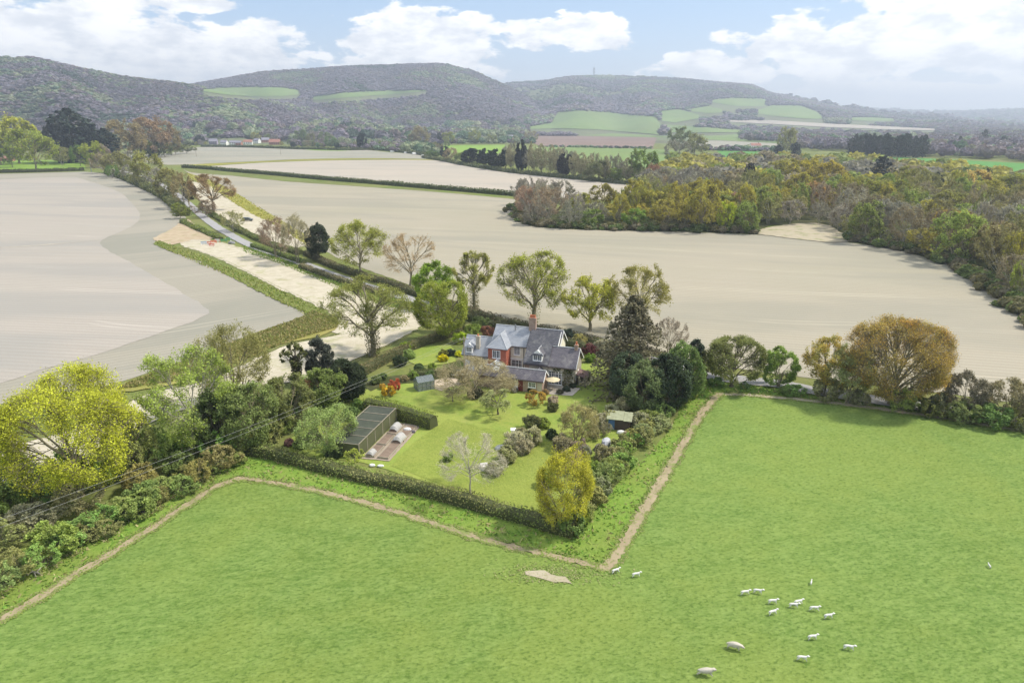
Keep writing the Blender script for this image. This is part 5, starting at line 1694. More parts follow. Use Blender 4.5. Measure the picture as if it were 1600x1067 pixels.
# the big wood on the right: each visible tree is its own
FEAT = [('leaf', 1133, 362, 316, 28, (0.36, 0.42, 0.03), 'vivid lime green tree at the near edge of the wood'),
        ('leaf', 1200, 312, 264, 36, (0.24, 0.30, 0.07), 'round light green tree deep in the wood'),
        ('pine', 1168, 308, 254, 26, (0.045, 0.045, 0.035), 'black ivy clad pair of trees deep in the wood'),
        ('pine', 1372, 300, 243, 40, (0.04, 0.05, 0.045), 'ragged dark blue cedar rising out of the wood'),
        ('cone', 1458, 312, 268, 22, (0.04, 0.05, 0.035), 'dark pointed yew in the right of the wood'),
        ('oak', 1255, 300, 248, 60, (0.32, 0.28, 0.04), 'mustard yellow oak at the back of the wood'),
        ('oak', 1290, 306, 252, 60, (0.33, 0.27, 0.04), 'orange yellow oak right of the mustard one'),
        ('oak', 1225, 296, 250, 50, (0.30, 0.28, 0.05), 'yellow olive oak left of the mustard one'),
        ('oak', 1345, 330, 278, 60, (0.24, 0.24, 0.045), 'olive green oak below the ragged cedar'),
        ('oak', 1385, 332, 280, 60, (0.23, 0.235, 0.045), 'olive green oak right below the ragged cedar'),
        ('oak', 1420, 312, 262, 54, (0.24, 0.24, 0.05), 'olive oak between the cedar and the pointed yew'),
        ('leaf', 1518, 316, 264, 50, (0.46, 0.36, 0.12), 'pale gold tree standing on the right of the wood'),
        ('oak', 1577, 322, 272, 66, (0.21, 0.22, 0.04), 'dark olive oak at the right edge of the wood'),
        ('oak', 1490, 386, 332, 76, (0.36, 0.24, 0.05), 'orange bronze oak low on the right of the wood'),
        ('oak', 1480, 350, 300, 66, (0.20, 0.20, 0.045), 'dark olive oak above the orange bronze one'),
        ('oak', 1268, 332, 285, 50, (0.30, 0.19, 0.08), 'russet oak in the middle of the wood'),
        ('twig', 1160, 344, 300, 46, (0.30, 0.19, 0.12), 'reddish bare tree left of the clearing'),
        ('leaf', 1595, 470, 405, 44, (0.26, 0.30, 0.05), 'yellow green bush tree at the right edge below the wood'),
        ('leaf', 1538, 296, 262, 12, DARKT, 'thin dark yew beside the pale gold tree'),
        ('leaf', 1545, 420, 350, 70, (0.24, 0.205, 0.10), 'large brown olive tree at the lower right of the wood'),
        ('leaf', 990, 357, 326, 44, (0.18, 0.27, 0.04), 'bright green bushes at the near foot of the wood'),
        ('leaf', 925, 355, 328, 40, (0.15, 0.21, 0.04), 'darker green bushes at the left foot of the wood'),
        ('oak', 905, 340, 304, 36, (0.33, 0.33, 0.05), 'yellow green tree on the left tip of the wood'),
        ('twig', 828, 340, 290, 50, (0.29, 0.20, 0.14), 'pinkish bare tree on the very tip of the wood'),
        ('twig', 858, 350, 292, 48, (0.27, 0.21, 0.14), 'brown bare tree second from the tip of the wood')]
featpos = []
for f in FEAT:
    o = mid(*f)
    featpos.append((o.location.x, o.location.y, 7.0))
FM = [('the ' + ' '.join(f_[6].split(' in the')[0].split(' of the wood')[0].split(' at the')[0].split(' on the')[0].split(' deep')[0].split(' rising')[0].split(' standing')[0].split(' beside')[0].split(' below')[0].split(' low on')[0].split(' left of')[0].split(' right ')[0].split(' between')[0].split(' above')[0].split(' second')[0].split()), p_[0], p_[1]) for f_, p_ in zip(FEAT, featpos)]
WOOD_PX = [(806, 324), (830, 352), (880, 357), (1070, 361), (1178, 365), (1205, 352), (1290, 350), (1335, 378), (1431, 395), (1502, 418), (1560, 452), (1605, 487), (1700, 560), (1760, 560), (1760, 300), (1600, 288), (1480, 272), (1385, 264), (1320, 258), (1200, 254), (1100, 254),
           (1050, 258), (1020, 290), (1012, 312), (1003, 330), (960, 336), (890, 333), (845, 326), (815, 318)]
WOOD = [G(*p) for p in WOOD_PX]
rw = np.random.default_rng(77)


def wsp(x, y):
    d = math.hypot(x, y)
    px, py, _ = proj(x, y, 0)
    edge = 0
    return 6.3 + max(0, d - 270) * 0.026


pts = sample_poly(WOOD, 6.5, rw, 4000, wsp)
pts = [p for p in pts if all((p[0] - a)**2 + (p[1] - b)**2 > r_ * r_ for a, b, r_ in featpos) and -40 < proj(p[0], p[1], 6)[0] < 1640]
pts.sort(key=lambda p: math.hypot(*p))
print('wood trees', len(pts))
KIND = [('twig', GREYT, 'grey leafless tree in the broad wood beyond the great bare field', 'grey leafless trees of the wood'),
        ('twig', BROWNT, 'brown leafless tree in the broad wood beyond the great bare field', 'brown leafless trees of the wood'),
        ('twig', OLIVT, 'olive budding tree in the broad wood beyond the great bare field', 'olive budding trees of the wood'),
        ('leaf', (0.21, 0.255, 0.06), 'dull green leafing tree in the broad wood beyond the great bare field', 'dull green trees of the wood'),
        ('oak', (0.33, 0.30, 0.055), 'yellowish olive oak in the broad wood beyond the great bare field', 'yellowish oaks of the wood')]
far_rest = []
for i, (x, y) in enumerate(pts):
    nz = mnoise.noise(Vector((x / 55, y / 55, 1.5))) + .25 * rw.normal()
    k = 0 if nz < -.34 else 1 if nz < -.16 else 2 if nz < .06 else 3 if nz < .24 else 4
    if i >= 215:
        far_rest.append((x, y, k))
        continue
    kd, c, lb, gr = KIND[k]
    H0, W0 = DIM[kd]
    edge = math.hypot(x, y) < 290
    h = rw.uniform(8.5, 16.5) * (0.8 if x < 60 and edge else 1)
    wd = rw.uniform(7.5, 14.5)
    c = tuple(v * f for v, f in zip(c, rw.uniform(.96, 1.05, 3) * rw.uniform(.82, 1.2)))
    plant(NAME[kd], random.choice(MIDP[kd]), (x, y), rw.uniform(0, 6.28), (wd / W0, wd / W0, h / H0), c, unique(lb.split(' in the broad')[0], relate(x, y, FM), h), 'tree', gr)
# beyond the 215 nearest the wood carries on as one mass
FR = np.array(far_rest)
print('rest', len(FR))
PAL = np.array([GREYT, BROWNT, OLIVT, (0.20, 0.24, 0.06), (0.31, 0.285, 0.06)])
mass('wood_beyond', T_MID, np.concatenate([FR[:, :2], np.full((len(FR), 1), -.5)], 1), rw.uniform(10, 17, len(FR)), rw.uniform(11, 15.5, len(FR)), PAL[FR[:, 2].astype(int)] * rw.uniform(.8, 1.2, (len(FR), 1)), 78, 'back of the broad wood, tree upon tree')
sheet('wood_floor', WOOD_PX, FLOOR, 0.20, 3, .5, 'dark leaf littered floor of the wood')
# scrub at the foot of the wood
ed = [G(*p) for p in [(803, 327), (812, 342), (832, 353), (884, 358), (1000, 361.5), (1070, 362.5), (1178, 366)]]
q = dens_poly(ed, 2.2, 0, 0, closed=False)
ed2 = [G(*p) for p in [(1325, 377), (1380, 386), (1431, 397), (1470, 408), (1502, 420), (1545, 446), (1600, 488), (1680, 552)]]
q += dens_poly(ed2, 2.2, 0, 0, closed=False)
Q = np.array([(p.x, p.y) for p in q for _ in range(3)]) + rw.normal(0, 1.1, (len(q) * 3, 2)) + np.array([0, 2.2])
nq = len(Q)
pal = np.array([(0.12, 0.16, 0.045), (0.15, 0.14, 0.065), (0.09, 0.12, 0.04), (0.17, 0.15, 0.09)])
mass('wood_scrub', T_MID, np.concatenate([Q, np.full((nq, 1), -.6)], 1), rw.uniform(2.5, 4.5, nq), rw.uniform(2.2, 4.4, nq), pal[rw.integers(0, 4, nq)], 79, 'bramble scrub along the foot of the wood')
# rough spoil clearing in the wood edge
sheet('clearing', [(1178, 366), (1195, 358), (1235, 351), (1275, 349), (1300, 355), (1330, 378), (1300, 380), (1240, 374)], chalk_mat('spoil', (0.42, 0.37, 0.27), (0.34, 0.29, 0.2), (0.18, 0.22, 0.07), .7), 0.24, 1.5, .5, 'pale rubble clearing at the edge of the wood')

# ------------------------------------------------------------------ the cottage
def roof_mat(name, a, b, lichen=(0.4, 0.4, 0.36), lk=0.3, rough=0.45, spec=0.5, purple=0.0):
    m, nt = new_mat(name)
    oc = nt.pos(obj=True)
    br = nt.n('ShaderNodeTexBrick')
    sp = nt.n('ShaderNodeSeparateXYZ')
    nt.put(sp.inputs[0], oc)
    cb = nt.n('ShaderNodeCombineXYZ')
    nt.put(cb.inputs[0], nt.m('ADD', sp.outputs[0], nt.m('MULTIPLY', sp.outputs[1], 0.35)))
    nt.put(cb.inputs[1], nt.m('MULTIPLY', sp.outputs[2], 1.5))
    nt.put(br.inputs['Vector'], cb)
    br.inputs['Scale'].default_value = 1.0
    br.inputs['Mortar Size'].default_value = 0.012
    br.inputs['Brick Width'].default_value = 0.35
    br.inputs['Row Height'].default_value = 0.24
    br.inputs['Color1'].default_value = (*a, 1)
    br.inputs['Color2'].default_value = (*b, 1)
    br.inputs['Mortar'].default_value = (*[x * .45 for x in a], 1)
    n_ = nt.noise(oc, 0.7, 6, 0.7)
    cc = nt.mix(nt.m('MULTIPLY', nt.ramp(n_, 0.48, 0.7), lk), br.outputs[0], lichen)
    n2 = nt.noise(nt.pos((1, 1, 0.2), obj=True), 1.6, 4)
    cc = nt.mix(nt.m('MULTIPLY', nt.ramp(n2, 0.5, 0.7), .35), cc, tuple(x * .6 for x in a))
    finish(nt, cc, rough, br.outputs['Fac'], 0.4, 0.02, spec)
    return m


def wall_brick(name, a, b, mortar=(0.42, 0.38, 0.33), flint=0.0):
    m, nt = new_mat(name)
    oc = nt.pos(obj=True)
    sp = nt.n('ShaderNodeSeparateXYZ')
    nt.put(sp.inputs[0], oc)
    cb = nt.n('ShaderNodeCombineXYZ')
    nt.put(cb.inputs[0], nt.m('ADD', sp.outputs[0], sp.outputs[1]))
    nt.put(cb.inputs[1], sp.outputs[2])
    br = nt.n('ShaderNodeTexBrick')
    nt.put(br.inputs['Vector'], cb)
    br.inputs['Scale'].default_value = 1.0
    br.inputs['Mortar Size'].default_value = 0.008
    br.inputs['Brick Width'].default_value = 0.23
    br.inputs['Row Height'].default_value = 0.075
    br.inputs['Color1'].default_value = (*a, 1)
    br.inputs['Color2'].default_value = (*b, 1)
    br.inputs['Mortar'].default_value = (*mortar, 1)
    n_ = nt.noise(oc, 1.4, 5, .6)
    cc = nt.mix(nt.m('MULTIPLY', nt.ramp(n_, .45, .7), .35), br.outputs[0], tuple(x * .65 for x in a))
    finish(nt, cc, 0.9, br.outputs['Fac'], .3, .01, .1)
    return m


SLATE_NEW = roof_mat('new_slate', (0.285, 0.305, 0.34), (0.345, 0.36, 0.39), (0.42, 0.43, 0.43), .4, .38, .6)
SLATE_OLD = roof_mat('old_slate', (0.07, 0.07, 0.082), (0.12, 0.115, 0.128), (0.32, 0.31, 0.28), .42, .5, .5)
SLATE_PURP = roof_mat('purple_slate', (0.095, 0.085, 0.10), (0.15, 0.135, 0.152), (0.33, 0.31, 0.28), .42, .5, .5)
BRICK = wall_brick('red_brick', (0.34, 0.085, 0.05), (0.44, 0.13, 0.075), (0.36, 0.20, 0.15))
BRICK_OLD = wall_brick('mellow_brick', (0.36, 0.22, 0.16), (0.46, 0.33, 0.25))
RENDER = plain('cream_render', (0.74, 0.69, 0.55), .9, .1, .12, 1.5)
WHITEW = plain('white_wall', (0.82, 0.81, 0.77), .9, .1, .06, 1.5)
FLINT = plain('flint_wall', (0.42, 0.38, 0.30), .95, .1, .35, 4.0, bstr=.5)
WPAINT = plain('white_paint', (0.88, 0.88, 0.86), .5, .3, .03, 3)
LEAD = plain('lead', (0.46, 0.47, 0.48), .6, .4, .1, 3)
REDP = plain('dark_red_paint', (0.16, 0.03, 0.03), .5, .3, .1, 3)
DWOOD = plain('dark_timber', (0.09, 0.07, 0.055), .8, .2, .2, 3)
TWOOD = plain('weathered_timber', (0.33, 0.29, 0.22), .85, .2, .25, 3)
POT = plain('orange_clay', (0.55, 0.17, 0.08), .8, .2, .15, 5)
STONE = plain('pale_stone', (0.50, 0.45, 0.36), .9, .2, .2, 1.2)
PAVE = plain('patio_stone', (0.46, 0.41, 0.34), .9, .2, .25, 1.6)
METAL = plain('grey_metal', (0.30, 0.31, 0.32), .5, .5, .1, 3, .6)
IVYM = LEAF_T
m_, nt_ = new_mat('window_glass')
finish(nt_, (0.03, 0.04, 0.05), 0.08, None, 0, 0, 0.9)
GLASS = m_
m_, nt_ = new_mat('greenhouse_glass')
b_ = finish(nt_, (0.62, 0.68, 0.70), 0.1, None, 0, 0, 0.8)
b_.inputs['Alpha'].default_value = 0.62
GLASS_P = m_

HR = R(-18)
cot = empty('cottage', (0, 100, 0), HR)
tag(cot, 'rambling slate roofed cottage of brick and cream walls among the garden trees', 'house')


def gable(parent, name_mat, u0, u1, v0, v1, he, hr, wallm, roofm, oh=.28, vr=None, ends=(True, True), rname='roof', wname='wall', drop=0.0, rear_he=None):
    """a range with its ridge along u. oh: overhang at gables and eaves"""
    vr = (v0 + v1) / 2 if vr is None else vr
    rh = he if rear_he is None else rear_he
    b = MB()
    b.prism([(v0, -.3), (v1, -.3), (v1, rh), (vr, hr), (v0, he)], u0, u1, 'x')
    wl = b.build(wname, wallm, parent)
    s1 = (hr - he) / (vr - v0)
    s2 = (hr - rh) / (v1 - vr)
    e = .07
    r_ = MB()
    a0, a1 = u0 - (oh if ends[0] else 0), u1 + (oh if ends[1] else 0)
    r_.slab([(a0, v0 - oh, he - oh * s1 + e + .09), (a1, v0 - oh, he - oh * s1 + e + .09), (a1, vr, hr + e + .09), (a0, vr, hr + e + .09)], .13)
    r_.slab([(a1, v1 + oh, rh - oh * s2 + e + .09), (a0, v1 + oh, rh - oh * s2 + e + .09), (a0, vr, hr + e + .09), (a1, vr, hr + e + .09)], .13)
    rf = r_.build(rname, roofm, parent)
    t = MB()
    t.tube([(a0, vr, hr + .17), (a1, vr, hr + .17)], .09, 6)
    t.build('ridge_tiles', LEAD, rf)
    g = MB()
    g.tube([(a0, v0 - oh - .05, he - oh * s1 + .02), (a1, v0 - oh - .05, he - oh * s1 + .02)], .06, 6)
    g.build('gutter', DWOOD, rf)
    if ends[1]:
        bb = MB()
        bb.slab([(a1 + .01, v0 - oh, he - oh * s1 + .17), (a1 + .06, v0 - oh, he - oh * s1 + .17), (a1 + .06, vr, hr + .17), (a1 + .01, vr, hr + .17)], .2)
        bb.slab([(a1 + .06, v1 + oh, rh - oh * s2 + .17), (a1 + .01, v1 + oh, rh - oh * s2 + .17), (a1 + .01, vr, hr + .17), (a1 + .06, vr, hr + .17)], .2)
        bb.build('bargeboard', WPAINT, rf)
    return wl, rf


def window(parent, u0, u1, z0, z1, v, cols=2, rows=3, axis='u', name='window', frame=WPAINT, lights=None, fr=.085, bar=.032, depth=.07):
    """frame with glazing bars proud of the wall, pane behind. axis u: faces -v. axis v: faces +u (then u0,u1 are v and v is u)"""
    b = MB()
    p = MB()

    def bx(a0, a1, zz0, zz1, d0, d1, mb, mi=0):
        if axis == 'u':
            mb.box(a0, a1, v - d1, v - d0, zz0, zz1, mi)
        else:
            mb.box(v + d0, v + d1, a0, a1, zz0, zz1, mi)
    bx(u0, u0 + fr, z0, z1, -.03, depth, b)
    bx(u1 - fr, u1, z0, z1, -.03, depth, b)
    bx(u0 + fr, u1 - fr, z1 - fr, z1, -.03, depth, b)
    bx(u0 + fr, u1 - fr, z0, z0 + fr, -.03, depth, b)
    lights = lights or cols
    for i in range(1, lights):
        a = u0 + (u1 - u0) * i / lights
        bx(a - fr * .5, a + fr * .5, z0 + fr, z1 - fr, -.02, depth - .01, b)
    n = cols if cols > lights else lights * 2
    for i in range(1, n):
        if i % max(1, n // lights) == 0:
            continue
        a = u0 + (u1 - u0) * i / n
        bx(a - bar / 2, a + bar / 2, z0 + fr, z1 - fr, -.02, depth - .03, b)
    for j in range(1, rows):
        zz = z0 + (z1 - z0) * j / rows
        bx(u0 + fr, u1 - fr, zz - bar / 2, zz + bar / 2, -.02, depth - .032, b)
    f = b.build(name, frame, parent)
    bx(u0 + fr * .5, u1 - fr * .5, z0 + fr * .5, z1 - fr * .5, 0.004, .02, p)
    p.build('pane', GLASS, f)
    s = MB()
    bx(u0 - .06, u1 + .06, z0 - .07, z0 - .004, 0.002, depth + .06, s)
    s.build('sill', frame, f)
    return f


def chimney(parent, u, v, z0, z1, wu, wv, mat, pots=2, pm=POT, ph=.45):
    b = MB()
    b.box(u - wu / 2, u + wu / 2, v - wv / 2, v + wv / 2, z0, z1 - .25)
    b.box(u - wu / 2 - .06, u + wu / 2 + .06, v - wv / 2 - .06, v + wv / 2 + .06, z1 - .25, z1 - .1)
    b.box(u - wu / 2 - .02, u + wu / 2 + .02, v - wv / 2 - .02, v + wv / 2 + .02, z1 - .1, z1)
    c = b.build('chimney', mat, parent)
    for i in range(pots):
        q = MB()
        x = u + (i - (pots - 1) / 2) * .34
        q.tube([(x, v, z1 - .02), (x, v, z1 + ph * .8), (x, v, z1 + ph * .82), (x, v, z1 + ph)], [.15, .11, .14, .14], 10)
        q.build('chimney_pot', pm, c)
    return c


# main two-storey range: bright slate on the left half, dark old slate on the right
gable(cot, '', -5.3, 0.55, 6.0, 11.3, 5.0, 7.25, RENDER, SLATE_NEW, ends=(True, False))
gable(cot, '', 0.555, 5.75, 6.0, 11.3, 5.0, 7.25, RENDER, SLATE_OLD, ends=(False, True))
ch_ = chimney(cot, .85, 8.5, 6.6, 9.2, 1.15, .7, BRICK_OLD, 3)
chimney(cot, -3.0 + 1.0, 8.0, 6.9, 7.9, .14, .14, METAL, 0)
# projecting brick bay with hipped roof
b = MB()
b.box(-5.3, -2.2, 3.7, 5.995, -.3, 5.0)
b.build('wall', BRICK, cot)
r_ = MB()
hu0, hu1, hv0 = -5.55, -1.95, 3.45
ap, rb = (-3.75, 5.6, 6.75), (-3.75, 8.3, 6.75)
z0 = 4.95
r_.add([(hu0, hv0, z0), (hu1, hv0, z0), ap, rb, (hu0, 7.0, z0 + .9), (hu1, 7.0, z0 + .9), (hu0, hv0, z0 - .1), (hu1, hv0, z0 - .1), (hu1, 6.2, z0), (hu0, 6.2, z0), (hu1, 6.2, z0 - .1), (hu0, 6.2, z0 - .1)],
       [(0, 1, 2), (1, 8, 5, 3, 2), (0, 2, 3, 4, 9), (6, 7, 1, 0), (7, 10, 8, 1), (11, 6, 0, 9), (6, 11, 10, 7)])
hr_ = r_.build('roof', SLATE_NEW, cot)
t = MB()
t.tube([(hu1, hv0, z0 + .03), (ap[0], ap[1], ap[2] + .03)], .06, 5)
t.tube([(hu0, hv0, z0 + .03), (ap[0], ap[1], ap[2] + .03)], .06, 5)
t.tube([(ap[0], ap[1], ap[2] + .03), (rb[0], rb[1], rb[2] + .03)], .06, 5)
t.build('ridge_tiles', LEAD, hr_)
window(cot, -4.55, -3.2, 3.25, 4.6, 3.7, 4, 4, lights=2)
# bay with casements right of the brick block
window(cot, -1.6, -.55, 3.35, 4.75, 6.0, 4, 4, lights=2)
window(cot, -2.0, -.2, .3, 2.5, 6.0, 6, 4, lights=3, name='french_window')
window(cot, .5, 1.05, 3.4, 4.7, 6.0, 2, 3, lights=1)
d = MB()
d.tube([(.1, 5.9, 0), (.1, 5.9, 4.9)], .06, 6)
d.build('downpipe', DWOOD, cot)
b = MB()
b.box(-2.19, .0, 5.86, 5.995, 2.62, 2.76)
b.build('string_course', WPAINT, cot)
# left low wing
gable(cot, '', -10.25, -5.31, 5.2, 10.2, 2.95, 5.25, WHITEW, SLATE_NEW, ends=(True, False))
chimney(cot, -7.9, 6.1, 3.4, 5.95, .62, .5, STONE, 1, ph=.3)


def dormer(parent, u0, u1, v, z0, z1, vback, roofm, cheek, cols=4, rows=3):
    um = (u0 + u1) / 2
    b = MB()
    b.box(u0, u1, v, vback, z0, z1)
    rise = (u1 - u0) * .42
    b.prism([(u0, z1), (u1, z1), (um, z1 + rise)], v, vback, 'y')
    wl = b.build('dormer', cheek, parent)
    r_ = MB()
    o = .2
    s = rise / (um - u0)
    k = .05
    vf = v + .55          # small hip at the front
    r_.slab([(u0 - o, v - o, z1 - o * s + k), (um, vf, z1 + rise + k), (um, vback + .9, z1 + rise + k), (u0 - o, vback + .9, z1 - o * s + k)][::-1], .07)
    r_.slab([(u1 + o, v - o, z1 - o * s + k), (um, vf, z1 + rise + k), (um, vback + .9, z1 + rise + k), (u1 + o, vback + .9, z1 - o * s + k)], .07)
    r_.slab([(u0 - o, v - o, z1 - o * s + k), (u1 + o, v - o, z1 - o * s + k), (um, vf, z1 + rise + k)], .07)
    rf = r_.build('dormer_roof', roofm, wl)
    t = MB()
    t.tube([(um, vf, z1 + rise + k + .03), (um, vback + .7, z1 + rise + k + .03)], .05, 5)
    t.tube([(um, vf, z1 + rise + k + .03), (u1 + o, v - o, z1 - o * s + k + .03)], .05, 5)
    t.build('ridge_tiles', LEAD, rf)
    window(wl, u0 + .08, u1 - .08, z0 + .12, z1 - .05, v, cols, rows, lights=2)
    return wl


dormer(cot, -9.75, -8.6, 5.1, 3.15, 4.35, 6.8, SLATE_NEW, WHITEW)
# right wing with slate roof, dormer and french window
gable(cot, '', 1.3, 9.3, 2.85, 8.0, 3.35, 5.55, FLINT, SLATE_PURP, ends=(True, True))
r_ = MB()


def cz(v):
    return 3.35 + (v - 2.85) * 2.2 / 2.575 + .37


r_.slab([(1.0, 2.55, cz(2.55)), (5.1, 2.55, cz(2.55)), (5.1, 5.42, cz(5.42)), (5.95, 5.42, cz(5.42)), (5.95, 7.3, cz(7.3)), (1.0, 7.3, cz(7.3))], .13)
cs_ = r_.build('roof', SLATE_OLD, cot)
b = MB()
b.prism([(5.5, 4.6), (7.3, 6.2), (7.3, cz(7.3) - .15), (5.5, cz(5.5) - .15)], 5.76, 5.86, 'x')
b.prism([(2.9, 3.2), (6.4, 3.2), (6.4, 5.3), (7.3, 6.0), (7.3, cz(7.3) - .15), (2.9, cz(2.9) - .15)], 1.18, 1.29, 'x')
b.build('wall', RENDER, cot)
b = MB()
b.slab([(5.96, 5.3, cz(5.3) + .02), (6.02, 5.3, cz(5.3) + .02), (6.02, 7.35, cz(7.35) + .02), (5.96, 7.35, cz(7.35) + .02)], .2)
b.build('bargeboard', WPAINT, cs_)
dormer(cot, 2.5, 4.05, 2.9, 3.75, 4.95, 5.0, SLATE_OLD, WHITEW)
chimney(cot, 8.95, 5.4, 5.2, 6.35, .5, .62, BRICK_OLD, 1)
window(cot, 5.1, 7.35, .25, 2.5, 2.85, 8, 5, lights=4, name='french_window')
window(cot, 5.2, 5.9, 1.0, 2.1, 9.3, 2, 3, axis='v', lights=1)
window(cot, 3.7, 4.4, 1.0, 2.1, 9.3, 2, 3, axis='v', lights=1)
b = MB()
b.box(1.3 - .003 - .05, 2.0, 2.78, 2.847, 0, 3.0)
b.build('brick_corner', BRICK_OLD, cot)
# timbered porch gable between wing and outbuilding
b = MB()
b.prism([(2.7, -.3), (4.9, -.3), (4.9, 1.95), (3.8, 2.95), (2.7, 1.95)], 1.6, 2.848, 'y')
po = b.build('porch', FLINT, cot)
r_ = MB()
r_.slab([(2.45, 1.35, 1.80), (3.8, 1.35, 3.05), (3.8, 2.84, 3.05), (2.45, 2.84, 1.80)][::-1], .08)
r_.slab([(5.15, 1.35, 1.80), (3.8, 1.35, 3.05), (3.8, 2.84, 3.05), (5.15, 2.84, 1.80)], .08)
r_.build('roof', SLATE_OLD, po)
# conservatory with white framed glass gable
b = MB()
cu0, cu1, cv0, cv1 = -4.9, -2.3, 1.9, 3.69
for u in np.linspace(cu0, cu1, 6):
    b.box(u - .035, u + .035, cv0, cv0 + .07, 0, 2.1)
for v in np.linspace(cv0 + .12, cv1 - .08, 3):
    b.box(cu0 - .03, cu0 + .04, v, v + .07, 0, 2.1)
    b.box(cu1 - .04, cu1 + .03, v, v + .07, 0, 2.1)
b.box(cu0 - .05, cu1 + .05, cv0 - .04, cv0 - .002, 2.1, 2.2)
um = (cu0 + cu1) / 2
for s in (-1, 1):
    for v in (cv0 - .05, cv0 + .6, cv0 + 1.2):
        b.tube([(um + s * 1.42, v, 2.1), (um, v, 3.2)], .045, 4)
    b.tube([(um + s * 1.42, cv0 - .05, 2.12), (um + s * 1.42, cv1, 2.12)], .04, 4)
b.tube([(um, cv0 - .05, 3.22), (um, cv1, 3.22)], .05, 4)
con = b.build('conservatory', WPAINT, cot)
g = MB()
g.slab([(um - 1.38, cv0, 2.14), (um, cv0, 3.17), (um, cv1, 3.17), (um - 1.38, cv1, 2.14)], .02)
g.slab([(um + 1.38, cv0, 2.14), (um, cv0, 3.17), (um, cv1, 3.17), (um + 1.38, cv1, 2.14)], .02)
g.box(cu0 + .02, cu1 - .02, cv0 + .02, cv0 + .035, .3, 2.08)
g.build('pane', GLASS_P, con)


def ivy_patch(parent, name, u0, u1, z0, z1, v, n, seed, col, size=.2, axis='u'):
    rg = np.random.default_rng(seed)
    C = np.stack([rg.uniform(u0, u1, n), v - np.abs(rg.normal(0, .12, n)), rg.uniform(z0, z1, n)], 1)
    k = (np.sin(C[:, 0] * 3 + seed) + np.sin(C[:, 2] * 4)) > -1.1
    C = C[k]
    if axis == 'v':
        C = np.stack([2 * v - C[:, 1], C[:, 0], C[:, 2]], 1)
    V, F = cards_np(C, size, rg, .1)
    tint = np.array(col) * rg.uniform(.6, 1.5, (len(C), 1))
    me = np_mesh(name, V, [F], [LEAF_T], tint=tint)
    return link(name, me, parent)


ivy_patch(cot, 'climber', 5.0, 9.1, 2.35, 3.3, 2.82, 420, 1, (0.07, 0.10, 0.03))
ivy_patch(cot, 'climber', 7.4, 9.2, .2, 3.2, 2.82, 520, 2, (0.11, 0.11, 0.04))
ivy_patch(cot, 'climber', .5, 1.6, .3, 4.6, 5.97, 420, 3, (0.17, 0.17, 0.06))
ivy_patch(cot, 'climber', .7, 1.5, .0, 2.2, 5.8, 300, 4, (0.06, 0.10, 0.03))
ivy_patch(cot, 'climber', -9.6, -6.2, 1.8, 2.7, 5.17, 160, 5, (0.10, 0.14, 0.06))

# outbuilding in front, a thing of its own
ob = empty('outbuilding', (0, 100, 0), HR)
tag(ob, 'long low slate roofed outbuilding with a dark red door in front of the cottage', 'outbuilding')
gable(ob, '', -5.9, 5.25, -1.15, 1.58, 2.1, 3.2, BRICK_OLD, SLATE_PURP, ends=(True, True), oh=.2)
for (a, c) in ((-2.9, .9), (-5.3, .8)):
    sk = MB()
    s1 = (3.2 - 2.1) / 1.365

    def rz_(v):
        return 2.1 + (v + 1.15) * s1 + .19
    sk.slab([(a, -.55, rz_(-.55) + .04), (a + c, -.55, rz_(-.55) + .04), (a + c, .0, rz_(.0) + .04), (a, .0, rz_(0) + .04)], .06)
    f = sk.build('skylight', WPAINT, ob)
    p = MB()
    p.slab([(a + .09, -.47, rz_(-.47) + .062), (a + c - .09, -.47, rz_(-.47) + .062), (a + c - .09, -.08, rz_(-.08) + .062), (a + .09, -.08, rz_(-.08) + .062)], .01)
    p.build('pane', GLASS_P, f)
b = MB()
b.box(1.35, 2.15, -1.2, -1.152, .0, 1.9)
dr = b.build('door', REDP, ob)
k = MB()
k.box(2.0, 2.05, -1.25, -1.201, .9, 1.05)
k.build('handle', METAL, dr)
window(ob, 3.0, 4.2, .9, 1.75, -1.15, 4, 2, lights=2)
b = MB()
b.box(.55, .7, -1.28, -1.15 - .003, -.1, 2.0)
b.box(-.9, -.75, -1.28, -1.15 - .003, -.1, 2.0)
b.build('door_post', DWOOD, ob)
b = MB()
b.box(.75, 1.3, -1.19, -1.153, -.1, 1.95)
b.build('white_panel', WPAINT, ob)
b = MB()
b.box(4.45, 5.2, -1.19, -1.153, .0, 2.0)
b.build('stone_quoin', STONE, ob)


def cw(u, v, z=0.0):
    """cottage frame to world"""
    return (u * math.cos(HR) - v * math.sin(HR), 100 + u * math.sin(HR) + v * math.cos(HR), z)


# terrace and paths round the house
terr_pts = [cw(*p)[:2] for p in [(5.3, -1.2), (9.9, -.6), (10.4, 2.8), (2.8, 2.8), (2.6, 1.7), (5.3, 1.4)]]
sheet('terrace', terr_pts, PAVE, .13, 1, .03, 'grey stone terrace before the french window', world=True)
yard = [cw(*p)[:2] for p in [(-6.2, 1.7), (1.2, 1.7), (1.2, 6), (-5.3, 6), (-10.6, 5.1), (-10.8, 2.0)]]
sheet('courtyard', yard, PAVE, .12, 1, .03, 'paved yard between cottage and outbuilding', world=True)
sheet('patio', [(676, 596), (700, 590), (718, 593), (722, 602), (700, 606), (690, 612), (672, 606)], chalk_mat('patio_pale', (0.52, 0.43, 0.33), (0.42, 0.34, 0.26), (0.3, 0.28, 0.16), .2), .12, .6, .05, 'pale paved patio by the greenhouse')
sheet('house_border', [(565, 600), (590, 592), (640, 586), (715, 588), (715, 596), (660, 598), (600, 603), (580, 612)], FLOOR, .11, .8, .1, 'dark planted border above the lawn')
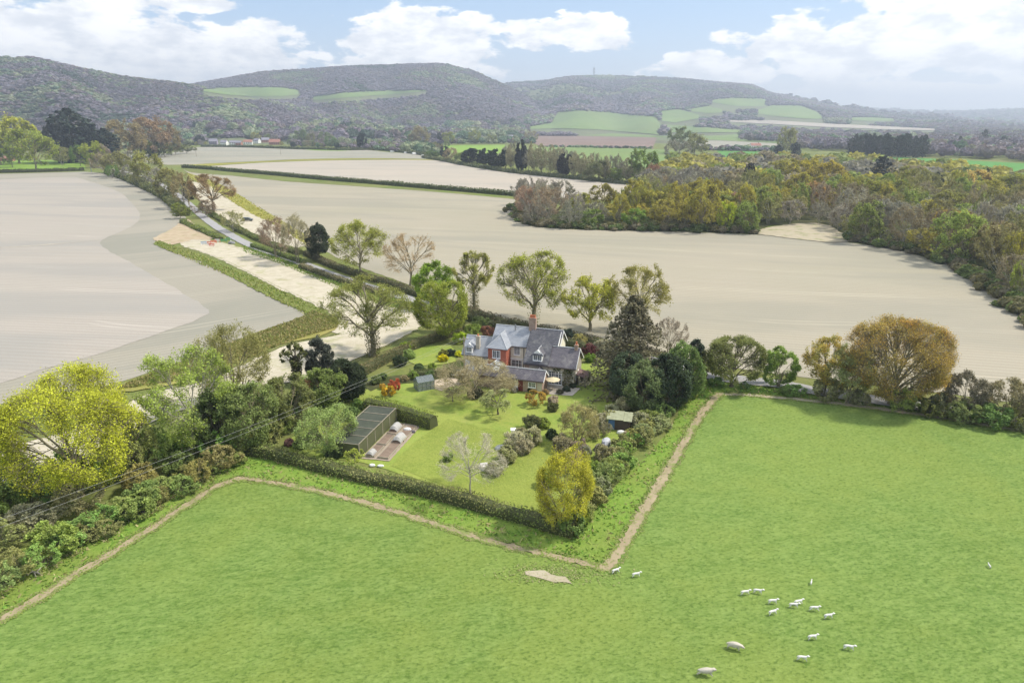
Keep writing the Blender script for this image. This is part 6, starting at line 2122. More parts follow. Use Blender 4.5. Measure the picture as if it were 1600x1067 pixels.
sheet('drive', [(745, 497), (770, 503), (800, 511), (815, 518), (800, 522), (760, 512)], ASPHALT, .24, 1, .05, 'grey drive entrance behind the cottage')

# ------------------------------------------------------------------ smaller things
# log store lean-to right of the cottage
ls = empty('log_store', cw(10.3, 4.9), HR)
tag(ls, 'little lean-to with purplish roof at the right gable of the cottage', 'shed')
b = MB()
for u in (-.75, .75):
    for v in (-1.3, 1.3):
        b.box(u - .05, u + .05, v - .05, v + .05, 0, 1.55 if u > 0 else 1.95)
b.box(-.8, .8, 1.2, 1.26, 0, 1.5)
b.build('frame', DWOOD, ls)
b = MB()
b.slab([(-.9, -1.5, 2.05), (.95, -1.5, 1.6), (.95, 1.5, 1.6), (-.9, 1.5, 2.05)], .08)
b.build('roof', plain('purple_felt', (0.19, 0.13, 0.12), .9, .1, .3, 3), ls)
b = MB()
for i in range(9):
    for j in range(5):
        b.tube([(-.55 + i * .13, -1.0, .12 + j * .17), (-.55 + i * .13 + .02, .9, .12 + j * .17)], .07, 6)
b.build('logs', TWOOD, ls)

# parasol on the terrace
x, y, _ = cw(6.4, .9)
pa = empty('parasol', (x, y, .13))
tag(pa, 'cream parasol on the terrace before the french window', 'parasol')
b = MB()
b.tube([(0, 0, 0), (0, 0, 1.95)], .03, 6)
b.tube([(0, 0, 0), (0, 0, .08)], .28, 10)
b.build('pole', TWOOD, pa)
b = MB()
n = 8
for i in range(n):
    a0, a1 = 2 * math.pi * i / n, 2 * math.pi * (i + 1) / n
    b.slab([(0, 0, 2.1), (1.15 * math.cos(a0), 1.15 * math.sin(a0), 1.65), (1.15 * math.cos(a1), 1.15 * math.sin(a1), 1.65)], .03)
b.build('canopy', plain('cream_cloth', (0.58, 0.50, 0.33), .9, .1, .08, 3), pa)


def pot_plant(x, y, r_, col, label, seed, name='shrub', cat='shrub', h=None):
    tm, cm = make_tree(seed, h or r_ * 1.6, r_ * 2, bole=.02, n=(14, 6, 5, 4), leaves=5, lsize=.15, low=-.6, trunk_r=.03, twig_w=.015, lob=.32, scatter=1.2)
    return plant(name, (tm, cm), (x, y), 0, 1.0, col, label, cat, parts=('stem', 'foliage'))


for i, (px, py, r_, col, lb) in enumerate([
        (693, 565, .75, (0.55, 0.50, 0.02), 'bright yellow clipped dome shrub by the upper lawn'),
        (716, 557, .6, (0.52, 0.52, 0.03), 'yellow green globe shrub at the corner of the white wing'),
        (693, 558, .8, (0.22, 0.22, 0.06), 'olive mound behind the bright yellow dome'),
        (704, 556, .75, (0.05, 0.07, 0.045), 'dark upright bush between lawn and cottage'),
        (720, 536, 1.3, (0.33, 0.42, 0.04), 'lime green bush above the white wing'),
        (738, 526, 1.5, (0.20, 0.26, 0.06), 'mid green bush behind the white wing'),
        (762, 525, 1.2, (0.26, 0.13, 0.09), 'reddish bush behind the main roof left end'),
        (752, 516, 1.7, (0.14, 0.18, 0.06), 'large dark green bush by the drive'),
        (715, 512, 1.6, (0.16, 0.19, 0.08), 'grey green bush at the back hedge'),
        (625, 572, 1.1, (0.06, 0.085, 0.04), 'dark clipped bush at the left of the upper lawn'),
        (640, 560, 1.0, (0.28, 0.36, 0.12), 'pale green bush at the left of the upper lawn'),
        (636, 548, 1.0, (0.24, 0.32, 0.04), 'lime leafed bush by the brown hedge'),
        (885, 535, 1.5, (0.05, 0.07, 0.05), 'dark evergreen bush behind the right wing'),
        (905, 540, 1.3, (0.36, 0.33, 0.13), 'yellowish bush behind the right chimney'),
        (922, 556, 1.3, (0.15, 0.06, 0.06), 'dark maroon bush right of the cottage'),
        (940, 553, 1.6, (0.34, 0.32, 0.22), 'pale blossoming bush by the spruce'),
        (922, 566, .9, (0.16, 0.24, 0.04), 'low green bush on the side lawn'),
        (725, 600, .9, (0.07, 0.09, 0.05), 'dark bush at the foot of the utility pole'),
        (742, 622, 1.0, (0.08, 0.085, 0.045), 'dark evergreen mound under the wide bare tree'),
        (864, 642, .75, (0.12, 0.13, 0.05), 'dark little bush on the lawn by the terrace'),
        (864, 632, .8, (0.40, 0.34, 0.26), 'pale blossom shrub near the parasol'),
        (832, 668, 1.1, (0.16, 0.17, 0.07), 'olive upright shrub in the middle of the garden'),
        (850, 668, .8, (0.24, 0.29, 0.06), 'light green shrub right of the olive upright one'),
        (862, 686, .8, (0.06, 0.09, 0.035), 'small dark bush on the lower lawn'),
        (832, 693, 1.3, (0.34, 0.33, 0.19), 'pale grey twiggy shrub beside the blossom row'),
        (805, 700, 1.4, (0.42, 0.40, 0.27), 'whitish blossoming shrub above the stone heap'),
        (792, 722, 1.2, (0.29, 0.29, 0.14), 'straggly grey brown shrub by the stone heap'),
        (845, 604, .7, (0.10, 0.13, 0.05), 'bushy plant at the outbuilding right corner'),
        (828, 612, .5, (0.07, 0.10, 0.04), 'small dark plant under the outbuilding window'),
        (598, 608, .5, (0.45, 0.30, 0.05), 'tiny orange shrub left of the golden one'),
        (672, 592, .8, (0.10, 0.15, 0.05), 'green bush behind the greenhouse'),
        (522, 716, .9, (0.07, 0.10, 0.04), 'dark low bush at the corner of the fruit cage'),
        (452, 697, .6, (0.25, 0.14, 0.12), 'small reddish shrub in the long grass'),
        (560, 640, .9, (0.13, 0.2, 0.05), 'green clump behind the fruit cage'),
        (976, 640, 1.1, (0.42, 0.40, 0.25), 'pale blossom tangle above the garden shed'),
        (956, 650, 1.1, (0.34, 0.34, 0.2), 'grey twiggy tangle left of the garden shed'),
        (1000, 668, 1.3, (0.32, 0.32, 0.19), 'grey twiggy tangle right of the garden shed'),
        (945, 720, 1.2, (0.27, 0.25, 0.13), 'olive grey bush below the covered heap'),
        (925, 745, 1.2, (0.19, 0.26, 0.05), 'fresh green bush beside the golden yellow tree'),
        (588, 600, .8, (0.16, 0.2, 0.07), 'grey green border plant at the far left of the lawn'),
        (598, 594, .7, (0.12, 0.17, 0.05), 'dark green border plant behind the red acer'),
        (632, 596, .6, (0.30, 0.26, 0.14), 'straw coloured border plant beside the red acer'),
        (646, 592, .8, (0.2, 0.27, 0.06), 'fresh green border plant left of the greenhouse'),
        (686, 588, .7, (0.09, 0.13, 0.05), 'dark border plant behind the pale patio'),
        (700, 584, .8, (0.13, 0.2, 0.05), 'green border plant near the trampoline'),
        (655, 582, .9, (0.09, 0.13, 0.05), 'dark bush in the border below the upper lawn'),
        (675, 578, .7, (0.25, 0.32, 0.06), 'lime border plant below the upper lawn'),
        (770, 612, .5, (0.34, 0.30, 0.2), 'pale dry plant at the outbuilding wall left'),
        (790, 610, .55, (0.16, 0.2, 0.06), 'green plant at the outbuilding wall'),
        (804, 613, .45, (0.36, 0.34, 0.28), 'whitish flowering plant left of the red door'),
        (852, 616, .5, (0.30, 0.22, 0.12), 'brownish plant between the outbuilding and terrace'),
        (885, 612, .5, (0.08, 0.1, 0.06), 'dark pot plant on the terrace edge'),
        (895, 606, .45, (0.07, 0.09, 0.05), 'second dark pot plant on the terrace edge'),
        (875, 616, .45, (0.12, 0.12, 0.08), 'small brown pot plant before the terrace'),
        (818, 708, 1.1, (0.34, 0.31, 0.2), 'straw grey shrub at the right of the blossom row'),
        (772, 742, .9, (0.24, 0.24, 0.1), 'olive shrub below the stone heap'),
        (815, 686, .9, (0.3, 0.28, 0.16), 'grey olive shrub beside the beehive'),
        (880, 705, 1.3, (0.28, 0.25, 0.15), 'grey brown thicket above the golden yellow tree'),
        (905, 712, 1.2, (0.26, 0.2, 0.17), 'mauve brown thicket above the golden yellow tree'),
        (935, 668, 1.2, (0.32, 0.3, 0.2), 'pale twiggy shrub left of the shed clutter'),
        (922, 650, 1.0, (0.24, 0.26, 0.1), 'olive shrub right of the upright twiggy tree'),
        (885, 656, .7, (0.2, 0.24, 0.07), 'small green shrub left of the upright twiggy tree'),
        (855, 760, 1.0, (0.17, 0.24, 0.05), 'green clump in the long grass by the golden yellow tree'),
        (700, 720, .6, (0.2, 0.27, 0.06), 'low green clump by the apple tree'),
        (490, 690, 1.0, (0.17, 0.24, 0.07), 'green bush in the long grass left of the willow'),
        (470, 700, .8, (0.2, 0.26, 0.08), 'low green bush by the front hedge left end'),
        (548, 655, 1.1, (0.13, 0.19, 0.06), 'green bush left of the cage far end'),
        (905, 815, 1.2, (0.22, 0.28, 0.05), 'green bush at the foot of the golden yellow tree')]):
    x, y = G(px, py)
    pot_plant(x, y, r_, col, lb, 400 + i)

# greenhouse
x, y = G(663, 607)
gh = empty('greenhouse', (x, y, 0), R(28))
tag(gh, 'small glass greenhouse with green frame at the edge of the lawn', 'greenhouse')
GFR = plain('green_frame', (0.16, 0.19, 0.17), .6, .3, .1, 3)
b = MB()
w2, l2 = 1.0, 1.35
for u in np.linspace(-l2, l2, 5):
    for s in (-1, 1):
        b.box(u - .025, u + .025, s * w2 - .025, s * w2 + .025, 0, 1.45)
        b.tube([(u, s * w2, 1.45), (u, 0, 2.15)], .025, 4)
for s in (-1, 1):
    b.box(-l2, l2, s * w2 - .03, s * w2 + .03, .02, .1)
    b.box(-l2, l2, s * w2 - .03, s * w2 + .03, 1.42, 1.48)
    b.box(s * l2 - .03, s * l2 + .03, -w2, w2, .02, .09)
b.tube([(-l2, 0, 2.17), (l2, 0, 2.17)], .035, 4)
b.box(-l2 - .02, -l2 + .02, -.35, -.3, .1, 1.85)
b.box(-l2 - .02, -l2 + .02, .3, .35, .1, 1.85)
b.build('frame', GFR, gh)
g = MB()
for s in (-1, 1):
    g.box(-l2 + .02, l2 - .02, s * w2 - .006, s * w2 + .006, .1, 1.42)
    g.slab([(-l2, s * w2, 1.49), (l2, s * w2, 1.49), (l2, 0, 2.15), (-l2, 0, 2.15)], .012)
    g.prism([(-w2 + .02, .1), (w2 - .02, .1), (w2 - .02, 1.44), (0, 2.1), (-w2 + .02, 1.44)], s * l2 - .006, s * l2 + .006, 'x')
m_, nt_ = new_mat('clear_glazing')
b_ = finish(nt_, (0.30, 0.34, 0.34), 0.1, None, 0, 0, 0.8)
b_.inputs['Alpha'].default_value = 0.38
g.build('glazing', m_, gh)
b = MB()
for k in range(5):
    b.tube([(-1 + k * .45, .6, 0), (-1 + k * .45, .6, .35)], [.12, .16], 8)
b.box(-1.1, 1.1, -.85, -.4, .6, .66)
b.build('staging', TWOOD, gh)

# fruit cage
A0 = Vector(G(541, 712))
B0 = Vector(G(566, 714))
cx, cy = G(534, 700)
fcn = Vector(G(540, 702))
ffar = Vector(G(618, 661))
fl = ffar - Vector(G(566, 714))
L = 11.5
dirv = fl.normalized()
fa = math.atan2(dirv.y, dirv.x)
fc = empty('fruit_cage', (G(562, 717)[0], G(562, 717)[1], 0), fa)
tag(fc, 'long netted fruit cage with flat black net roof beside the clipped hedge', 'fruit cage')
Wc, Hc = 3.9, 2.0
b = MB()
for i in range(6):
    u = L * i / 5
    for v in (0, Wc):
        b.box(u - .04, u + .04, v - .04, v + .04, 0, Hc)
    b.box(u - .035, u + .035, 0.04, Wc - .04, Hc - .08, Hc)
for v in (0, Wc):
    b.box(0.04, L - .04, v - .035, v + .035, Hc + .001, Hc + .07)
b.build('frame', TWOOD, fc)
m_, nt_ = new_mat('black_net')
o_ = nt_.pos((1, 1, 1), obj=True)
bb_ = finish(nt_, nt_.mix(nt_.noise(o_, 1.2, 4), (0.055, 0.065, 0.055), (0.12, 0.13, 0.10)), .9, None, 0, 0, .1)
bb_.inputs['Alpha'].default_value = 0.80
NET = m_
m_, nt_ = new_mat('side_net')
bb_ = finish(nt_, nt_.mix(nt_.noise(nt_.pos(obj=True), 1.2, 4), (0.10, 0.115, 0.055), (0.17, 0.17, 0.09)), .9, None, 0, 0, .1)
bb_.inputs['Alpha'].default_value = 0.75
NET2 = m_
b = MB()
nu, nv = 30, 8
vs = [(L * i / nu, Wc * j / nv, Hc - .1 + .03 - .08 * math.sin(math.pi * ((i * 5 / nu) % 1)) * math.sin(math.pi * j / nv)) for i in range(nu + 1) for j in range(nv + 1)]
b.add(vs, [(i * (nv + 1) + j, (i + 1) * (nv + 1) + j, (i + 1) * (nv + 1) + j + 1, i * (nv + 1) + j + 1) for i in range(nu) for j in range(nv)])
b.build('roof_net', NET, fc)
b = MB()
b.box(0, L, -.02, -.01, .03, Hc - .1)
b.box(0, L, Wc + .01, Wc + .02, .03, Hc - .1)
b.box(-.02, -.01, 0, Wc, .03, Hc - .1)
b.box(L + .01, L + .02, 0, Wc, .03, Hc - .1)
b.build('side_net', NET2, fc)
rgx = np.random.default_rng(5)
C = np.stack([rgx.uniform(.4, L - .4, 900), rgx.uniform(.4, Wc - .4, 900), rgx.uniform(.1, 1.1, 900)], 1)
V, F = cards_np(C, .22, rgx)
tag(link('fruit_bushes', np_mesh('fruit_bushes', V, [F], [LEAF_T], tint=np.array([0.12, 0.17, 0.05]) * rgx.uniform(.6, 1.4, (900, 1))), None), 'low fruit bushes under the net of the cage', None, None, 'stuff')
bpy.data.objects['fruit_bushes'].location = fc.location
bpy.data.objects['fruit_bushes'].rotation_euler = fc.rotation_euler

# vegetable beds beside the cage
f_m = fc.matrix_basis.copy()


def fw(u, v):
    p = Matrix.Translation(fc.location) @ Matrix.Rotation(fa, 4, 'Z') @ Vector((u, v, 0))
    return (p.x, p.y)


EARTH = plain('bed_earth', (0.22, 0.165, 0.125), .95, .1, .3, 2)
PATHM = plain('bark_path', (0.34, 0.28, 0.22), .95, .1, .25, 2)
sheet('vegetable_plot', [fw(*p) for p in [(0, -.15), (10.8, -.15), (11.2, -3.9), (.2, -3.9)]], PATHM, .13, .6, .04, 'brown bark plot beside the fruit cage', world=True)
BEDL = ['raised timber bed nearest the fruit cage front', 'raised timber bed in the middle of the plot', 'raised timber bed at the far end by the clipped hedge', 'outer raised timber bed at the bottom of the plot', 'outer raised timber bed at the top of the plot']
for i, (u0, u1, v0, v1) in enumerate([(.5, 3.6, -1.75, -.5), (3.9, 6.8, -1.75, -.5), (7.1, 10.2, -1.75, -.5), (.5, 5.2, -3.6, -2.2), (5.5, 10.0, -3.6, -2.2)]):
    e = empty('raised_bed', (*fw(u0, v0), .13), fa)
    tag(e, BEDL[i], 'raised bed', 'raised vegetable beds')
    du, dv = u1 - u0, v1 - v0
    b = MB()
    b.box(0, du, 0, .06, 0, .25)
    b.box(0, du, dv - .06, dv, 0, .25)
    b.box(0, .06, .06, dv - .06, 0, .25)
    b.box(du - .06, du, .06, dv - .06, 0, .25)
    b.build('timber_edging', TWOOD, e)
    b = MB()
    b.box(.061, du - .061, .061, dv - .061, .0, .19)
    b.build('soil', EARTH, e)
m_, nt_ = new_mat('fleece')
bb_ = finish(nt_, nt_.mix(nt_.noise(nt_.pos(obj=True), 2.5, 4), (0.36, 0.35, 0.33), (0.52, 0.51, 0.48)), .8, None, 0, 0, .2)
bb_.inputs['Alpha'].default_value = .85
FLEECE = m_
for (u, v, l_, w_, h_, lb) in [(8.6, -1.1, 1.9, 1.2, .7, 'white netting tunnel at the far end of the beds'), (5.6, -2.9, 2.0, 1.3, .75, 'domed white netting tunnel over the outer bed'), (1.1, -1.1, 1.3, .9, .5, 'low white cloche near the bottom of the beds')]:
    b = MB()
    K, M = 8, 9
    vs = []
    for i in range(K + 1):
        t = i / K
        f = min(1, 4 * t + .55, 4 * (1 - t) + .55)
        for j in range(M + 1):
            a = math.pi * j / M
            vs.append((l_ * (t - .5), math.cos(a) * w_ / 2, math.sin(a) * h_ * f * (1 + .04 * math.sin(i * 2.1 + j))))
    b.add(vs, [(i * (M + 1) + j, (i + 1) * (M + 1) + j, (i + 1) * (M + 1) + j + 1, i * (M + 1) + j + 1) for i in range(K) for j in range(M)])
    o = b.build('net_tunnel', FLEECE)
    o.location = (*fw(u, v), .34)
    o.rotation_euler = (0, 0, fa)
    tag(o, lb, 'tunnel', 'white tunnels on the beds')
WHITEP = plain('white_plastic', (0.72, 0.72, 0.70), .5, .3, .1, 4)


def heap(name, px, py, parts, label, cat, mats, rz=0.0):
    x, y = G(px, py)
    e = empty(name, (x, y, 0.1), rz)
    tag(e, label, cat)
    for (pn, x0, x1, y0, y1, z0, z1, mi) in parts:
        b = MB()
        n = 10
        vs, fs = [], []
        rr = random.Random(px + mi)
        for k in range(4):
            t = k / 3
            s = (1, .98, .8, .35)[k]
            for j in range(n):
                a = 2 * math.pi * j / n
                q = s * (1 + rr.uniform(-.1, .1))
                vs.append(((x0 + x1) / 2 + math.cos(a) * (x1 - x0) / 2 * q, (y0 + y1) / 2 + math.sin(a) * (y1 - y0) / 2 * q, z0 + (z1 - z0) * (0, .4, .8, 1)[k]))
        for k in range(3):
            for j in range(n):
                fs.append((k * n + j, k * n + (j + 1) % n, (k + 1) * n + (j + 1) % n, (k + 1) * n + j))
        fs.append(tuple(3 * n + j for j in range(n)))
        b.add(vs, fs)
        b.build(pn, mats[mi], e)
    return e


GREYTARP = plain('grey_sheet', (0.42, 0.43, 0.46), .5, .4, .15, 2)
BLACKTARP = plain('black_sheet', (0.10, 0.085, 0.10), .5, .4, .2, 2)
heap('covered_heap', 941, 700, [('grey_cover', -.5, .7, .0, 1.9, 0, .9, 0), ('black_cover', -.8, .9, -1.6, .3, 0, .65, 1), ('white_sack', .4, 1.4, -2.0, -1.4, 0, .35, 2)], 'heap under grey and black sheets on the right side of the garden', 'heap', [GREYTARP, BLACKTARP, WHITEP], R(-30))
heap('white_sacks', 588, 728, [('sack', -.9, -.1, -.3, .2, 0, .22, 2), ('sack', .1, 1.0, -.4, .0, 0, .2, 2)], 'two white sacks lying at the bottom of the beds', 'sacks', [GREYTARP, BLACKTARP, WHITEP])
heap('garden_clutter', 637, 675, [('white_bag', -.6, .5, -.2, .5, 0, .5, 2), ('dark_tub', .4, 1.1, -.6, -.1, 0, .35, 1)], 'white bag and dark tub at the top of the beds', 'garden clutter', [GREYTARP, BLACKTARP, WHITEP])
heap('garden_tools', 542, 712, [('white_bucket', -.3, .1, -.2, .2, 0, .4, 2), ('blue_tub', .2, .8, -.2, .3, 0, .35, 3)], 'bucket and blue tub at the cage bottom corner', 'garden clutter', [GREYTARP, BLACKTARP, WHITEP, plain('blue_tub', (0.18, 0.28, 0.40), .6, .3)])
heap('stone_heap', 762, 732, [('stones', -1.3, 1.3, -.8, .8, 0, .55, 0), ('stones', .6, 1.9, -.9, .2, 0, .35, 0)], 'pale rough stone heap at the foot of the garden', 'stones', [plain('pale_rubble', (0.52, 0.49, 0.44), .9, .1, .35, 4, bstr=.6)])
heap('stone_heap', 782, 702, [('stones', -.7, .8, -.6, .6, 0, .45, 0)], 'smaller grey stone heap higher up the garden', 'stones', [plain('grey_rubble', (0.42, 0.42, 0.40), .9, .1, .35, 4, bstr=.6)])
heap('pale_cover', 657, 588, [('cover', -.9, .9, -.6, .6, 0, .35, 0)], 'greyish covered mound behind the greenhouse', 'heap', [plain('mauve_sheet', (0.36, 0.33, 0.36), .7, .2, .2, 3)])
x, y = G(802, 682)
bh = empty('beehive', (x, y, .1))
tag(bh, 'small white wooden beehive standing in the garden', 'beehive')
b = MB()
b.box(-.28, .28, -.28, .28, .2, .95)
b.build('body', WPAINT, bh)
b = MB()
b.prism([(-.36, .95), (.36, .95), (0, 1.2)], -.36, .36, 'x')
b.build('roof', WPAINT, bh)
b = MB()
for a in (-.22, .22):
    for c in (-.22, .22):
        b.box(a - .03, a + .03, c - .03, c + .03, 0, .2)
b.build('stand', TWOOD, bh)
# blue pool-like trampoline
x, y = G(714, 588)
tr_ = empty('trampoline', (x, y, .1))
tag(tr_, 'round dark blue trampoline below the cottage left wing', 'trampoline')
b = MB()
b.tube([(0, 0, .55), (0, 0, .58)], [1.15, 1.15], 20)
b.build('mat', plain('dark_blue_mat', (0.02, 0.045, 0.06), .6, .3), tr_)
b = MB()
for i in range(20):
    a, c = 2 * math.pi * i / 20, 2 * math.pi * (i + 1) / 20
    b.tube([(1.25 * math.cos(a), 1.25 * math.sin(a), .57), (1.25 * math.cos(c), 1.25 * math.sin(c), .57)], .06, 5, cap=False)
for i in range(5):
    a = 2 * math.pi * i / 5
    b.tube([(1.2 * math.cos(a), 1.2 * math.sin(a), .55), (1.2 * math.cos(a), 1.2 * math.sin(a), 0)], .03, 5)
b.build('frame', METAL, tr_)

# garden shed with blue door
x, y = G(966, 668)
sh = empty('garden_shed', (x, y, 0), R(-14))
tag(sh, 'mossy roofed shed with a blue end in the tangle by the right boundary', 'shed')
b = MB()
b.prism([(-.9, 0), (.9, 0), (.9, 1.9), (-.9, 1.6)], -1.3, 1.6, 'x')
b.build('wall', DWOOD, sh)
b = MB()
b.slab([(-1.55, -1.15, 1.66), (.7, -1.15, 1.66), (.7, 1.1, 2.04), (-1.55, 1.1, 2.04)], .06)
b.slab([(.72, -1.2, 1.6), (1.85, -1.2, 1.6), (1.85, 1.1, 1.98), (.72, 1.1, 1.98)], .06)
b.build('roof', plain('mossy_roof', (0.30, 0.31, 0.20), .9, .1, .25, 2.5), sh)
b = MB()
b.box(-1.3, -.45, -.96, -.902, .05, 1.5)
b.build('door', plain('blue_paint', (0.08, 0.17, 0.33), .6, .3, .2, 3), sh)
heap('shed_clutter', 974, 678, [('pale_box', -.9, .2, -.2, .4, 0, .4, 2), ('timber_offcuts', .0, 1.2, -.3, .3, 0, .35, 3)], 'pale box and timber offcuts before the shed', 'garden clutter', [GREYTARP, BLACKTARP, WHITEP, plain('offcuts', (0.45, 0.36, 0.25), .9, .1)])

# utility poles and wires
def upole(px, py, h, label, arms=1, transformer=False, r_=.13, mat=TWOOD):
    x, y = G(px, py)
    e = empty('utility_pole', (x, y, 0), R(15))
    tag(e, label, 'pole', None)
    b = MB()
    b.tube([(0, 0, -.1), (0, 0, h)], [r_, r_ * .8], 8)
    b.build('post', mat, e)
    for k in range(arms):
        b = MB()
        z = h - .35 - k * .7
        b.box(-.75, .75, -.05 - .16, .05 - .16, z - .05, z + .05)
        ar = b.build('crossarm', mat, e)
        for s in (-.65, .65):
            q = MB()
            q.tube([(s, -.16, z + .05), (s, -.16, z + .22)], [.05, .035], 6)
            q.build('insulator', WPAINT, ar)
    if transformer:
        b = MB()
        b.tube([(0.28, -.3, h - 2.4), (.28, -.3, h - 1.4)], .26, 10)
        b.build('transformer', METAL, e)
    return e, x, y


p1_, x1, y1 = upole(726, 590, 7.0, 'grey utility pole in front of the white wing with wires to the left')
p2_, x2, y2 = upole(143, 269, 9.0, 'utility pole at the corner of the left field', 1, True, .3, METAL)
upole(307, 245, 9.0, 'distant utility pole on the grey field edge', 1, False, .25)
upole(439, 243, 9.0, 'distant utility pole standing in the grey field', 1, False, .2)
xb, yb = G(-230, 900, 8.2)
be, x3, y3 = None, xb, yb
e = empty('utility_pole', (xb, yb, 0), R(15))
tag(e, 'nearest utility pole beyond the left edge of view', 'pole')
b = MB()
b.tube([(0, 0, 0), (0, 0, 8.4)], .13, 8)
b.build('post', TWOOD, e)
WIRE = plain('wire', (0.30, 0.30, 0.28), .6, .4)
for k, (lb) in enumerate(['upper wire running down left from the utility pole', 'lower wire running down left from the utility pole']):
    b = MB()
    off = -.55 if k else .55
    pts_ = []
    for i in range(25):
        t = i / 24
        pts_.append((x1 + off * .5 + (xb + off - x1 - off * .5) * t, y1 - off * .3 + (yb - off - y1 + off * .3) * t, 6.85 + (8.2 - 6.85) * t - 4 * .9 * t * (1 - t)))
    b.tube(pts_, .011, 4)
    o = b.build('overhead_wire', WIRE)
    tag(o, lb, 'wire', 'wires from the utility pole')

# mast on the hill
h_ = hit(928, 121.5)
mx, my, mz = h_ if h_ else (500, 4500, 300)
ma = empty('radio_mast', (mx, my, mz - 2))
tag(ma, 'grey radio mast on the crest of the right hand hill', 'mast')
b = MB()
Hm = 60
for s in (-1, 1):
    for c in (-1, 1):
        b.tube([(s * 3.5, c * 3.5, 0), (s * 2.0, c * 2.0, Hm)], .9, 4)
for k in range(8):
    z0_, z1_ = Hm * k / 8, Hm * (k + 1) / 8
    a0 = 3.5 - 1.5 * k / 8
    a1 = 3.5 - 1.5 * (k + 1) / 8
    b.tube([(-a0, -a0, z0_), (a1, -a1, z1_)], .35, 4)
    b.tube([(a0, -a0, z0_), (-a1, -a1, z1_)], .35, 4)
b.build('lattice', METAL, ma)
b = MB()
for z in (30, 42, 50):
    b.tube([(-5, -2, z), (-5, -2, z + 4)], 1.6, 8)
    b.tube([(5, -2, z + 1), (5, -2, z + 4)], 1.6, 8)
    b.box(-5, 5, -2.5, 2.5, z, z + 1)
b.build('dish', METAL, ma)
b = MB()
b.tube([(0, 0, Hm), (0, 0, Hm + 14)], .5, 5)
b.build('antenna', METAL, ma)

# car on the chalk, site barriers
x, y = G(387, 346)
car = empty('parked_car', (x, y, .15), R(8))
tag(car, 'dark green estate car parked on the upper chalk ground', 'car')
CARP = plain('dark_car_paint', (0.045, 0.06, 0.055), .3, .6, .05, 2)
b = MB()
b.prism([(-2.2, .35), (2.2, .35), (2.25, .8), (1.3, .95), (.6, 1.45), (-1.6, 1.48), (-2.1, .95), (-2.25, .85)], -.85, .85, 'y')
b.build('body', CARP, car, bevel=.06)
b = MB()
b.prism([(1.15, .97), (.57, 1.4), (-1.55, 1.42), (-1.95, .97)], -.87, .87, 'y')
b.build('side_window', GLASS, car)
for s in (-1.35, 1.4):
    for c in (-.8, .8):
        w_ = MB()
        w_.tube([(s, c - .1, .33), (s, c + .1, .33)], .33, 14)
        wo_ = w_.build('wheel', plain('tyre', (0.03, 0.03, 0.03), .9, .1) if 'tyre' not in bpy.data.materials else bpy.data.materials['tyre'], car)
        w_ = MB()
        w_.tube([(s, c - .12, .33), (s, c + .12, .33)], .19, 10)
        w_.build('rim', METAL, wo_)
for c in (-.6, .6):
    w_ = MB()
    w_.box(2.2, 2.27, c - .15, c + .15, .6, .75)
    w_.build('headlight', WPAINT, car)
BARR = [plain('barrier_red', (0.62, 0.12, 0.07), .6, .3), plain('barrier_white', (0.75, 0.74, 0.72), .6, .3), plain('barrier_blue', (0.35, 0.47, 0.62), .6, .3), plain('barrier_green', (0.04, 0.30, 0.12), .6, .3)]
for i, (px, py, rz, m0, m1, lb) in enumerate([(319, 383, 10, 2, 1, 'pale blue barrier leftmost of the row on the chalk'), (327, 383, -15, 0, 1, 'red and white barrier next to the pale blue one'),
                                              (334, 381, 20, 0, 0, 'solid red barrier in the middle of the row'), (340, 379, -10, 1, 0, 'mostly white barrier with a red foot in the row'),
                                              (331, 386, 5, 0, 1, 'red and white barrier in front of the others'), (350, 379, 12, 3, 3, 'green skip like barrier at the right end of the row'), (357, 377, -8, 3, 1, 'green and white barrier nearest the lane')]):
    x, y = G(px, py)
    e = empty('site_barrier', (x, y, .12), R(rz))
    tag(e, lb, 'barrier', 'site barriers on the chalk')
    b = MB()
    b.box(-1.0, 1.0, -.05, .05, .75, 1.05)
    b.box(-1.0, 1.0, -.04, .04, .3, .55)
    b.build('panel', BARR[m0], e)
    b = MB()
    for s in (-.9, .9):
        b.box(s - .05, s + .05, -.35, .35, 0, .1)
        b.box(s - .04, s + .04, -.055, .055, .1, 1.1)
    b.build('foot', BARR[m1], e)
heap('concrete_pipe', 362, 381, [('rubble', -1.2, 1.2, -.8, .8, 0, .8, 0)], 'grey rubble heap by the lane end of the barriers', 'rubble', [plain('grey_rubble_dark', (0.25, 0.25, 0.25), .9, .1, .3, 3)]).name = 'rubble_heap'

# fallen branch
x, y = G(50, 895)
b = MB()
b.tube([(-2.2, 1.6, .35), (-1.0, .7, .2), (0, 0, .16), (1.0, -.35, .2)], [.05, .08, .11, .07], 6)
b.tube([(0, 0, .16), (.15, -.7, .3)], [.07, .03], 5)
b.tube([(.6, -.2, .18), (.75, .5, .45), (1.2, .3, .3)], [.07, .05, .02], 5)
b.tube([(-1.0, .7, .2), (-.6, 1.1, .5)], [.05, .02], 5)
b.tube([(.3, -.1, .2), (.9, -.75, .12)], [.07, .04], 5)
o = b.build('fallen_branch', BARK_P)
o.location = (x, y, .03)
tag(o, 'bleached fallen branch lying in the grass at lower left', 'branch')

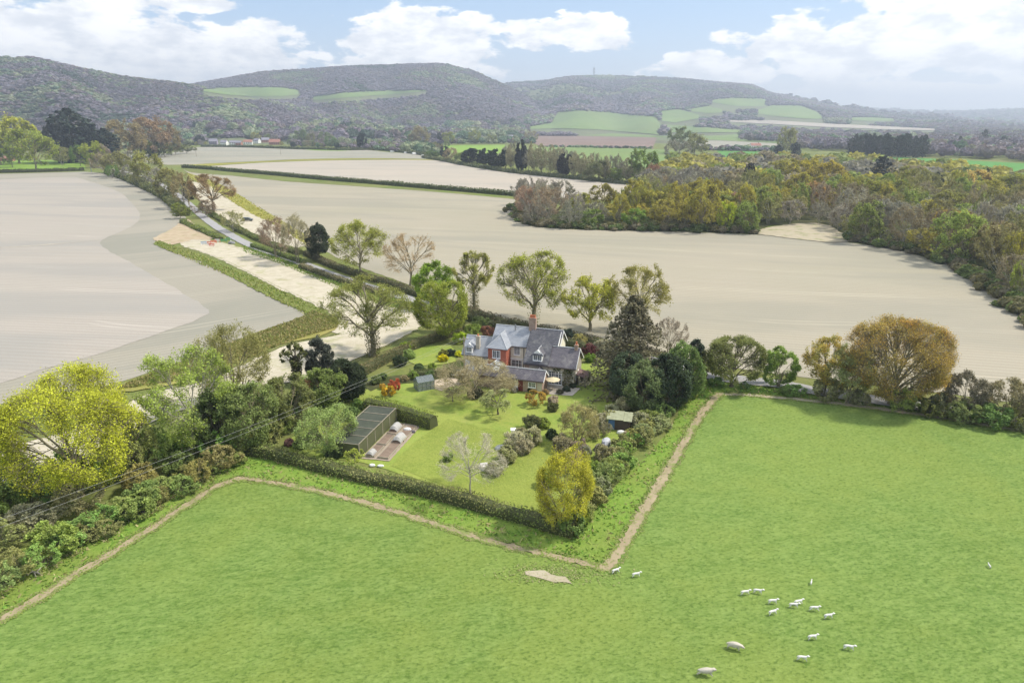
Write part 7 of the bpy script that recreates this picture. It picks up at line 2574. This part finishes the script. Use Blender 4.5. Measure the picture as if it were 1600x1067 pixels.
# ---- village and other far houses
def house(px, py, w_, d_, he, hr, rz, wm, rm, label, chim=True, name='house', group='far village houses'):
    x, y = G(px, py)
    z = float(terr(x, y))
    e = empty(name, (x, y, z), R(rz))
    tag(e, label, 'house', group)
    b = MB()
    b.prism([(-d_ / 2, -1), (d_ / 2, -1), (d_ / 2, he), (0, hr), (-d_ / 2, he)], -w_ / 2, w_ / 2, 'x')
    wl = b.build('wall', wm, e)
    r_ = MB()
    s = (hr - he) / (d_ / 2)
    for q in (-1, 1):
        r_.slab([(-w_ / 2 - .4, q * (d_ / 2 + .5), he - .5 * s + .25), (w_ / 2 + .4, q * (d_ / 2 + .5), he - .5 * s + .25), (w_ / 2 + .4, 0, hr + .25), (-w_ / 2 - .4, 0, hr + .25)], .25)
    rf = r_.build('roof', rm, e)
    if chim:
        c = MB()
        c.box(w_ * .3 - .4, w_ * .3 + .4, -.4, .4, hr - .5, hr + 1.6)
        c.build('chimney', BRICK_OLD, rf)
    n = max(2, int(w_ / 3.2))
    for i in range(n):
        u = -w_ / 2 + w_ * (i + .5) / n
        for zz in ((.9, 3.4) if he > 4 else (.9,)):
            p = MB()
            p.box(u - .6, u + .6, -d_ / 2 - .06, -d_ / 2 - .003, zz, zz + 1.2)
            p.build('window', GLASS, e)
    return e


SLF = plain('far_slate', (0.24, 0.23, 0.27), .7, .3, .15, .5)
TILE = plain('far_tile', (0.34, 0.17, 0.13), .8, .2, .2, .5)
BRK = plain('far_brick', (0.40, 0.20, 0.16), .9, .1, .2, .5)
for a in [(334, 226, 13, 10, 5.2, 9.5, 10, plain('far_mauve_wall', (0.34, 0.30, 0.36), .9, .1), SLF, 'mauve walled house at the left of the village row'),
          (351, 227.5, 10, 9, 5, 8.5, -5, WHITEW, SLF, 'first white house of the village row'), (365, 227.8, 10, 9, 5, 8, 5, WHITEW, SLF, 'white house with slate roof in the middle of the village row'),
          (374, 228, 9, 8, 5, 8, 0, BRK, SLF, 'narrow brick house between the white ones'), (388, 226.5, 14, 9, 4.8, 8.2, 12, WHITEW, TILE, 'white house with tiled roof right of the narrow brick one'),
          (402, 224, 11, 8, 5, 8.4, -20, WHITEW, SLF, 'white gabled house half hidden by trees'), (430, 226.5, 18, 10, 4.6, 9.2, 4, BRK, TILE, 'long pinkish brick house at the right of the village row'),
          (415, 223, 14, 9, 5, 8.8, 25, BRK, SLF, 'brick house behind the white gabled one')]:
    house(*a[:9], a[9], group='village row houses')
for a in [(481, 199, 14, 10, 6, 11, 20, WHITEW, SLF, 'lone white house up in the hillside trees'), (633, 219, 12, 9, 5, 8.5, -10, WHITEW, SLF, 'white house left of the domed brown tree'), (580, 219, 18, 8, 3, 5, 5, WPAINT, SLF, 'low white roofed building among the valley trees'),
          (798, 219, 15, 10, 5.5, 10, 15, WHITEW, SLF, 'white gabled house in the right cluster of the village'), (808, 217, 12, 10, 6, 11, -30, WHITEW, SLF, 'tall white house in the right cluster of the village'),
          (818, 220, 14, 9, 5, 9, 10, BRK, SLF, 'brick house in the right cluster of the village'), (806, 223, 12, 8, 4.5, 8, -12, RENDER, TILE, 'cream house at the front of the right cluster'), (790, 216, 16, 9, 4.5, 8.5, 5, BRK, TILE, 'tiled house at the left of the right cluster'),
          (1180, 231, 15, 8, 3.4, 6.5, 3, WHITEW, TILE, 'long low farmhouse by the pale valley field'), (1548, 222, 30, 12, 5, 9, -4, RENDER, SLF, 'broad pale house among the grey right hand woods')]:
    house(*a[:9], a[9], group='scattered far houses')
house(22, 243, 11, 9, 4.5, 8, 0, WHITEW, TILE, 'white cottage behind the willow at the left edge', group='farmyard at the left edge', name='cottage_far').name = 'farm_cottage'
house(8, 252, 16, 8, 3, 5, 4, plain('pink_cladding', (0.50, 0.22, 0.20), .7, .2), TILE, 'low red barn at the extreme left edge', False, 'barn', 'farmyard at the left edge')
# white vehicles parked by the pale field
for i, (px, py, s, lb) in enumerate([(613, 238.5, 1.0, 'white van at the left end of the field edge row'), (634, 240, .8, 'white car in the middle of the field edge row'), (648, 242, 1.2, 'largest white van in the field edge row'), (661, 245, .9, 'pale van at the right end of the field edge row')]):
    x, y = G(px, py)
    e = empty('parked_van', (x, y, .1), R(5 + 20 * i))
    e.scale = (s, s, s)
    tag(e, lb, 'van', 'white vehicles at the edge of the far field')
    b = MB()
    b.prism([(-2.6, .4), (2.6, .4), (2.6, 1.2), (1.9, 1.45), (1.3, 2.2), (-2.6, 2.25)], -1.0, 1.0, 'y')
    b.build('body', WPAINT, e, bevel=.06)
    b = MB()
    b.prism([(1.85, 1.47), (1.28, 2.1), (.5, 2.1), (.5, 1.47)], -1.02, 1.02, 'y')
    b.build('side_window', GLASS, e)
    for u in (-1.6, 1.6):
        for c in (-.9, .9):
            w_ = MB()
            w_.tube([(u, c - .12, .36), (u, c + .12, .36)], .36, 10)
            w_.build('wheel', bpy.data.materials['tyre'], e)

# ------------------------------------------------------------------ sheep
def wool_mat(name, c, face):
    m, nt = new_mat(name)
    sp = nt.n('ShaderNodeSeparateXYZ')
    oc = nt.pos(obj=True)
    nt.put(sp.inputs[0], oc)
    n_ = nt.noise(oc, 14, 4, .6)
    cc = nt.mix(n_, tuple(x * .72 for x in c), tuple(min(1, x * 1.12) for x in c))
    cc = nt.mix(nt.ramp(sp.outputs[0], .56, .66), cc, face)          # muzzle
    cc = nt.mix(nt.m('SUBTRACT', 1.0, nt.ramp(sp.outputs[2], .10, .24)), cc, tuple(x * .55 for x in c))   # muddy legs
    finish(nt, cc, .95, n_, .6, .03, .05)
    return m


WOOL = wool_mat('wool', (0.56, 0.51, 0.42), (0.42, 0.38, 0.33))
WOOLW = wool_mat('lamb_wool', (0.74, 0.72, 0.66), (0.5, 0.46, 0.42))


def sheep_mesh(name, s, run, lamb, seed, head_down=0.0):
    """one continuous body: trunk, neck, head, ears, tail and four jointed legs"""
    me = bpy.data.meshes.new(name)
    L_ = s
    V, E, Rr = [], [], []

    def add(p, r_, par=None):
        V.append((p[0] * L_, p[1] * L_, p[2] * L_))
        Rr.append(r_ * L_)
        if par is not None:
            E.append((par, len(V) - 1))
        return len(V) - 1
    lh = .47 if not lamb else .52
    br = .19 if not lamb else .125
    pel = add((-.34, 0, lh + .02), br * .92)
    mid = add((-.06, 0, lh - .01), br * 1.08, pel)
    ch = add((.24, 0, lh + .01), br * .95, mid)
    hz_ = lh + .16 - head_down * .35
    nk = add((.42, 0, lh + .12 - head_down * .15), br * .55, ch)
    hd = add((.54, 0, hz_ + .06), .082 if not lamb else .085, nk)
    mz_ = add((.68, 0, hz_ - .01 - .03 * head_down), .05, hd)
    for sd in (-1, 1):
        add((.50, sd * .13, hz_ + .08), .022, hd)
    tl = add((-.50, 0, lh - .03), .045, pel)
    add((-.55, 0, lh - .2), .03, tl)
    lr = .042 if not lamb else .038
    for sd, ph in ((-1, 1), (1, -1)):
        f = run * ph
        k = add((.26 + .10 * f, sd * .10, lh - .22), lr * 1.5, ch)
        k2 = add((.27 + .22 * f, sd * .10, lh * .42 + .05 * max(0, f)), lr, k)
        add((.27 + .30 * f, sd * .10, .03 + .10 * max(0, f)), lr * .9, k2)
        f = -run * ph
        k = add((-.36 + .08 * f, sd * .11, lh - .2), lr * 1.9, pel)
        k2 = add((-.43 + .20 * f, sd * .11, lh * .48), lr, k)
        add((-.36 + .32 * f, sd * .11, .03 + .08 * max(0, -f)), lr * .9, k2)
    me.from_pydata(V, E, [])
    me.materials.append(WOOLW if lamb else WOOL)
    o = bpy.data.objects.new(name, me)
    COL.objects.link(o)
    sk = o.modifiers.new('skin', 'SKIN')
    for i, r_ in enumerate(Rr):
        me.skin_vertices[0].data[i].radius = (r_, r_)
    me.skin_vertices[0].data[0].use_root = True
    sk.use_smooth_shade = True
    su = o.modifiers.new('sub', 'SUBSURF')
    su.levels = 1
    su.render_levels = 2
    return o


SHEEP = [('lamb', 962, 896, 20, .55, 'lamb trotting at the corner of the worn track'), ('lamb', 994, 902, 10, .4, 'lamb just right of the track corner'),
         ('lamb', 1164, 930, 5, .5, 'leftmost lamb of the running group'), ('lamb', 1184, 928, -15, .3, 'lamb right beside the leftmost one of the running group'),
         ('lamb', 1207, 944, 0, .4, 'lamb above the solitary one in the middle of the group'), ('lamb', 1207, 961, 15, .4, 'solitary lamb below the middle of the running group'),
         ('lamb', 1247, 945, 10, .6, 'rear lamb of the close pair in the group'), ('lamb', 1240, 950, -8, .4, 'front lamb of the close pair in the group'),
         ('lamb', 1272, 955, -5, .7, 'lamb stretching its legs right of the close pair'), ('lamb', 1294, 967, 5, .3, 'rightmost lamb of the upper running group'),
         ('lamb', 1269, 1000, 5, .3, 'lamb on its own between the group and the ewes'), ('lamb', 1253, 1033, -10, .5, 'lamb at the bottom nearest the pasture foreground'),
         ('lamb', 1326, 1016, -15, .5, 'lamb farthest right in the lower pasture'), ('lamb', 1545, 887, 80, .1, 'tiny far lamb lying alone at right'),
         ('lamb', 1267, 913, 60, .1, 'tiny white lamb alone above the group'), ('sheep', 1147, 1015, -22, .2, 'cream ewe walking above the lowest one'), ('sheep', 1102, 1056, -10, .6, 'largest cream ewe at the bottom of the pasture')]
for i, (k, px, py, rz, run, lb) in enumerate(SHEEP):
    lamb = k == 'lamb'
    sz = 1.12 if not lamb else (.78 if i < 13 else .5)
    o = sheep_mesh(k, sz, run, lamb, i, head_down=.8 if i == 15 else .15)
    x, y = G(px, py)
    o.location = (x, y, .055)
    o.rotation_euler = (0, 0, R(rz))
    tag(o, lb, 'sheep' if not lamb else 'lamb', 'flock on the pasture')

# ------------------------------------------------------------------ grass tufts
def tufts(name, pxpoly, n, h, wd, cols, seed, label, z=.03, clump=0.0, hole=None, world=False, lean=.5):
    rg = np.random.default_rng(seed)
    poly = [p if world else G(*p) for p in pxpoly]
    xs = [p[0] for p in poly]
    ys = [p[1] for p in poly]
    X = rg.uniform(min(xs), max(xs), n)
    Y = rg.uniform(min(ys), max(ys), n)
    ok = inpoly(X, Y, poly)
    if clump:
        f = np.sin(X * 1.3 + 2 * np.sin(Y * .7)) + np.sin(Y * 1.7 + 1.5 * np.sin(X * .9)) + rg.normal(0, clump, n)
        ok &= f > 0
    X, Y = X[ok], Y[ok]
    m = len(X)
    a = rg.uniform(0, np.pi, m)
    hh = h * rg.uniform(.5, 1.3, m)
    ww = wd * rg.uniform(.6, 1.4, m)
    lx, ly = rg.normal(0, lean, m) * hh, rg.normal(0, lean, m) * hh
    ca, sa = np.cos(a) * ww / 2, np.sin(a) * ww / 2
    V = np.stack([np.stack([X - ca, Y - sa, np.full(m, z)], 1), np.stack([X + ca, Y + sa, np.full(m, z)], 1), np.stack([X + ca * .5 + lx, Y + sa * .5 + ly, z + hh], 1), np.stack([X - ca * .5 + lx, Y - sa * .5 + ly, z + hh * .9], 1)], 1).reshape(-1, 3)
    F = np.arange(4 * m).reshape(m, 4)
    c = np.array(cols)[rg.integers(0, len(cols), m)] * rg.uniform(.75, 1.25, (m, 1))
    o = link(name, np_mesh(name, V, [F], [LEAF_T], tint=c))
    tag(o, label, None, None, 'stuff')
    return o


tufts('rough_grass', [(-60, 1000), (0, 965), (220, 832), (340, 756), (372, 744), (500, 765), (620, 798), (860, 866), (940, 882), (975, 842), (1050, 715), (1118, 614), (1300, 626), (1640, 674), (1640, 655), (1300, 612), (1150, 596), (1080, 592), (1075, 610), (1040, 680), (960, 760), (900, 835), (780, 808), (620, 758), (500, 724), (395, 708), (240, 790), (0, 910)],
      90000, .2, .22, [(0.11, 0.21, 0.03), (0.17, 0.28, 0.05), (0.30, 0.27, 0.12), (0.20, 0.27, 0.05)], 2, 'longer rough grass of the pasture margins', clump=1.5, lean=1.0)
tufts('dead_grass', [(-40, 925), (60, 870), (180, 812), (300, 755), (350, 728), (365, 738), (300, 772), (180, 838), (60, 905), (-40, 960)], 26000, .15, .14, [(0.30, 0.27, 0.14), (0.24, 0.25, 0.09), (0.18, 0.24, 0.05)], 3, 'dead straw coloured grass along the left hedgerow foot', clump=.6, lean=1.0)


def edge_tufts(name, pxline, wd, n, cols, seed, label):
    rg = np.random.default_rng(seed)
    q = np.array([(v.x, v.y) for v in dens_poly([G(*p) for p in pxline], 1.0, 0, 0, closed=False)])
    s = np.concatenate([[0], np.cumsum(np.linalg.norm(np.diff(q, axis=0), axis=1))])
    d = unit(np.gradient(q, axis=0))
    t = rg.uniform(0, s[-1], n)
    side = np.where(rg.random(n) < .5, -1, 1)
    off = side * (wd / 2 + rg.normal(.12, .13, n) + .12 * np.sin(t * 1.1 + side) + .1 * np.sin(t * 2.7))
    off = np.where(rg.random(n) < .05, rg.normal(0, .16, n) * wd, off)
    X = np.interp(t, s, q[:, 0]) - np.interp(t, s, d[:, 1]) * off
    Y = np.interp(t, s, q[:, 1]) + np.interp(t, s, d[:, 0]) * off
    V, F = cards_np(np.stack([X, Y, np.full(n, .10)], 1), .17, rg, 4.0)
    o = link(name, np_mesh(name, V, [F], [LEAF_T], tint=np.array(cols)[rg.integers(0, len(cols), n)] * rg.uniform(.8, 1.2, (n, 1))))
    tag(o, label, None, None, 'stuff')


EC = [(0.17, 0.24, 0.05), (0.19, 0.26, 0.055), (0.22, 0.27, 0.065), (0.27, 0.25, 0.12)]
edge_tufts('track_edge_grass', [(-100, 1018), (0, 970), (120, 897), (220, 836), (300, 784), (335, 762), (372, 748)], 1.0, 6000, EC, 11, 'grass creeping over the edges of the left track')
edge_tufts('track_edge_grass', [(366, 748), (400, 750), (500, 768), (620, 800), (760, 844), (860, 868), (912, 880), (946, 889)], .8, 6000, EC, 12, 'grass creeping over the edges of the front track')
edge_tufts('track_edge_grass', [(943, 891), (960, 873), (980, 842), (1015, 782), (1055, 715), (1095, 648), (1124, 615)], 1.1, 5500, EC, 13, 'grass creeping over the edges of the right track')
edge_tufts('track_edge_grass', [(1118, 617), (1160, 617), (1300, 630), (1450, 650), (1600, 674)], 1.0, 6000, EC, 14, 'grass creeping over the edges of the far track')
CE = [(0.17, 0.20, 0.06), (0.24, 0.24, 0.09), (0.30, 0.27, 0.14), (0.13, 0.17, 0.05)]
edge_tufts('chalk_edge_grass', [(540, 520), (500, 530), (450, 540), (410, 556), (320, 596), (235, 616), (120, 668), (0, 706)], .6, 9000, CE, 15, 'rough grass along the upper edge of the lower chalk')
edge_tufts('chalk_edge_grass', [(655, 512), (560, 560), (470, 594), (400, 606), (250, 655), (110, 724), (0, 782)], 1.0, 9000, CE, 16, 'rough grass along the lower edge of the chalk')
edge_tufts('chalk_edge_grass', [(282, 379), (330, 377), (365, 385), (400, 396), (440, 411), (480, 429), (520, 445), (600, 479)], 1.0, 7000, CE, 17, 'rough grass along the lane side of the chalk strip')
edge_tufts('chalk_edge_grass', [(288, 386), (350, 409), (398, 433), (438, 453), (478, 470), (505, 487)], 1.2, 7000, CE, 18, 'rough grass along the field side of the chalk strip')
rgt = np.random.default_rng(9)
tx, ty = G(855, 901)
tn = 1100
TP = np.stack([tx + rgt.normal(0, 2.2, tn) + rgt.uniform(-1, 5, tn) * (rgt.random(tn) < .4), ty + rgt.normal(0, .75, tn) + .3, np.full(tn, .1)], 1)
TV, TF = cards_np(TP, .2, rgt, 2.5)
tag(link('trodden_grass', np_mesh('trodden_grass', TV, [TF], [LEAF_T], tint=np.array([(0.27, 0.27, 0.12), (0.22, 0.27, 0.08), (0.20, 0.27, 0.07)])[rgt.integers(0, 3, tn)] * rgt.uniform(.85, 1.15, (tn, 1)))), 'yellowed trodden grass round the bare patch', None, None, 'stuff')
tufts('bank_tufts', [(490, 487), (528, 500), (528, 512), (440, 538), (310, 592), (170, 612), (250, 580), (385, 528), (470, 498)], 30000, .35, .3, [(0.26, 0.24, 0.09), (0.20, 0.20, 0.06), (0.32, 0.26, 0.13), (0.15, 0.18, 0.05)], 4, 'dry tussocky grass of the field bank', z=.15)
tufts('balk_tufts', [(240, 381), (250, 377), (310, 398), (400, 437), (480, 475), (528, 500), (500, 505), (427, 468), (371, 439), (262, 392)], 30000, .35, .35, [(0.20, 0.24, 0.05), (0.15, 0.19, 0.04), (0.27, 0.26, 0.09)], 5, 'green tussocky grass of the field balk', z=.15)
tufts('yellow_tufts', [(292, 270), (364, 299), (442, 346), (500, 384), (480, 386), (425, 350), (372, 322), (296, 278)], 40000, .4, .5, [(0.30, 0.28, 0.06), (0.22, 0.24, 0.05), (0.36, 0.32, 0.10)], 6, 'yellow tussocks on the bank beside the chalk', z=.1)
tufts('lane_verge_grass', [(380, 384), (440, 402), (520, 430), (600, 458), (660, 480), (655, 490), (600, 480), (520, 448), (440, 414), (380, 394)], 40000, .3, .3, [(0.12, 0.2, 0.04), (0.17, 0.25, 0.05), (0.22, 0.24, 0.07)], 7, 'green verge grass between lane and chalk strip', z=.03)

# ------------------------------------------------------------------ the air
hm, hn = new_mat('haze_air')
pv = hn.n('ShaderNodeVolumePrincipled')
pv.inputs['Color'].default_value = (0.78, 0.87, 1.0, 1)
pv.inputs['Density'].default_value = 0.00022
pv.inputs['Anisotropy'].default_value = 0.3
ho = hn.n('ShaderNodeOutputMaterial')
hn.t.links.new(pv.outputs[0], ho.inputs['Volume'])
try:
    hm.volume_intersection_method = 'ACCURATE'
except Exception:
    pass
hb = MB()
hb.box(-11500, 11500, -11500, 11500, -1.0, 420.0)
hz_o = hb.build('haze', hm)
tag(hz_o, 'thin blue air between here and the hills', None, None, 'stuff')
